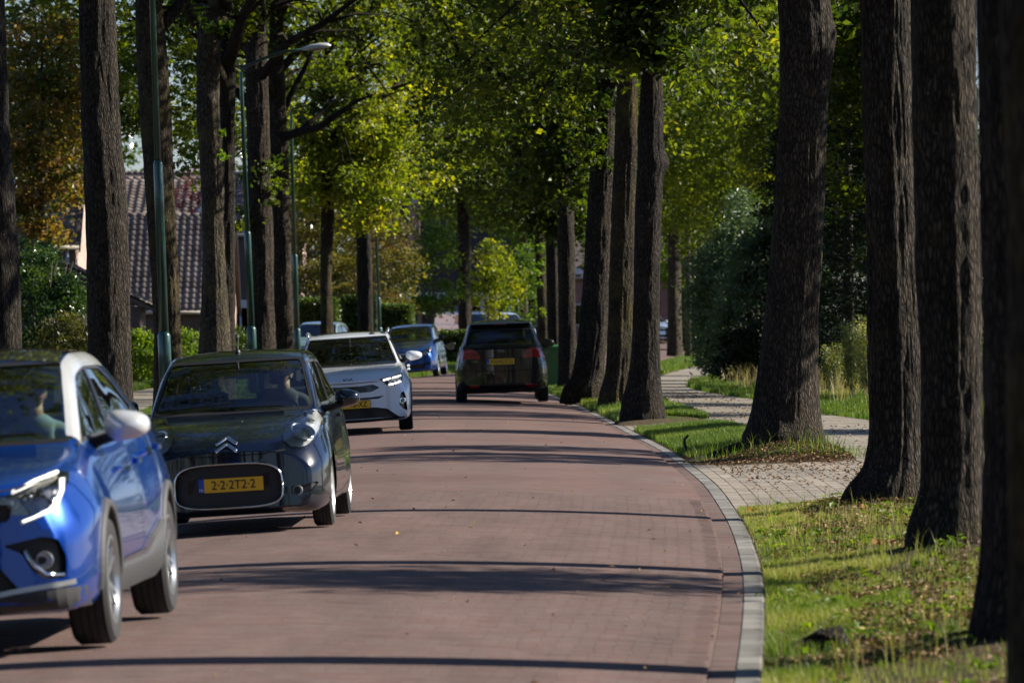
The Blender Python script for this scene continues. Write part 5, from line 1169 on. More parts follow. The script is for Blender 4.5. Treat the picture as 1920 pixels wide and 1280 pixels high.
def patch_obj(name, nb, mat, parent, off=0.0, thick=0.0, smooth=True):
    """shell piece moved along its normals; thick>0 gives it real edges"""
    b = nb.copy(); b.normal_update()
    N = {v: v.normal.copy() for v in b.verts}
    for v in b.verts: v.co += N[v]*off
    if thick:
        be = [e for e in b.edges if len(e.link_faces) == 1]; low = {}
        for e in be:
            for v in e.verts:
                if v not in low: low[v] = b.verts.new(v.co - N[v]*thick)
        for e in be:
            a, c = e.verts
            try: b.faces.new((a, c, low[c], low[a]))
            except ValueError: pass
    bmesh.ops.recalc_face_normals(b, faces=b.faces)
    me = bpy.data.meshes.new(name); b.to_mesh(me); b.free(); o = link(name, me, mat, parent, smooth)
    if thick: autosmooth(o, 40)
    return o
def recess_obj(name, nb, mat, parent, dvec, floor=True):
    """the piece pushed inwards with walls round it: a real opening with depth"""
    b = nb.copy(); be = [e for e in b.edges if len(e.link_faces) == 1]; top = {}
    for e in be:
        for v in e.verts:
            if v not in top: top[v] = b.verts.new(v.co)
    be = [(e.verts[0], e.verts[1]) for e in be]
    d = Vector(dvec)
    for v in list(b.verts):
        if v not in top.values(): v.co += d
    for a, c in be:
        try: b.faces.new((a, c, top[c], top[a]))
        except ValueError: pass
    me = bpy.data.meshes.new(name); b.to_mesh(me); b.free(); return link(name, me, mat, parent)
def lining(bd, parent, off=.03):
    b = bd.bm.copy(); b.normal_update()
    for v in b.verts: v.co -= v.normal*off
    rm = [f for f in b.faces if f.calc_center_median().z < .45]; bmesh.ops.delete(b, geom=rm, context='FACES')
    me = bpy.data.meshes.new('interior_lining'); b.to_mesh(me); b.free(); return link('interior_lining', me, LINER, parent, True)
def text_obj(name, s, size, mat, parent, loc, rot, ext=.001, sx=1.0, align='CENTER'):
    c = bpy.data.curves.new('t', 'FONT'); c.body = s; c.size = size; c.extrude = ext; c.align_x = align; c.align_y = 'CENTER'; c.offset = .0006*size/.08
    t = bpy.data.objects.new('t', c); COL.objects.link(t); dg = bpy.context.evaluated_depsgraph_get(); dg.update()
    me = bpy.data.meshes.new_from_object(t.evaluated_get(dg)); bpy.data.objects.remove(t); bpy.data.curves.remove(c); me.name = name
    me.materials.clear(); me.materials.append(mat); o = link(name, me, None, parent); o.location = loc; o.rotation_euler = rot; o.scale = (sx,1,1); return o
def plate(parent, cx, y, cz, text, facing=-1, w=.52, h=.11, tilt=0, size=.092, sx=.86, tx=.02, align='CENTER'):
    """facing -1: read from the front (towards -y)"""
    M = Matrix.Translation((cx, y, cz)) @ Matrix.Rotation(tilt, 4, 'X') @ (Matrix.Identity(4) if facing < 0 else Matrix.Rotation(math.pi, 4, 'Z'))
    p = MB().cbox(-w/2-.006, w/2+.006, -h/2-.006, h/2+.006, -.012, 0, .003, M @ Matrix.Rotation(R(90), 4, 'X')).build('number_plate', BLACKP, parent)
    q = MB().box(-w/2+.045, w/2, -.004, .001, -h/2, h/2, M).build('plate_face', YPLATE, p); MB().box(-w/2, -w/2+.0445, -.004, .001, -h/2, h/2, M).build('plate_band', BPLATE, p)
    t = text_obj('plate_text', text, size, INK, p, (0,0,0), (0,0,0), sx=sx, align=align); t.matrix_local = M @ Matrix.Translation((tx, -.0055, -.002)) @ Matrix.Rotation(R(90), 4, 'X') @ Matrix.Diagonal((sx,1,1,1))
    t2 = text_obj('plate_text', 'NL', .03, WINK, p, (0,0,0), (0,0,0)); t2.matrix_local = M @ Matrix.Translation((-w/2+.022, -.0055, -.032)) @ Matrix.Rotation(R(90), 4, 'X')
    return p
def wheel(parent, x, y, r, w, rimr, mat, style, side, rot=0.3, lip=None):
    """side +1: outer face towards +x"""
    M = Matrix.Translation((x, y, r)) @ Matrix.Rotation(R(90)*side, 4, 'Y')
    k = .022; prof = [(rimr,-w*.46),(rimr+.02,-w*.5),(r-k*1.2,-w*.5),(r-.004,-w*.40)]
    for g_ in (-.27,-.09,.09,.27): prof += [(r,w*(g_-.09+.005)),(r,w*(g_+.065)),(r-.008,w*(g_+.07)),(r-.008,w*(g_+.085))]
    prof += [(r-.004,w*.40),(r-k*1.2,w*.5),(rimr+.02,w*.5),(rimr,w*.46)]
    t = MB().lathe(prof, 48, M, True).build('wheel', RUBBER, parent); autosmooth(t, 30)
    mb = MB(); mb.lathe([(rimr+.006,w*.44),(rimr+.008,w*.49),(rimr-.006,w*.50),(rimr-.022,w*.40),(rimr-.026,-w*.42),(rimr+.004,-w*.44)], 40, M, True)
    mb.lathe([(.001,w*.36),(.055,w*.36),(.062,w*.30),(.062,w*.1),(.001,w*.1)], 20, M)
    ns = {'five': 5, 'twin': 5, 'cover': 9, 'seven': 7}[style]
    for q in range(ns):
        a = rot+2*math.pi*q/ns
        for da in ((-.16,.16) if style == 'twin' else (0,)):
            Q = M @ Matrix.Rotation(a+da, 4, 'Z'); wd = {'five': .05, 'twin': .026, 'cover': .04, 'seven': .034}[style]; r1 = rimr-.012
            mb.add([Q @ Vector(v) for v in ((.045,-wd*.7,w*.28),(r1,-wd*.5,w*.34),(r1,wd*.5,w*.34),(.045,wd*.7,w*.28),(.045,-wd*.45,w*.37),(r1,-wd*.3,w*.44),(r1,wd*.3,w*.44),(.045,wd*.45,w*.37))], [(3,2,1,0),(4,5,6,7),(0,1,5,4),(1,2,6,5),(2,3,7,6),(3,0,4,7)])
    ri = mb.build('rim', mat, t); autosmooth(ri, 30)
    MB().lathe([(.06,-w*.05),(rimr*.72,-w*.05),(rimr*.72,w*.02),(.06,w*.02)], 30, M, True).build('brake_disc', GREYP, t)
    if style == 'cover': MB().lathe([(.05,w*.2),(rimr-.03,w*.22),(rimr-.03,w*.19),(.05,w*.17)], 30, M, True).build('hubcap', mat, t)
    return t
def arch_poly(yc, zc, r, n=22, zlow=.02): 
    return [(yc+r*math.cos(a), zc+r*math.sin(a)) for a in np.linspace(-.25, math.pi+.25, n)] + [(yc-r*.97, zlow), (yc+r*.97, zlow)]
def cut_arches(bd, ys, r, zc, parent, w, inner=.62):
    for y in ys:
        for sd_ in (-1,1): bd.cut(arch_poly(y, zc, r), 's', sd_, minn=.0).free()
    mb = MB()
    for y in ys:
        for sd_ in (-1,1):
            n = 20; P = []
            for a in np.linspace(-.2, math.pi+.2, n):
                for x in (inner, w-.02): P.append((sd_*x, y+(r+.004)*math.cos(a), zc+(r+.004)*math.sin(a)))
            mb.add(P, [(2*i,2*i+1,2*i+3,2*i+2) for i in range(n-1)])
            pr = [(sd_*inner, y+(r+.004)*math.cos(a), zc+(r+.004)*math.sin(a)) for a in np.linspace(-.2, math.pi+.2, n)]; mb.add(pr, [tuple(range(n))])
    mb.build('wheel_arch_liner', LINER, parent, False, False)['kind'] = 'stuff'
def arch_trim(bd, yc, zc, r, width, mat, parent, thick=.018, a0=-.1, a1=math.pi+.1):
    for sd_ in (-1,1):
        mb = MB(); prev = None
        for a in np.linspace(a0, a1, 34):
            row = []
            for q, up in ((0,.4),(.2,1),(.8,1),(1,.1)):
                rr = r-.004+width*q; u, w_ = yc+rr*math.cos(a), zc+rr*math.sin(a); h = bd.hit(u, w_, 's', sd_)
                if h[0] is None or h[0].x*sd_ < .3: row = None; break
                row.append(Vector((h[0].x+sd_*thick*up, u, w_)))
            if row:
                row.insert(0, row[0]-Vector((sd_*.06,0,0)))
                if prev: mb.add(prev+row, [(k,k+1,k+6,k+5) for k in range(4)])
            prev = row
        if mb.v: mb.build('wheel_arch_trim', mat, parent, True)
def seat(parent, x, y, z, w=.48, h=.62, back=True):
    mb = MB(); mb.cbox(x-w/2,x+w/2,y-.5,y,z-.12,z+.02,.03)
    M = Matrix.Translation((x,y-.02,z)) @ Matrix.Rotation(R(-14),4,'X'); mb.cbox(-w/2,w/2,-.06,.06,0,h,.03,M); mb.cbox(-.13,.13,-.045,.045,h+.05,h+.24,.03,M); mb.box(-.06,-.045,-.01,.01,h,h+.06,M).box(.045,.06,-.01,.01,h,h+.06,M)
    return mb.build('seat', SEATM, parent)
def interior(parent, ycowl, zcowl, yfs, yrs, wi, L, drv=.36, sz=.52, mirror=(0,0,0)):
    seat(parent, .36, yfs, sz); seat(parent, -.36, yfs, sz); mb = MB(); mb.cbox(-wi+.08,wi-.08,yrs-.5,yrs,sz-.1,sz+.03,.04)
    M = Matrix.Translation((0,yrs,sz)) @ Matrix.Rotation(R(-16),4,'X'); mb.cbox(-wi+.08,wi-.08,-.07,.07,0,.52,.04,M)
    for x in (-.38,.38): mb.cbox(x-.12,x+.12,-.04,.04,.53,.68,.03,M)
    mb.build('rear_seat', SEATM, parent)
    MB().prism([(ycowl-.02,.3),(ycowl-.02,zcowl-.03),(ycowl+.2,zcowl+.0),(ycowl+.42,zcowl-.04),(ycowl+.46,zcowl-.25),(ycowl+.40,.3)], 'x', -wi+.05, wi-.05).build('dashboard', LINER, parent)
    MB().box(-wi+.02, wi-.02, ycowl, L-.35, .28, .34).build('floor_pan', LINER, parent)
    M = Matrix.Translation((drv, yfs-.72+.0, sz+.36)) @ Matrix.Rotation(R(-25+90),4,'X'); n = 24; mb = MB()
    pts = [M @ Vector((.185*math.cos(2*math.pi*k/n), .185*math.sin(2*math.pi*k/n), 0)) for k in range(n+1)]; mb.tube(pts, .014, 7, False); mb.box(-.17,.17,-.015,.015,-.01,.01,M); mb.ell((0,0,0),(.055,.05,.02),10,6,M)
    mb.tube([M @ Vector((0,0,0)), M @ Vector((0,.0,-.3))], [.03,.03], 8); mb.build('steering_wheel', BLACKP, parent)
    mx, my, mz = mirror; MB().cbox(mx-.12,mx+.12,my-.015,my+.015,mz-.035,mz+.035,.012).tube([(mx,my,mz+.03),(mx,my-.02,mz+.10)], [.012,.012], 6).build('rear_view_mirror', BLACKP, parent)
def door_mirror(parent, x, y, z, sx, sz_, sy, mat, side, arm=None, glassback=True):
    mb = MB(); V = []; n = 20; prof = [(-1,.50),(-.96,.80),(-.80,.97),(-.45,1.0),(0,.98),(.40,.86),(.70,.62),(.90,.34),(1.0,.06)]
    # housing: bulged towards the front (-y), flat mirror side at the back
    P = [];
    for i, (t, k) in enumerate([(1,1.0),(.6,1.0),(.1,.95),(-.4,.78),(-.75,.5),(-.95,.2),(-1,.02)]):
        for q in range(n):
            a = 2*math.pi*q/n; c, s_ = math.cos(a), math.sin(a); e = .72
            ux = math.copysign(abs(c)**e, c); uz = math.copysign(abs(s_)**e, s_)*(1-.22*ux*side)
            P.append((x+ux*sx*k, y+t*sy, z+uz*sz_*k))
    mb.add(P, [(i*n+q,i*n+(q+1)%n,(i+1)*n+(q+1)%n,(i+1)*n+q) for i in range(6) for q in range(n)]+[tuple(range(n))])
    h = mb.build('door_mirror', mat, parent, True)
    bk = [Vector((x+(px_-x)*.80, y+sy+.004, z+(pz-z)*.76)) for (px_, _, pz) in P[:n]]; obj('mirror_glass', [tuple(v) for v in bk], [tuple(range(n))], MIRR, h)
    a = arm or (side*.10, .02, -.02); MB().tube([(x-side*sx*.5, y+.0, z-sz_*.6), (x-side*(sx+.04), y+.03, z-sz_*.95), (x-side*(sx+.16), y+.05, z-sz_*1.05)], [.028,.03,.034], 8).build('mirror_arm', BLACKP, h)
    return h

def surfm(bd, x, z, depth, side=-1):
    h = bd.hit(x, z, 'f', side); n = h[1] if h[0] is not None else Vector((0,side,0))
    if n.y*side < 0: n = -n
    return Matrix.Translation((h[0] if h[0] is not None else Vector((x,0,z)))-n*depth) @ n.to_track_quat('Z','X').to_matrix().to_4x4()
SILVW = plain('silver_white_paint', (.66,.67,.69), .25, .25, var=.03, coat=.8)
# ---------------------------------------------------------------- people
def skin_body(name, pts, edges, rad, mat, parent, sub=2):
    me = bpy.data.meshes.new(name); me.from_pydata(pts, edges, []); me.update(); o = bpy.data.objects.new(name, me); COL.objects.link(o)
    m = o.modifiers.new('s', 'SKIN'); m.use_smooth_shade = True; sv = me.skin_vertices[0] if me.skin_vertices else None
    if sv is None:
        me.attributes  # layer is added by the modifier
    for i, r in enumerate(rad): me.skin_vertices[0].data[i].radius = r if hasattr(r, '__len__') else (r, r)
    me.skin_vertices[0].data[0].use_root = True
    s2 = o.modifiers.new('u', 'SUBSURF'); s2.levels = sub; s2.render_levels = sub
    dg = bpy.context.evaluated_depsgraph_get(); dg.update(); nm = bpy.data.meshes.new_from_object(o.evaluated_get(dg)); bpy.data.objects.remove(o); nm.name = name
    nm.materials.clear(); return link(name, nm, mat, parent, True)
SKINM = plain('skin', (.52,.31,.22), .5, var=.06)
def driver(loc, rotz, roll, label, shirt, hairc, turn=0.0, sc=1.0, hat=None):
    """seated driver; local: faces -y, hips at the origin"""
    root = empty('person', loc, (0, roll, rotz), label, 'person'); root.scale = (sc,sc,sc)
    sm = plain('clothes', shirt, .85, vscale=25); hm = plain('hair', hairc, .6, vscale=60)
    P = [(0,0,.0),(0,.01,.17),(0,.04,.34),(0,.05,.47),(0,.035,.56),   # pelvis, belly, chest, neck base, neck
         (.10,-.02,-.02),(.14,-.42,.06),(.14,-.50,-.30),(.14,-.62,-.36),(-.10,-.02,-.02),(-.15,-.42,.06),(-.15,-.50,-.30),(-.15,-.62,-.36),
         (.17,.05,.43),(.25,-.09,.23),(.17,-.34,.29),(-.17,.05,.43),(-.25,-.09,.23),(-.17,-.34,.29)]
    E = [(0,1),(1,2),(2,3),(3,4),(0,5),(5,6),(6,7),(7,8),(0,9),(9,10),(10,11),(11,12),(3,13),(13,14),(14,15),(3,16),(16,17),(17,18)]
    Rr = [(.16,.12),(.15,.11),(.17,.115),(.09,.08),(.052,.055),(.10,.09),(.075,.075),(.05,.05),(.045,.035),(.10,.09),(.075,.075),(.05,.05),(.045,.035),(.07,.065),(.05,.05),(.032,.032),(.07,.065),(.05,.05),(.032,.032)]
    skin_body('body', P, E, Rr, sm, root)
    # head with a face
    H = Matrix.Translation((0,.02,.70)) @ Matrix.Rotation(turn, 4, 'Z'); mb = MB(); nu, nv = 24, 18; V = []
    for i in range(nv+1):
        ph = math.pi*i/nv-math.pi/2
        for k in range(nu):
            t = 2*math.pi*k/nu; x, y, z = math.cos(ph)*math.sin(t), -math.cos(ph)*math.cos(t), math.sin(ph); fr = max(0,-y)
            jaw = 1-.28*max(0,-z)**1.2; X, Y, Z = x*.076*jaw, y*.098*(jaw if y > 0 else 1), z*.125
            Y -= .028*math.exp(-((x/.16)**2+((z+.12)/.2)**2))*(fr > 0)            # nose
            Y += .012*(math.exp(-(((abs(x)-.42)/.2)**2+((z-.08)/.14)**2)))*(fr > 0)  # eye hollows
            Y -= .008*math.exp(-((x/.35)**2+((z+.5)/.09)**2))*(fr > 0); Y -= .010*math.exp(-((x/.3)**2+((z+.85)/.15)**2))*(fr > 0)
            V.append(H @ Vector((X,Y,Z)))
    mb.add(V, [(i*nu+k,i*nu+(k+1)%nu,(i+1)*nu+(k+1)%nu,(i+1)*nu+k) for i in range(nv) for k in range(nu)])
    for sx in (-1,1): mb.ell((sx*.079,.008,-.005),(.012,.022,.033),8,6,H)
    mb.tube([(0,.035,.50),(0,.03,.62)], [.052,.052], 12)
    hd = mb.build('head', SKINM, root, True)
    e = MB(); [e.ell((sx*.032,-.083,.010),(.013,.008,.008),8,6,H) for sx in (-1,1)]; e.build('eyes', INK, hd, True)
    e = MB(); e.ell((0,-.093,-.062),(.026,.007,.008),10,6,H); e.build('mouth', plain('lips', (.42,.16,.13), .5), hd, True)
    hb = MB(); V = []
    for i in range(11):
        ph = -.55+(math.pi/2+.55)*i/10
        for k in range(nu):
            t = 2*math.pi*k/nu; x, y, z = math.cos(ph)*math.sin(t), -math.cos(ph)*math.cos(t), math.sin(ph); up = .045 if y < -.35 else 0
            zz = max(z, .52+.1*abs(x)) if y < -.45 else z; q = math.sqrt(max(0,1-zz*zz))/max(1e-3,math.hypot(x,y)) if zz != z else 1
            V.append(H @ Vector((x*.089*q, y*.108*q+.008, zz*.137)))
    hb.add(V, [(i*nu+k,i*nu+(k+1)%nu,(i+1)*nu+(k+1)%nu,(i+1)*nu+k) for i in range(10) for k in range(nu)]); hb.build('hair', hm, root, True)
    for sx in (-1,1):       # hands closed on the rim
        hm_ = MB(); c = Vector((sx*.17,-.36,.30)); hm_.tube([c, c+Vector((-sx*.004,-.045,.035)), c+Vector((-sx*.01,-.075,.055))], [.028,.036,.030], 8)
        for q in range(4):
            b = c+Vector((sx*.022-sx*.004*q,-.070-.004*q,.075-.022*q)); ln = (.030,.034,.032,.026)[q]
            hm_.tube([b, b+Vector((-sx*.012,-ln,.004)), b+Vector((-sx*.034,-ln-.008,-.004)), b+Vector((-sx*.045,-ln+.012,-.012))], [.0095,.009,.0085,.007], 6)
        b = c+Vector((-sx*.02,-.03,.055)); hm_.tube([b, b+Vector((-sx*.02,-.012,.022)), b+Vector((-sx*.026,-.035,.030))], [.011,.010,.008], 6)
        hm_.build('hand', SKINM, root, True)
    return root
def place_car(root, X, D, yaw, z, roll): root.location = (X, D, z); root.rotation_mode = 'ZXY'; root.rotation_euler = (0, roll, yaw)
# ---------------------------------------------------------------- black small hatchback
def seams(bd, parent, L_, w=.006):
    """L_: list of (pts, axis, side)"""
    for pts, ax, sd_ in L_:
        r = bd.ribbon(pts, ax, sd_, w, .0012)
        if r.f: r.build('panel_gap', SEAMM, parent, False, False)
def glass_and_frame(bd, root, poly, ax, sd_, name, glass, rim=.012, maxy=None, off=-.006, minn=None, frame=True):
    nb = bd.cut(poly, ax, sd_, maxy, minn); o = patch_obj(name, nb, glass, root, off); nb.free()
    if frame:
        r = bd.ribbon(poly, ax, sd_, rim, .001, closed=True, step=.02); 
        if r.v: r.build('window_seal', BLACKP, o, False, False)
    return o
def car_black():
    L = 3.43; k = dict(
     zb=[(0,.20),(.12,.15),(.5,.16),(3.0,.18),(L,.26)],
     w=[(0,.66),(.06,.71),(.16,.755),(.35,.79),(.6,.805),(1.2,.80),(2.2,.80),(2.8,.815),(3.1,.80),(3.3,.76),(L,.70)],
     zm=[(0,.42),(.5,.52),(2,.50),(L,.55)],
     ws=[(0,.55),(.08,.61),(.2,.665),(.4,.70),(.75,.725),(1.3,.74),(2.6,.74),(3.1,.72),(L,.62)],
     zs=[(0,.60),(.08,.665),(.2,.72),(.4,.80),(.75,.885),(1.3,.93),(2.6,.99),(3.1,1.02),(L,.96)],
     wt=[(0,.44),(.08,.50),(.2,.56),(.4,.62),(.72,.665),(.80,.665),(1.0,.635),(1.3,.585),(1.5,.56),(2.2,.57),(3.0,.545),(3.25,.55),(L,.52)],
     zt=[(0,.63),(.08,.70),(.2,.765),(.4,.85),(.72,.93),(.80,.965),(1.0,1.11),(1.3,1.30),(1.5,1.375),(1.8,1.405),(2.2,1.405),(3.0,1.36),(3.2,1.28),(L,1.00)],
     zc=[(0,.66),(.08,.73),(.2,.795),(.4,.875),(.72,.955),(.80,.99),(1.0,1.145),(1.3,1.345),(1.5,1.425),(1.8,1.46),(2.2,1.465),(3.0,1.42),(3.2,1.33),(L,1.02)])
    bd = Body(L, k, .15, .06, .78, .04); root = empty('small_hatchback', (0,0,0), (0,0,0), 'small black hatchback with round headlights and oval chrome grille ring, coming towards the viewer', 'car', 'cars coming down the left lane')
    P = paint('black_paint', (.003,.006,.016), .1, .2, .01, .2); YF, YR, RW = .70, 3.04, .29
    cut_arches(bd, (YF, YR), .325, .29, root, .80)
    wsh = rpoly([(-.655,.965),(.655,.965),(.545,1.375),(-.545,1.375)], .06); ws = glass_and_frame(bd, root, wsh, 'f', -1, 'windscreen', CGLASS, .022, (.5,1.7), minn=.2)
    rw = rpoly([(-.56,1.02),(.56,1.02),(.49,1.32),(-.49,1.32)], .06); glass_and_frame(bd, root, rw, 'f', 1, 'rear_window', CGLASS, .02, (3.0,3.6), minn=.15)
    for sd_ in (1,-1):
        fw = rpoly([(.98,.985),(1.42,1.335),(1.98,1.345),(1.98,.99)], .04); bw = rpoly([(2.06,.99),(2.06,1.345),(2.6,1.315),(2.92,1.06),(2.86,1.02)], .05)
        glass_and_frame(bd, root, fw, 's', sd_, 'side_window', CGLASS, .02, minn=.3); glass_and_frame(bd, root, bw, 's', sd_, 'side_window', CGLASS, .02, minn=.3)
    # oval grille opening
    gr = [(.432*math.copysign(abs(math.cos(a))**.50, math.cos(a))*(1-.05*math.sin(a)), .392+.176*math.copysign(abs(math.sin(a))**.55, math.sin(a))) for a in np.linspace(0, 2*math.pi, 41)[:-1]]; nb = bd.cut(gr, 'f', -1, (-.3,.5)); recess_obj('grille', nb, BLACKP, root, (0,.05,0)); nb.free()
    r = bd.ribbon(gr, 'f', -1, .011, .003, closed=True, step=.015); ring = r.build('grille_ring', CHROME, root, True, False); sol = ring.modifiers.new('s','SOLIDIFY'); sol.thickness = .012; sol.offset = 0
    mb = MB()
    for z in (.255,.285,.31,.49,.515,.54): x = .40 if .3 < z < .5 else .36; mb.box(-x,x,-.02+.05-.13+.15*0+.03,.02-.03,z,z+.009)
    mb.box(-.33,.33,-.085,-.03,.33,.475); mb.build('grille_slats', BLACKG, root)
    plate(root, .02, -.115+.01, .40, '2\u00b72\u00b72T2\u00b72', size=.10, sx=.92)
    # headlights
    for sg in (1,-1):
        hl = [(.455,.80),(.47,.73),(.52,.685),(.59,.672),(.655,.69),(.70,.74),(.722,.80),(.728,.88),(.715,.925),(.66,.935),(.585,.925),(.51,.885)]
        hl = [(.60+(x-.60)*1.14, .80+(z-.80)*1.12) for x, z in hl]; hl = hl if sg > 0 else mirx(hl); nb = bd.cut(hl, 'f', -1, (-.3,.9), minn=-.2)
        rb = recess_obj('headlight', nb, REFLEC, root, (-sg*.01,.06,-.02)); patch_obj('headlight_lens', nb, LENS, rb, .004); nb.free()
        r = bd.ribbon(hl, 'f', -1, .012, .004, closed=True, step=.02); r.build('lamp_rim', P, rb, False, False)
        M = surfm(bd, sg*.60, .80, .058); MB().lathe([(.088,.05),(.094,.05),(.088,.02),(.072,-.01),(.045,-.03),(.016,-.036),(.016,.01),(.001,.014)], 28, M).build('reflector_bowl', CHROME, rb, True)
        MB().lathe([(.094,.055),(.106,.055),(.106,.045),(.094,.045)], 30, M, True).build('chrome_ring', CHROME, rb, True)
        M2 = surfm(bd, sg*.665, .885, .05); MB().lathe([(.03,.03),(.034,.03),(.028,0),(.001,-.01)], 18, M2).build('indicator_bowl', REFLEC, rb, True)
        fg = rpoly([(.50,.30),(.565,.285),(.66,.315),(.715,.375),(.70,.385),(.60,.365),(.50,.36)], .02); fg = fg if sg > 0 else mirx(fg)
        nb = bd.cut(fg, 'f', -1, (-.3,.5)); fr = recess_obj('fog_recess', nb, BLACKP, root, (0,.03,0)); nb.free(); h = bd.hit(sg*.55, .325, 'f', -1)
        if h[0]: M = Matrix.Translation((sg*.55, h[0].y+.025, .325)) @ Matrix.Rotation(R(90),4,'X'); MB().lathe([(.036,.02),(.040,.02),(.036,0),(.02,-.012),(.001,-.014)], 20, M).build('fog_lamp', REFLEC, fr, True)
        door_mirror(root, sg*.915, 1.16, 1.02, .105, .075, .06, P, sg)
        mb = MB()
        for z in (.84,.80): mb.cbox(sg*.81 if sg > 0 else -.845, sg*.845 if sg > 0 else -.81, 1.86, 1.98, z, z+.03, .006)
        MB().cbox(min(sg*.775,sg*.815), max(sg*.775,sg*.815), 1.85, 1.99, .86, .89, .008).build('door_handle', P, root)
    # double chevron emblem
    for dz in (0,.052):
        pts = [(-.083,.66+dz),(0,.715+dz),(.083,.66+dz)]; mb = MB(); 
        for a, b in ((0,1),(1,2)):
            r = bd.ribbon([pts[a],pts[b]], 'f', -1, .021, .008, step=.012); mb.add(r.v, r.f)
        o = mb.build('emblem_chevron', CHROME, root, True, False); sol = o.modifiers.new('s','SOLIDIFY'); sol.thickness = .01
    seams(bd, root, [([(-.47,.655),(-.3,.635),(0,.628),(.3,.635),(.47,.655)],'f',-1), ([(-.70,.93),(-.66,.955)],'f',-1), ([(.95,.98),(.97,.7),(.97,.28),(1.1,.25),(2.0,.25),(2.03,.5),(2.03,1.34)],'s',1), ([(2.03,.25),(2.6,.3),(2.8,.6),(2.95,.85),(2.95,1.05)],'s',1)], .009)
    r = bd.ribbon([(-.62,1.385),(-.60,1.33)], 'f', -1, .01)
    # wipers, aerial
    mb = MB()
    for a, b in (((-.55,.985),(.02,1.02)), ((-.1,.985),(.42,.975))):
        p = [];
        for t in np.linspace(0,1,8):
            x, z = a[0]+(b[0]-a[0])*t, a[1]+(b[1]-a[1])*t; h = bd.hit(x, z, 'f', -1); p.append(h[0]+h[1]*.022 if h[0] else Vector((x,.7,z)))
        mb.tube(p, .008, 6)
    mb.build('wiper', BLACKP, root); h = bd.bvh.ray_cast(Vector((.0,1.62,3)), Vector((0,0,-1)))[0]
    MB().lathe([(.025,0),(.018,.02),(.006,.03)], 12, Matrix.Translation(h)).tube([h+Vector((0,0,.02)), h+Vector((.01,.09,.16))], [.005,.003], 6).build('aerial', BLACKP, root)
    b = bd.bm; me = bpy.data.meshes.new('body'); b.to_mesh(me); link('body', me, P, root, True); lining(bd, root)
    MB().box(-.6,.6,.2,3.2,.16,.2).build('underbody', BLACKP, root)
    for y in (YF,YR):
        for sg in (1,-1): wheel(root, sg*.70, y, RW, .165, .19, ALLOYL, 'cover', sg, .3+y)
    interior(root, .78, .96, 1.75, 2.65, .70, L, mirror=(.02,1.28,1.27)); b.free()
    return root

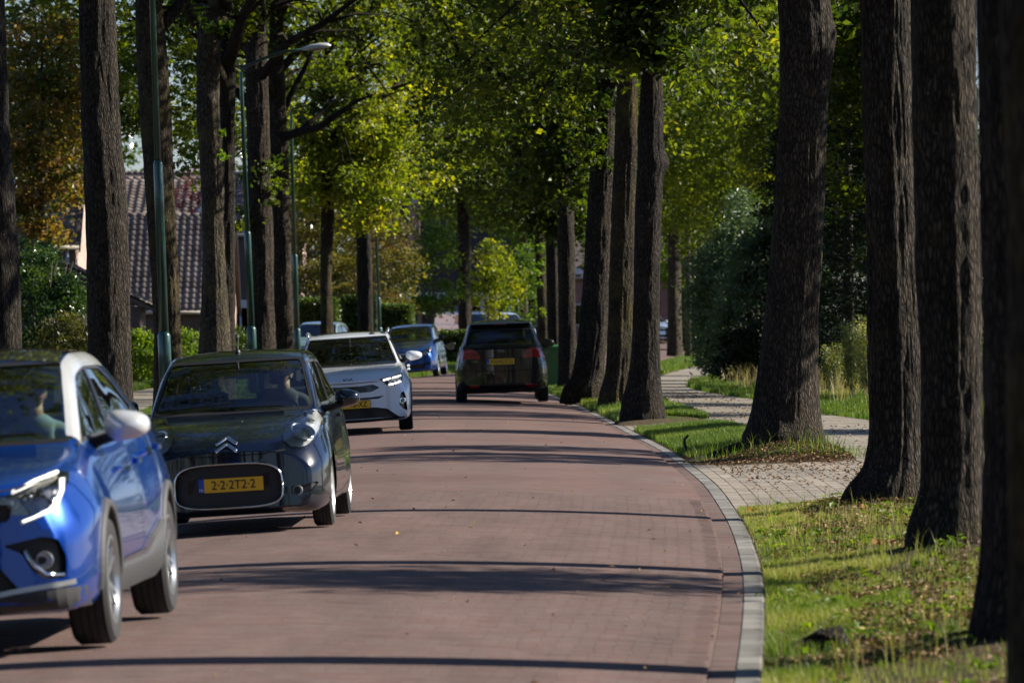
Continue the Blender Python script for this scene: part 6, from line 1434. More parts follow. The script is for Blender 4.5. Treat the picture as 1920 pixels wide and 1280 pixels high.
# ---------------------------------------------------------------- blue crossover with silver roof pillars
def car_crossover():
    L = 4.23; k = dict(
     zb=[(0,.28),(.15,.22),(.6,.22),(3.7,.24),(L,.34)],
     w=[(0,.72),(.06,.78),(.16,.835),(.35,.875),(.6,.89),(1.2,.885),(2.4,.885),(3.2,.90),(3.8,.88),(L,.78)],
     zm=[(0,.52),(.6,.66),(2.4,.62),(3.4,.70),(L,.68)],
     ws=[(0,.60),(.08,.68),(.2,.73),(.45,.755),(.9,.77),(1.6,.77),(3.0,.775),(3.8,.76),(L,.68)],
     zs=[(0,.80),(.08,.845),(.2,.88),(.45,.93),(.9,.985),(1.6,1.02),(2.8,1.06),(3.4,1.13),(L,1.08)],
     wt=[(0,.50),(.08,.58),(.2,.64),(.45,.69),(.95,.715),(1.05,.70),(1.3,.665),(1.7,.605),(1.95,.575),(2.6,.575),(3.6,.55),(4.0,.56),(L,.54)],
     zt=[(0,.83),(.08,.875),(.2,.915),(.45,.965),(.95,1.035),(1.05,1.07),(1.3,1.20),(1.7,1.39),(1.95,1.465),(2.3,1.505),(2.8,1.505),(3.5,1.46),(3.85,1.36),(L,1.10)],
     zc=[(0,.86),(.08,.905),(.2,.945),(.45,.99),(.95,1.065),(1.05,1.10),(1.3,1.235),(1.7,1.44),(1.95,1.52),(2.3,1.565),(2.8,1.575),(3.5,1.53),(3.85,1.42),(L,1.12)])
    bd = Body(L, k, .17, .08, .86, .05); root = empty('crossover_car', (0,0,0), (0,0,0), 'nearest car, bright blue crossover with silver roof pillars, cut off by the left edge', 'car', 'cars coming down the left lane')
    P = paint('blue_paint', (.0,.048,.31), .5, .22, .0, .25); YF, YR, RW = .84, 3.48, .335
    cut_arches(bd, (YF, YR), .375, .345, root, .875, .62)
    glass_and_frame(bd, root, rpoly([(-.70,1.075),(.70,1.075),(.565,1.49),(-.565,1.49)], .05), 'f', -1, 'windscreen', CGLASS, .022, (.8,2.2), minn=.15)
    glass_and_frame(bd, root, rpoly([(-.5,1.16),(.5,1.16),(.46,1.42),(-.46,1.42)], .05), 'f', 1, 'rear_window', CGLASSD, .02, (3.6,4.4), minn=.15)
    for sd_ in (1,-1):
        glass_and_frame(bd, root, rpoly([(1.22,1.07),(1.72,1.40),(2.30,1.45),(2.30,1.09)], .03), 's', sd_, 'side_window', CGLASS, .02, minn=.25)
        glass_and_frame(bd, root, rpoly([(2.37,1.095),(2.37,1.45),(2.95,1.44),(3.25,1.36),(3.45,1.20),(3.2,1.14)], .03), 's', sd_, 'side_window', CGLASSD, .02, minn=.25)
        # silver roof edge from A pillar over the side glass
        pts = [(1.08,1.065),(1.3,1.215),(1.72,1.415),(1.98,1.475),(2.3,1.497),(2.8,1.497),(3.3,1.46)]
        mb = MB(); prev = None
        for i in range(len(pts)-1):
            for t in np.linspace(0,1,7)[:-1]:
                y = pts[i][0]+(pts[i+1][0]-pts[i][0])*t; row = []
                wt = float(pchip([p[0] for p in k['wt']],[p[1] for p in k['wt']], y)); zt = float(pchip([p[0] for p in k['zt']],[p[1] for p in k['zt']], y))
                yb = y
                for dx, dz in ((.030,-.058),(.020,-.030),(.006,-.008),(-.012,.008),(-.034,.016)):
                    d = Vector((-sd_*.75, 0, -.66)); o_ = Vector((sd_*(wt+dx), yb, zt+dz)) - d*.6; h = bd.bvh.ray_cast(o_, d)
                    row.append(h[0]+h[1]*.006 if h[0] else Vector((sd_*(wt+dx), yb, zt+dz)))
                if prev: mb.add(prev+row, [(q,q+1,q+6,q+5) for q in range(4)])
                prev = row
        mb.build('silver_roof_pillar', SILVW, root, True, False)
    # grille with wide dark bar, headlights, light signature
    gr = rpoly([(-.50,.70),(.50,.70),(.52,.79),(-.52,.79)], .03); nb = bd.cut(gr, 'f', -1, (-.4,.6)); g = recess_obj('grille', nb, BLACKP, root, (0,.04,0)); nb.free()
    mb = MB()
    for z in (.715,.74,.765): mb.box(-.44,.44,-.135,-.12,z,z+.008)
    mb.build('grille_bars', CHROME, g)
    lo = rpoly([(-.55,.33),(.55,.33),(.40,.52),(-.40,.52)], .04); nb = bd.cut(lo, 'f', -1, (-.4,.6)); recess_obj('lower_intake', nb, BLACKP, root, (0,.06,0)); nb.free()
    plate(root, 0, -.165, .60, '7\u00b72KX\u00b72', size=.10)
    for sg in (1,-1):
        hl = [(.44,.735),(.50,.70),(.60,.69),(.70,.72),(.745,.775),(.765,.84),(.755,.885),(.715,.90),(.62,.855),(.52,.81),(.45,.785)]; hl = [(x, z+.035) for x, z in hl]; hl = hl if sg > 0 else mirx(hl)
        nb = bd.cut(hl, 'f', -1, (-.4,1.0), minn=-.3); rb = recess_obj('headlight', nb, BLACKG, root, (0,.07,0)); patch_obj('headlight_lens', nb, LENS, rb, .003); nb.free()
        c = lambda x, z, dz=.035: bd.hit(sg*x, z+dz, 'f', -1)[0] or Vector((sg*x, .2, z))
        mb = MB()
        for (x, z) in ((.52,.755),(.585,.775),(.645,.795)):
            q = c(x,z)+Vector((0,.045,0)); M = Matrix.Translation(q) @ Matrix.Rotation(R(90),4,'X'); mb.lathe([(.026,.02),(.030,.02),(.028,-.01),(.015,-.018),(.001,-.02)], 14, M)
        mb.build('lamp_modules', CHROME, rb, True)
        mb = MB(); path = [(.515,.812),(.62,.858),(.705,.893)]; mb.tube([c(*p)+Vector((0,.012,0)) for p in path], [.008,.013,.010], 8); mb.build('daytime_light', DRL, rb, True)
        r = bd.ribbon([(sg*x, z+.035) for x, z in ((.735,.86),(.742,.80),(.725,.74),(.69,.705),(.62,.675),(.555,.655))], 'f', -1, .020, .006, step=.015); r.build('light_signature', LHEAD, rb, True, False)
        r = bd.ribbon([(sg*x, z+.035) for x, z in ((.735,.855),(.741,.80),(.724,.742),(.69,.708),(.62,.679),(.565,.662))], 'f', -1, .010, .009, step=.015); r.build('light_guide', DRL, rb, True, False)
        fg = rpoly([(.46,.545),(.66,.58),(.735,.56),(.765,.47),(.76,.36),(.66,.365),(.60,.41),(.55,.50)], .02); fg = [(x, z+.035) for x, z in fg]; fg = fg if sg > 0 else mirx(fg)
        nb = bd.cut(fg, 'f', -1, (-.4,.8), minn=-.3); fr = recess_obj('fog_recess', nb, BLACKP, root, (0,.05,0)); nb.free()
        mb = MB(); mb.tube([c(.56,.52)+Vector((0,.02,0)), c(.61,.43)+Vector((0,.01,0)), c(.665,.385)+Vector((0,.0,0)), c(.75,.378)], [.016,.016,.014,.010], 7); mb.build('fog_trim', CHROME, fr, True)
        q = c(.66,.46)+Vector((0,.04,0)); MB().lathe([(.04,.02),(.044,.02),(.04,0),(.001,-.015)], 18, Matrix.Translation(q) @ Matrix.Rotation(R(90),4,'X')).build('fog_lamp', REFLEC, fr, True)
        door_mirror(root, sg*.925, 1.50, 1.125, .125, .082, .085, SILVW, sg)
        for y, z in ((2.14,.90),(3.10,.95)): MB().cbox(min(sg*.865,sg*.905), max(sg*.865,sg*.905), y, y+.17, z, z+.035, .01).build('door_handle', P, root)
        # sill cladding and chrome blade
        mb = MB(); prev = None
        for y in np.linspace(YF+.38, YR-.36, 26):
            row = []
            zt_ = .40+.16*sstep(2.3,3.2,y)
            for z in (.24,.30,.36,zt_): h = bd.hit(y, z, 's', sg); row.append((h[0] if h[0] else Vector((sg*.86,y,z)))+Vector((sg*.014,0,0)))
            row.append(row[-1]-Vector((sg*.02,0,0)))
            if prev: mb.add(prev+row, [(q,q+1,q+6,q+5) for q in range(4)])
            prev = row
        mb.build('sill_cladding', GREYP, root, True); r = bd.ribbon([(YF+.45,.41),(2.3,.42),(3.05,.57)], 's', sg, .014, .016); r.build('chrome_sill_line', CHROME, root, True, False)
    for y in (YF, YR): arch_trim(bd, y, .345, .372, .055, GREYP, root)
    # bumper cladding and silver skid plate
    mb = MB(); prev = None
    for x in np.linspace(-.84,.84,40):
        row = []
        for z in (.235,.27,.31,.345): h = bd.hit(x, z, 'f', -1); row.append((h[0] if h[0] else Vector((x,.35,z)))+Vector((0,-.012,0)))
        if prev: mb.add(prev+row, [(q,q+1,q+5,q+4) for q in range(3)])
        prev = row
    mb.build('bumper_cladding', GREYP, root, True, False)
    mb = MB(); prev = None
    for x in np.linspace(-.36,.36,20):
        row = []
        for z in (.245,.28,.325): h = bd.hit(x, z, 'f', -1); row.append((h[0] if h[0] else Vector((x,.0,z)))+Vector((0,-.030,0)))
        if prev: mb.add(prev+row, [(q,q+1,q+4,q+3) for q in range(2)])
        prev = row
    mb.build('skid_plate', SILV, root, True, False)
    r = bd.ribbon([(.36,.325),(.50,.345),(.79,.375)], 'f', -1, .026, .014, step=.02); r2 = bd.ribbon([(-.36,.325),(-.50,.345),(-.79,.375)], 'f', -1, .026, .014, step=.02); r.build('silver_bumper_line', SILV, root, True, False); r2.build('silver_bumper_line', SILV, root, True, False)
    seams(bd, root, [([(-.70,.905),(-.5,.86),(0,.835),(.5,.86),(.70,.905)],'f',-1), ([(1.28,1.05),(1.22,.7),(1.28,.42)],'s',1), ([(2.33,1.45),(2.33,.42)],'s',1), ([(3.3,1.3),(3.25,.95),(3.02,.6)],'s',1), ([(1.28,.42),(3.0,.42)],'s',1)], .008)
    mb = MB(); 
    for a, b in (((-.55,1.10),(.10,1.12)), ((-.05,1.10),(.5,1.10))):
        p = []
        for t in np.linspace(0,1,8):
            x, z = a[0]+(b[0]-a[0])*t, a[1]+(b[1]-a[1])*t; h = bd.hit(x, z, 'f', -1); p.append(h[0]+h[1]*.02 if h[0] else Vector((x,1.0,z)))
        mb.tube(p, .009, 6)
    mb.build('wiper', BLACKP, root)
    me = bpy.data.meshes.new('body'); bd.bm.to_mesh(me); link('body', me, P, root, True); lining(bd, root)
    # dark roof panel
    mb = MB(); prev = None
    for y in np.linspace(1.93,3.6,30):
        row = []
        for x in np.linspace(-.52,.52,14): h = bd.bvh.ray_cast(Vector((x,y,3)), Vector((0,0,-1))); row.append(h[0]+Vector((0,0,.004)))
        if prev: mb.add(prev+row, [(q,q+1,q+15,q+14) for q in range(13)])
        prev = row
    mb.build('roof_panel', paint('dark_roof_paint', (.02,.02,.022), .2, .3, .25), root, True, False)
    MB().box(-.7,.7,.25,3.95,.22,.27).build('underbody', BLACKP, root)
    for y in (YF,YR):
        for sg in (1,-1): wheel(root, sg*.785, y, RW, .215, .225, ALLOY, 'twin', sg, .2+y)
    interior(root, 1.02, 1.08, 2.05, 3.1, .78, L, sz=.60, mirror=(.02,1.62,1.36)); bd.bm.free()
    return root

# ---------------------------------------------------------------- white crossover
def car_white():
    L = 4.14; k = dict(
     zb=[(0,.22),(.12,.17),(.6,.18),(3.7,.22),(L,.32)],
     w=[(0,.72),(.06,.78),(.16,.83),(.35,.865),(.6,.88),(1.2,.87),(2.4,.87),(3.2,.88),(3.8,.86),(L,.76)],
     zm=[(0,.48),(.6,.62),(2.4,.60),(L,.66)],
     ws=[(0,.62),(.08,.69),(.2,.735),(.45,.765),(.9,.785),(1.6,.785),(3.0,.78),(3.8,.75),(L,.66)],
     zs=[(0,.72),(.08,.77),(.2,.82),(.45,.88),(.9,.94),(1.6,.98),(3.0,1.03),(3.6,1.06),(L,1.02)],
     wt=[(0,.52),(.08,.60),(.2,.655),(.45,.70),(.95,.725),(1.05,.715),(1.3,.68),(1.7,.62),(1.95,.59),(2.6,.585),(3.6,.56),(3.95,.57),(L,.54)],
     zt=[(0,.75),(.08,.80),(.2,.855),(.45,.915),(.95,.975),(1.05,1.0),(1.3,1.12),(1.7,1.32),(1.95,1.40),(2.3,1.435),(2.8,1.435),(3.5,1.40),(3.8,1.30),(L,1.04)],
     zc=[(0,.77),(.08,.82),(.2,.87),(.45,.93),(.95,.995),(1.05,1.02),(1.3,1.15),(1.7,1.36),(1.95,1.44),(2.3,1.475),(2.8,1.48),(3.5,1.45),(3.8,1.34),(L,1.06)])
    bd = Body(L, k, .15, .08, .86, .05); root = empty('crossover_car', (0,0,0), (0,0,0), 'white crossover with roof rails and lit slim headlight behind the black hatchback', 'car', 'cars coming down the left lane')
    P = paint('white_paint', (.66,.70,.75), .0, .3, .06); YF, YR, RW = .80, 3.38, .33
    cut_arches(bd, (YF, YR), .365, .34, root, .865, .62)
    glass_and_frame(bd, root, rpoly([(-.70,.985),(.70,.985),(.575,1.385),(-.575,1.385)], .04), 'f', -1, 'windscreen', CGLASSD, .02, (.8,2.2), minn=.15)
    glass_and_frame(bd, root, rpoly([(-.5,1.08),(.5,1.08),(.46,1.34),(-.46,1.34)], .05), 'f', 1, 'rear_window', CGLASSD, .02, (3.5,4.3), minn=.15)
    for sd_ in (1,-1):
        glass_and_frame(bd, root, rpoly([(1.22,1.02),(1.72,1.34),(2.28,1.385),(2.28,1.04)], .03), 's', sd_, 'side_window', CGLASSD, .02, minn=.25)
        glass_and_frame(bd, root, rpoly([(2.35,1.045),(2.35,1.385),(2.95,1.375),(3.30,1.28),(3.45,1.12)], .03), 's', sd_, 'side_window', CGLASSD, .02, minn=.25)
    gr = [(-.42,.655),(-.30,.605),(-.12,.60),(.12,.60),(.30,.605),(.42,.655),(.33,.70),(.14,.685),(-.14,.685),(-.33,.70)]
    nb = bd.cut(gr, 'f', -1, (-.4,.6)); g = recess_obj('grille', nb, BLACKG, root, (0,.05,0)); nb.free(); r = bd.ribbon(gr, 'f', -1, .010, .004, closed=True, step=.02); r.build('grille_frame', BLACKG, g, True, False)
    nb = bd.cut([(-.40,.495),(.40,.495),(.49,.535),(.30,.522),(-.30,.522),(-.49,.535)], 'f', -1, (-.4,.6)); recess_obj('bumper_slot', nb, BLACKP, root, (0,.03,0)); nb.free()
    lo = rpoly([(-.70,.205),(.70,.205),(.52,.345),(.34,.375),(-.34,.375),(-.52,.345)], .02); nb = bd.cut(lo, 'f', -1, (-.4,.8)); li = recess_obj('lower_intake', nb, BLACKP, root, (0,.07,0)); nb.free()
    mb = MB(); [mb.box(x,x+.008,-.10,-.09,.23,.34) for x in np.linspace(.15,.33,12)]; mb.build('intake_bars', GREYP, li)
    r = bd.ribbon([(-.72,.20),(-.3,.185),(.3,.185),(.72,.20)], 'f', -1, .016, .012); r.build('silver_bumper_line', SILV, root, True, False)
    mb = MB(); prev = None
    for x in np.linspace(-.80,.80,36):
        row = []
        for z in (.17,.178,.186,.196): h = bd.hit(x, z+.012*abs(x)**3*4, 'f', -1); row.append((h[0] if h[0] else Vector((x,.30,z)))+Vector((0,-.008,0)))
        if prev: mb.add(prev+row, [(q,q+1,q+5,q+4) for q in range(3)])
        prev = row
    mb.build('bumper_cladding', BLACKP, root, True, False)
    plate(root, 0.02, -.17, .43, '18-XZ', size=.112, tx=.215, align='RIGHT')
    for sg in (1,-1):
        hl = rpoly([(.43,.775),(.50,.705),(.555,.66),(.66,.672),(.755,.725),(.78,.79),(.775,.845),(.60,.80)], .015); hl = hl if sg > 0 else mirx(hl)
        nb = bd.cut(hl, 'f', -1, (-.4,1.0), minn=-.3); rb = recess_obj('headlight', nb, BLACKG, root, (0,.05,0)); patch_obj('headlight_lens', nb, LENS, rb, .003); nb.free()
        c = lambda x, z: bd.hit(sg*x, z, 'f', -1)[0] or Vector((sg*x, .2, z))
        for a, b in (((.49,.757),(.595,.776)),((.625,.781),(.74,.806)),((.565,.685),(.635,.695)),((.655,.700),(.735,.722))):
            MB().tube([c(*a)+Vector((0,.006,0)), c(*b)+Vector((0,.006,0))], [.013,.013], 8).build('daytime_light', DRL, rb, True)
        mb = MB()
        for (x, z) in ((.58,.73),(.65,.745),(.71,.76)): q = c(x,z)+Vector((0,.03,0)); mb.lathe([(.02,.02),(.023,.02),(.02,-.005),(.001,-.01)], 12, Matrix.Translation(q) @ Matrix.Rotation(R(90),4,'X'))
        mb.build('lamp_modules', CHROME, rb, True)
        fg = [(.735,.56),(.775,.575),(.80,.50),(.81,.30),(.77,.315),(.70,.38),(.705,.48)]; fg = fg if sg > 0 else mirx(fg); nb = bd.cut(fg, 'f', -1, (-.4,.8), minn=-.3); fr = recess_obj('fog_recess', nb, BLACKG, root, (0,.05,0)); nb.free()
        r = bd.ribbon([(sg*x,z) for x, z in ((.71,.475),(.715,.42),(.74,.40),(.785,.44),(.785,.475),(.71,.475))], 'f', -1, .010, .004, step=.015); r.build('fog_trim', CHROME, fr, True, False)
        q = c(.752,.445)+Vector((0,.03,0)); MB().lathe([(.024,.02),(.028,.02),(.02,0),(.001,-.01)], 14, Matrix.Translation(q) @ Matrix.Rotation(R(90),4,'X')).build('fog_lamp', REFLEC, fr, True)
        door_mirror(root, sg*.955, 1.40, 1.075, .125, .070, .075, P, sg)
        for y, z in ((2.10,.86),(3.02,.90)): MB().cbox(min(sg*.85,sg*.89), max(sg*.85,sg*.89), y, y+.16, z, z+.035, .01).build('door_handle', P, root)
        mb = MB(); mb.tube([(sg*.585,1.98,1.425),(sg*.60,2.06,1.475),(sg*.602,2.3,1.492),(sg*.60,3.0,1.488),(sg*.585,3.35,1.455),(sg*.575,3.42,1.42)], [.012,.020,.021,.021,.020,.012], 10); mb.build('roof_rail', SILV, root, True)
    for y in (YF, YR): arch_trim(bd, y, .34, .362, .05, BLACKP, root)
    # emblem lettering on the bonnet
    o = text_obj('emblem_text', 'KI\u039b', .075, GREYP, root, (0,0,0), (0,0,0), ext=.002); h = bd.hit(-.02, .785, 'f', -1)
    o.matrix_local = Matrix.Translation(h[0]+h[1]*.004) @ Matrix.Rotation(R(48), 4, 'X') @ Matrix.Diagonal((1.25,1,1,1))
    seams(bd, root, [([(-.46,.775),(-.40,.745),(0,.735),(.40,.745),(.46,.775)],'f',-1), ([(1.26,1.0),(1.20,.7),(1.26,.36)],'s',1), ([(2.31,1.38),(2.31,.36)],'s',1)], .011)
    me = bpy.data.meshes.new('body'); bd.bm.to_mesh(me); link('body', me, P, root, True); lining(bd, root)
    mb = MB(); prev = None
    for y in np.linspace(2.15,3.5,24):
        row = []
        for x in np.linspace(-.50,.50,12): h = bd.bvh.ray_cast(Vector((x,y,3)), Vector((0,0,-1))); row.append(h[0]+Vector((0,0,.004)))
        if prev: mb.add(prev+row, [(q,q+1,q+13,q+12) for q in range(11)])
        prev = row
    mb.build('glass_roof', BLACKG, root, True, False); MB().box(-.7,.7,.25,3.9,.17,.22).build('underbody', BLACKP, root)
    h = bd.bvh.ray_cast(Vector((0,3.3,3)), Vector((0,0,-1)))[0]; MB().prism([(3.22,h.z-.01),(3.38,h.z-.01),(3.38,h.z+.06)], 'x', -.015, .015).build('aerial', BLACKP, root)
    for y in (YF,YR):
        for sg in (1,-1): wheel(root, sg*.775, y, RW, .205, .215, ALLOYD, 'five', sg, .2+y)
    interior(root, 1.02, 1.0, 2.0, 3.05, .76, L, sz=.56, mirror=(.02,1.6,1.28)); bd.bm.free()
    return root

# ---------------------------------------------------------------- brown MPV seen from behind (built facing -y, turned round when placed)
def car_brown():
    L = 4.07; k = dict(
     zb=[(0,.22),(.2,.2),(3.7,.24),(L-.06,.30),(L,.36)],
     w=[(0,.68),(.1,.78),(.4,.86),(1.2,.87),(2.6,.87),(3.3,.882),(3.75,.87),(3.95,.83),(L,.77)],
     zm=[(0,.48),(1,.55),(2.4,.58),(3.6,.62),(L,.62)],
     ws=[(0,.58),(.2,.70),(.6,.75),(1.2,.77),(3.0,.785),(3.6,.775),(3.9,.74),(L,.70)],
     zs=[(0,.72),(.2,.82),(.6,.92),(1.2,1.0),(3.0,1.08),(3.6,1.09),(3.9,1.08),(L,.98)],
     wt=[(0,.48),(.2,.60),(.6,.68),(1.0,.69),(1.3,.66),(1.8,.60),(2.4,.60),(3.3,.59),(3.65,.585),(3.78,.60),(3.92,.655),(L,.655)],
     zt=[(0,.75),(.2,.86),(.6,.96),(1.0,1.06),(1.3,1.22),(1.8,1.47),(2.4,1.53),(3.3,1.525),(3.65,1.49),(3.78,1.38),(3.92,1.12),(L,1.01)],
     zc=[(0,.78),(.2,.89),(.6,.99),(1.0,1.10),(1.3,1.27),(1.8,1.53),(2.4,1.595),(3.3,1.595),(3.65,1.555),(3.78,1.43),(3.92,1.14),(L,1.03)])
    bd = Body(L, k, .12, .10, .86, 0); root = empty('hatchback_car', (0,0,0), (0,0,0), 'dark brown compact MPV driving away in the right lane, seen from behind', 'car')
    P = paint('brown_paint', (.014,.011,.010), .3, .25, .04, .25); YF, YR, RW = .78, 3.39, .315
    cut_arches(bd, (YF, YR), .35, .325, root, .865, .62)
    glass_and_frame(bd, root, rpoly([(-.69,1.08),(.69,1.08),(.585,1.47),(-.585,1.47)], .06), 'f', -1, 'windscreen', CGLASS, .02, (.8,2.2), minn=.15)
    glass_and_frame(bd, root, rpoly([(-.665,1.085),(-.2,1.07),(.2,1.07),(.665,1.085),(.60,1.40),(-.60,1.40)], .06), 'f', 1, 'rear_window', CGLASS, .03, (3.5,4.2), minn=.1)
    for sd_ in (1,-1):
        glass_and_frame(bd, root, rpoly([(1.18,1.09),(1.7,1.44),(2.25,1.48),(2.25,1.11)], .03), 's', sd_, 'side_window', CGLASS, .02, minn=.25)
        glass_and_frame(bd, root, rpoly([(2.32,1.115),(2.32,1.48),(3.0,1.48),(3.45,1.40),(3.60,1.16)], .04), 's', sd_, 'side_window', CGLASSD, .02, minn=.25)
    # spoiler with third brake light
    mb = MB(); mb.prism([(3.45,1.555),(3.78,1.545),(3.86,1.515),(3.84,1.495),(3.70,1.47)], 'x', -.56, .56); o = mb.build('roof_spoiler', P, root); autosmooth(o, 30)
    MB().box(-.12,.12,3.852,3.866,1.498,1.520).build('third_brake_light', REDD, o)
    for sg in (1,-1):
        tl = [(.40,.86),(.415,.93),(.47,1.0),(.56,1.035),(.66,1.045),(.72,1.03),(.80,.93),(.835,.84),(.82,.80),(.78,.855),(.60,.862)]; tl = tl if sg > 0 else mirx(tl)
        nb = bd.cut(tl, 'f', 1, (3.3,4.3), minn=-.4); t = patch_obj('tail_light', nb, REDL, root, .008, .03); nb.free()
        r = bd.ribbon([(sg*.585,.865),(sg*.60,1.04)], 'f', 1, .010, .010); r.build('lamp_divider', REDD, t, False, False)
        r = bd.ribbon([(sg*.425,.945),(sg*.57,.945)], 'f', 1, .05, .0095); r.build('reverse_lamp', REDD, t, True, False)
        rf = rpoly([(.44,.36),(.60,.37),(.625,.335),(.61,.30),(.46,.295)], .012); rf = rf if sg > 0 else mirx(rf); nb = bd.cut(rf, 'f', 1, (3.3,4.3), minn=-.4); patch_obj('reflector', nb, REDL, root, .006, .02); nb.free()
        door_mirror(root, sg*.955, 1.36, 1.10, .115, .085, .07, P, sg)
        for y, z in ((2.10,.90),(3.0,.93)): MB().cbox(min(sg*.855,sg*.895), max(sg*.855,sg*.895), y, y+.16, z, z+.035, .01).build('door_handle', P, root)
    vl = rpoly([(-.42,.30),(.42,.30),(.42,.385),(-.42,.385)], .03); nb = bd.cut(vl, 'f', 1, (3.3,4.3), minn=-.4); recess_obj('bumper_valance', nb, BLACKP, root, (0,-.02,0)); nb.free()
    mb = MB(); prev = None
    for x in np.linspace(-.74,.74,36):
        row = []
        for z in (.26,.275,.29): h = bd.hit(x, z+.04, 'f', 1); row.append(Vector((x,(h[0].y if h[0] else L-.25)-.01-(.06 if z < .27 else 0),z-.04)))
        if prev: mb.add(prev+row, [(q,q+1,q+4,q+3) for q in range(2)])
        prev = row
    mb.build('lower_valance', BLACKP, root, True, False)
    nbp = rpoly([(-.36,.72),(.36,.72),(.40,.87),(-.40,.87)], .03); r = bd.ribbon(nbp, 'f', 1, .010, .002, closed=True); r.build('plate_recess_edge', BLACKP, root, False, False)
    h = bd.hit(0, .80, 'f', 1); plate(root, .02, h[0].y+.02, .80, 'XXXCCG', facing=1, size=.10, sx=1.0)
    o = text_obj('emblem_text', 'KIA', .062, CHROME, root, (0,0,0), (0,0,0), ext=.002); h = bd.hit(0, .995, 'f', 1); o.matrix_local = Matrix.Translation(h[0]+h[1]*.005) @ Matrix.Rotation(math.pi,4,'Z') @ Matrix.Rotation(R(78), 4, 'X') @ Matrix.Diagonal((1.3,1,1,1))
    o = text_obj('model_text', 'VENGA', .045, CHROME, root, (0,0,0), (0,0,0), ext=.002); h = bd.hit(.50, .815, 'f', 1); o.matrix_local = Matrix.Translation(h[0]+h[1]*.005) @ Matrix.Rotation(math.pi,4,'Z') @ Matrix.Rotation(R(86), 4, 'X')
    seams(bd, root, [([(-.60,.86),(-.585,.68),(-.52,.625),(0,.615),(.52,.625),(.585,.68),(.60,.86)],'f',1), ([(-.79,.80),(-.70,.66),(-.56,.63)],'f',1), ([(.79,.80),(.70,.66),(.56,.63)],'f',1),
        ([(2.28,1.48),(2.28,.38)],'s',1), ([(2.28,1.48),(2.28,.38)],'s',-1), ([(1.24,1.0),(1.2,.7),(1.26,.38),(3.0,.38)],'s',-1)], .012)
    r = bd.ribbon([(-.74,.50),(-.4,.47),(.4,.47),(.74,.50)], 'f', 1, .014, .004); r.build('bumper_crease', P, root, True, False)
    me = bpy.data.meshes.new('body'); bd.bm.to_mesh(me); link('body', me, P, root, True); lining(bd, root)
    h = bd.bvh.ray_cast(Vector((0,3.2,3)), Vector((0,0,-1)))[0]; MB().tube([h, h+Vector((0,.02,.03)), h+Vector((0,.10,.24))], [.018,.008,.004], 7).build('aerial', BLACKP, root)
    MB().box(-.7,.7,.25,3.8,.20,.26).tube([(-.5,3.6,.22),(-.5,3.95,.22)], [.03,.03], 10).build('underbody', BLACKP, root)
    for y in (YF,YR):
        for sg in (1,-1): wheel(root, sg*.775, y, RW, .205, .21, ALLOY, 'five', sg, .4+y)
    interior(root, 1.0, 1.08, 2.0, 3.0, .76, L, sz=.58, mirror=(0,1.62,1.40)); bd.bm.free()
    return root

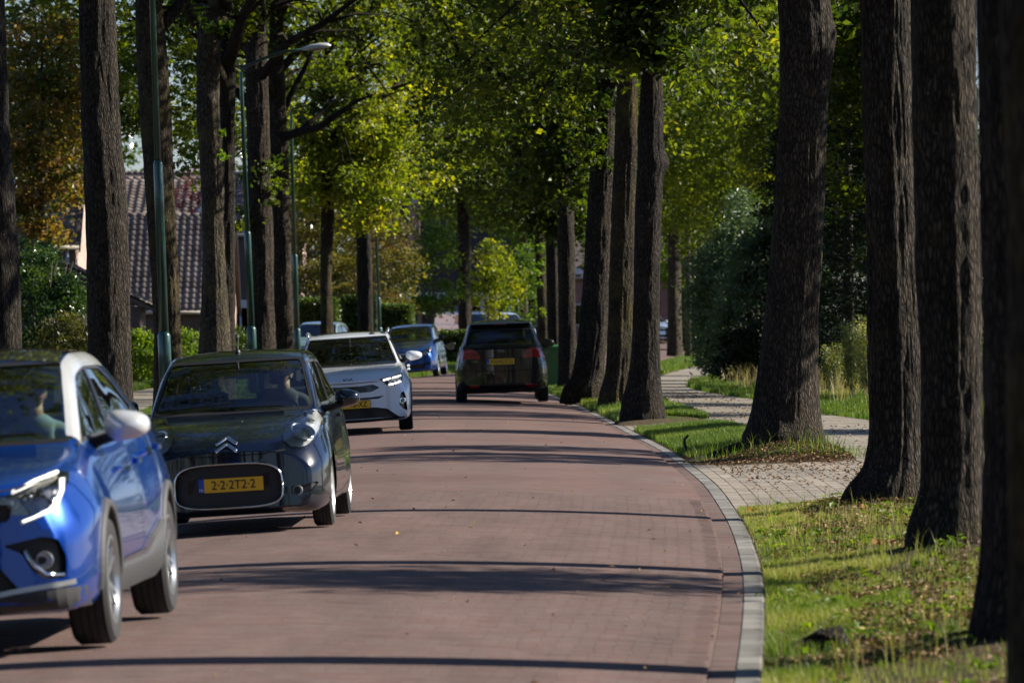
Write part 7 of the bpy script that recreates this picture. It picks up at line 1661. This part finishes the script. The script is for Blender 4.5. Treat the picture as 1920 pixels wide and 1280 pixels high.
# ---------------------------------------------------------------- blue small hatchback further back
def car_blue_small(name='small_hatchback', label='blue small hatchback with a big round-cornered headlight, furthest of the oncoming cars', col=(.003,.065,.30), group='cars coming down the left lane', simple=False, cat='car'):
    L = 3.74; k = dict(
     zb=[(0,.22),(.15,.18),(3.3,.2),(L,.28)], w=[(0,.68),(.08,.74),(.25,.80),(.6,.835),(1.4,.835),(3.0,.84),(3.4,.81),(L,.74)], zm=[(0,.46),(.6,.58),(L,.6)],
     ws=[(0,.58),(.1,.66),(.3,.71),(.8,.745),(1.4,.76),(3.0,.75),(L,.66)], zs=[(0,.74),(.1,.80),(.3,.88),(.8,.98),(1.4,1.02),(3.0,1.06),(L,1.02)],
     wt=[(0,.48),(.1,.56),(.3,.62),(.72,.685),(.85,.67),(1.2,.635),(1.5,.60),(2.2,.60),(3.2,.57),(3.5,.58),(L,.55)],
     zt=[(0,.77),(.1,.84),(.3,.93),(.72,1.03),(.85,1.09),(1.2,1.32),(1.5,1.48),(2.0,1.535),(2.6,1.535),(3.2,1.49),(3.5,1.35),(L,1.06)],
     zc=[(0,.80),(.1,.87),(.3,.96),(.72,1.06),(.85,1.12),(1.2,1.36),(1.5,1.53),(2.0,1.585),(2.6,1.59),(3.2,1.545),(3.5,1.40),(L,1.08)])
    bd = Body(L, k, .14, .06, .80, .04); root = empty(name, (0,0,0), (0,0,0), label, cat, group); P = paint(name+'_paint', col, .45, .22, .06); YF, YR, RW = .72, 3.08, .295
    cut_arches(bd, (YF, YR), .325, .305, root, .83)
    glass_and_frame(bd, root, rpoly([(-.66,1.09),(.66,1.09),(.575,1.49),(-.575,1.49)], .05), 'f', -1, 'windscreen', CGLASS, .02, (.6,2.0), minn=.15)
    glass_and_frame(bd, root, rpoly([(-.55,1.10),(.55,1.10),(.49,1.46),(-.49,1.46)], .05), 'f', 1, 'rear_window', CGLASS, .02, (3.1,4), minn=.15)
    for sd_ in (1,-1):
        glass_and_frame(bd, root, rpoly([(1.02,1.08),(1.42,1.43),(1.98,1.47),(1.98,1.09)], .03), 's', sd_, 'side_window', CGLASS, .02, minn=.25)
        glass_and_frame(bd, root, rpoly([(2.05,1.09),(2.05,1.47),(2.75,1.46),(3.05,1.38),(3.15,1.12)], .03), 's', sd_, 'side_window', CGLASS, .02, minn=.25)
    nb = bd.cut(rpoly([(-.40,.60),(.40,.60),(.47,.70),(-.47,.70)], .03), 'f', -1, (-.3,.6)); recess_obj('grille', nb, BLACKP, root, (0,.04,0)); nb.free()
    r = bd.ribbon([(-.46,.725),(.46,.725)], 'f', -1, .035, .008); r.build('chrome_bar', SILV, root, True, False)
    nb = bd.cut(rpoly([(-.50,.26),(.50,.26),(.46,.40),(-.46,.40)], .03), 'f', -1, (-.3,.6)); recess_obj('lower_intake', nb, BLACKP, root, (0,.05,0)); nb.free()
    h = bd.hit(0, .725, 'f', -1); MB().lathe([(.045,.0),(.055,.0),(.055,.012),(.045,.012)], 20, Matrix.Translation(h[0]+Vector((0,-.006,0))) @ Matrix.Rotation(R(90),4,'X'), True).build('emblem_ring', BLACKG, root, True)
    for sg in (1,-1):
        hl = rpoly([(.44,.665),(.53,.655),(.63,.69),(.705,.78),(.715,.90),(.68,.93),(.60,.90),(.52,.82)], .03); hl = hl if sg > 0 else mirx(hl)
        nb = bd.cut(hl, 'f', -1, (-.3,1.0), minn=-.3); rb = recess_obj('headlight', nb, REFLEC, root, (0,.06,0)); patch_obj('headlight_lens', nb, LENS, rb, .004); nb.free()
        c = bd.hit(sg*.60, .765, 'f', -1)[0]; MB().lathe([(.07,.03),(.076,.03),(.06,-.01),(.02,-.03),(.001,-.03)], 20, Matrix.Translation(c+Vector((0,.03,0))) @ Matrix.Rotation(R(90),4,'X')).build('reflector_bowl', CHROME, rb, True)
        fg = rpoly([(.46,.36),(.66,.37),(.67,.44),(.47,.43)], .02); fg = fg if sg > 0 else mirx(fg); nb = bd.cut(fg, 'f', -1, (-.3,.6), minn=-.3); recess_obj('fog_recess', nb, BLACKP, root, (0,.04,0)); nb.free()
        nb = bd.cut([(p[0]*sg, p[1]) for p in (((.715,.40),(.745,.40),(.745,.46),(.715,.47)) if sg > 0 else ((.715,.47),(.745,.46),(.745,.40),(.715,.40)))], 'f', -1, (-.3,.9), minn=-.4); patch_obj('side_marker', nb, ORL, root, .004); nb.free()
        door_mirror(root, sg*.925, 1.16, 1.14, .095, .09, .06, BLACKP if not simple else P, sg)
        MB().cbox(min(sg*.82,sg*.86), max(sg*.82,sg*.86), 1.82, 1.97, .93, .96, .01).build('door_handle', P, root)
    seams(bd, root, [([(-.5,.745),(0,.755),(.5,.745)],'f',-1), ([(1.0,1.05),(.97,.7),(1.03,.35)],'s',1), ([(2.01,1.46),(2.01,.35)],'s',1)], .014)
    me = bpy.data.meshes.new('body'); bd.bm.to_mesh(me); link('body', me, P, root, True); lining(bd, root); MB().box(-.62,.62,.2,3.5,.18,.22).build('underbody', BLACKP, root)
    for y in (YF,YR):
        for sg in (1,-1): wheel(root, sg*.735, y, RW, .18, .19, ALLOYL, 'cover', sg, .4+y)
    interior(root, .80, 1.08, 1.85, 2.8, .72, L, sz=.60, mirror=(.0,1.3,1.40)); bd.bm.free()
    return root
def van(label, col, X, D, yaw):
    root = empty('parked_van', (0,0,0), (0,0,0), label, 'van', 'vehicles parked at the end of the street'); P = paint('van_paint', col, .1, .3, .1); L = 4.9
    k = dict(zb=[(0,.25),(L,.28)], w=[(0,.78),(.1,.88),(.4,.94),(4.6,.94),(L,.90)], zm=[(0,.5),(1,.65),(L,.7)], ws=[(0,.68),(.2,.82),(.8,.88),(1.6,.90),(4.7,.90),(L,.86)], zs=[(0,.82),(.3,.95),(.9,1.08),(1.6,1.15),(L,1.15)],
      wt=[(0,.55),(.3,.70),(.95,.80),(1.3,.78),(1.8,.76),(4.6,.76),(L,.74)], zt=[(0,.86),(.3,1.0),(.95,1.15),(1.3,1.40),(1.8,1.76),(4.6,1.80),(L,1.76)], zc=[(0,.88),(.3,1.03),(.95,1.18),(1.3,1.45),(1.8,1.84),(4.6,1.88),(L,1.80)])
    bd = Body(L, k, .16, .03, .92, .05); cut_arches(bd, (.9,3.9), .36, .33, root, .93)
    glass_and_frame(bd, root, rpoly([(-.76,1.22),(.76,1.22),(.70,1.72),(-.70,1.72)], .05), 'f', -1, 'windscreen', CGLASSD, .02, (.8,2.2), minn=.15)
    for sd_ in (1,-1): glass_and_frame(bd, root, rpoly([(1.35,1.2),(1.85,1.66),(2.4,1.68),(2.4,1.2)], .03), 's', sd_, 'side_window', CGLASSD, .02, minn=.25)
    nb = bd.cut(rpoly([(-.4,.62),(.4,.62),(.45,.78),(-.45,.78)], .03), 'f', -1, (-.3,.6)); recess_obj('grille', nb, BLACKP, root, (0,.04,0)); nb.free()
    for sg in (1,-1):
        hl = rpoly([(.52,.68),(.74,.70),(.80,.92),(.60,.88)], .03); hl = hl if sg > 0 else mirx(hl); nb = bd.cut(hl, 'f', -1, (-.3,1), minn=-.3); patch_obj('headlight', nb, REFLEC, root, .004); nb.free(); door_mirror(root, sg*1.06, 1.4, 1.25, .10, .15, .06, BLACKP, sg)
    me = bpy.data.meshes.new('body'); bd.bm.to_mesh(me); link('body', me, P, root, True); lining(bd, root); MB().box(-.75,.75,.2,4.6,.24,.28).build('underbody', BLACKP, root)
    for y in (.9,3.9):
        for sg in (1,-1): wheel(root, sg*.83, y, .325, .2, .2, ALLOYL, 'cover', sg, y)
    bd.bm.free(); place_car(root, X, D, yaw, float(g0(D))-.0, 0); return root

def roll_at(X, D):
    e = .3; return -math.atan2(float(road_z(X+e, D)-road_z(X-e, D)), 2*e)
def put(root, X, D, yaw, dz=0, ym=1.9):
    place_car(root, X, D, yaw, float(road_z(X, D))+dz, roll_at(X, D)); return root
def seat_driver(car, lx, ly, lz, label, shirt, hair, turn=0, sc=1.0):
    bpy.context.view_layer.update(); p = car.matrix_world @ Vector((lx, ly, lz)); d = driver(p, 0, 0, label, shirt, hair, turn, sc); d.rotation_mode = 'ZXY'; d.rotation_euler = car.rotation_euler; return d
# ---------------------------------------------------------------- cars in place
c1 = put(car_black(), px_X(436,42.8), 42.8, -.028)
seat_driver(c1, .36, 1.68, .58, 'driver of the black hatchback with blond hair, hands on the steering wheel', (.10,.11,.13), (.30,.22,.12))
cap = put(car_crossover(), -3.00, 27.2, -.050)
seat_driver(cap, .36, 2.0, .66, 'driver of the blue crossover looking to the side, pale shirt', (.30,.42,.45), (.42,.38,.28), .7)
wh = put(car_white(), px_X(662,77.2), 77.2, .022)
seat_driver(wh, .36, 1.95, .62, 'driver of the white crossover behind the dark windscreen', (.25,.12,.12), (.06,.04,.03))
bl = put(car_blue_small(), px_X(768,158), 158, -.085)
seat_driver(bl, .36, 1.80, .66, 'driver of the small blue hatchback in a pale blue top', (.30,.45,.50), (.05,.04,.03), .4)
br = car_brown(); D = 101.2; place_car(br, px_X(938,D+4.07), D+4.07, math.pi+.015, float(road_z(px_X(938,D), D)), -roll_at(px_X(938,D), D)); 
gp = car_blue_small('parked_car', 'pale green car parked behind the third lamp post on the left', (.30,.42,.38), 'vehicles parked at the end of the street', True); place_car(gp, px_X(582,172), 172, -.15, float(g0(172))+.03, 0)
pk = car_blue_small('parked_car', 'dark car parked in front of the garage doors', (.01,.012,.02), None, True); place_car(pk, px_X(268,194), 194, -1.2, float(g0(194))-.35, 0)
van('white van parked at the end of the street above the brown car roof', (.62,.66,.72), px_X(915,300), 300, .5)
van('pale blue van parked at the end of the street, right of the white van', (.35,.45,.62), px_X(985,310), 310, .7)
fr = car_blue_small('parked_car', 'pale car far away in the gap right of the three close trunks', (.45,.52,.60), None, True); place_car(fr, px_X(1238,300), 300, .4, float(g0(300))+.2, 0)
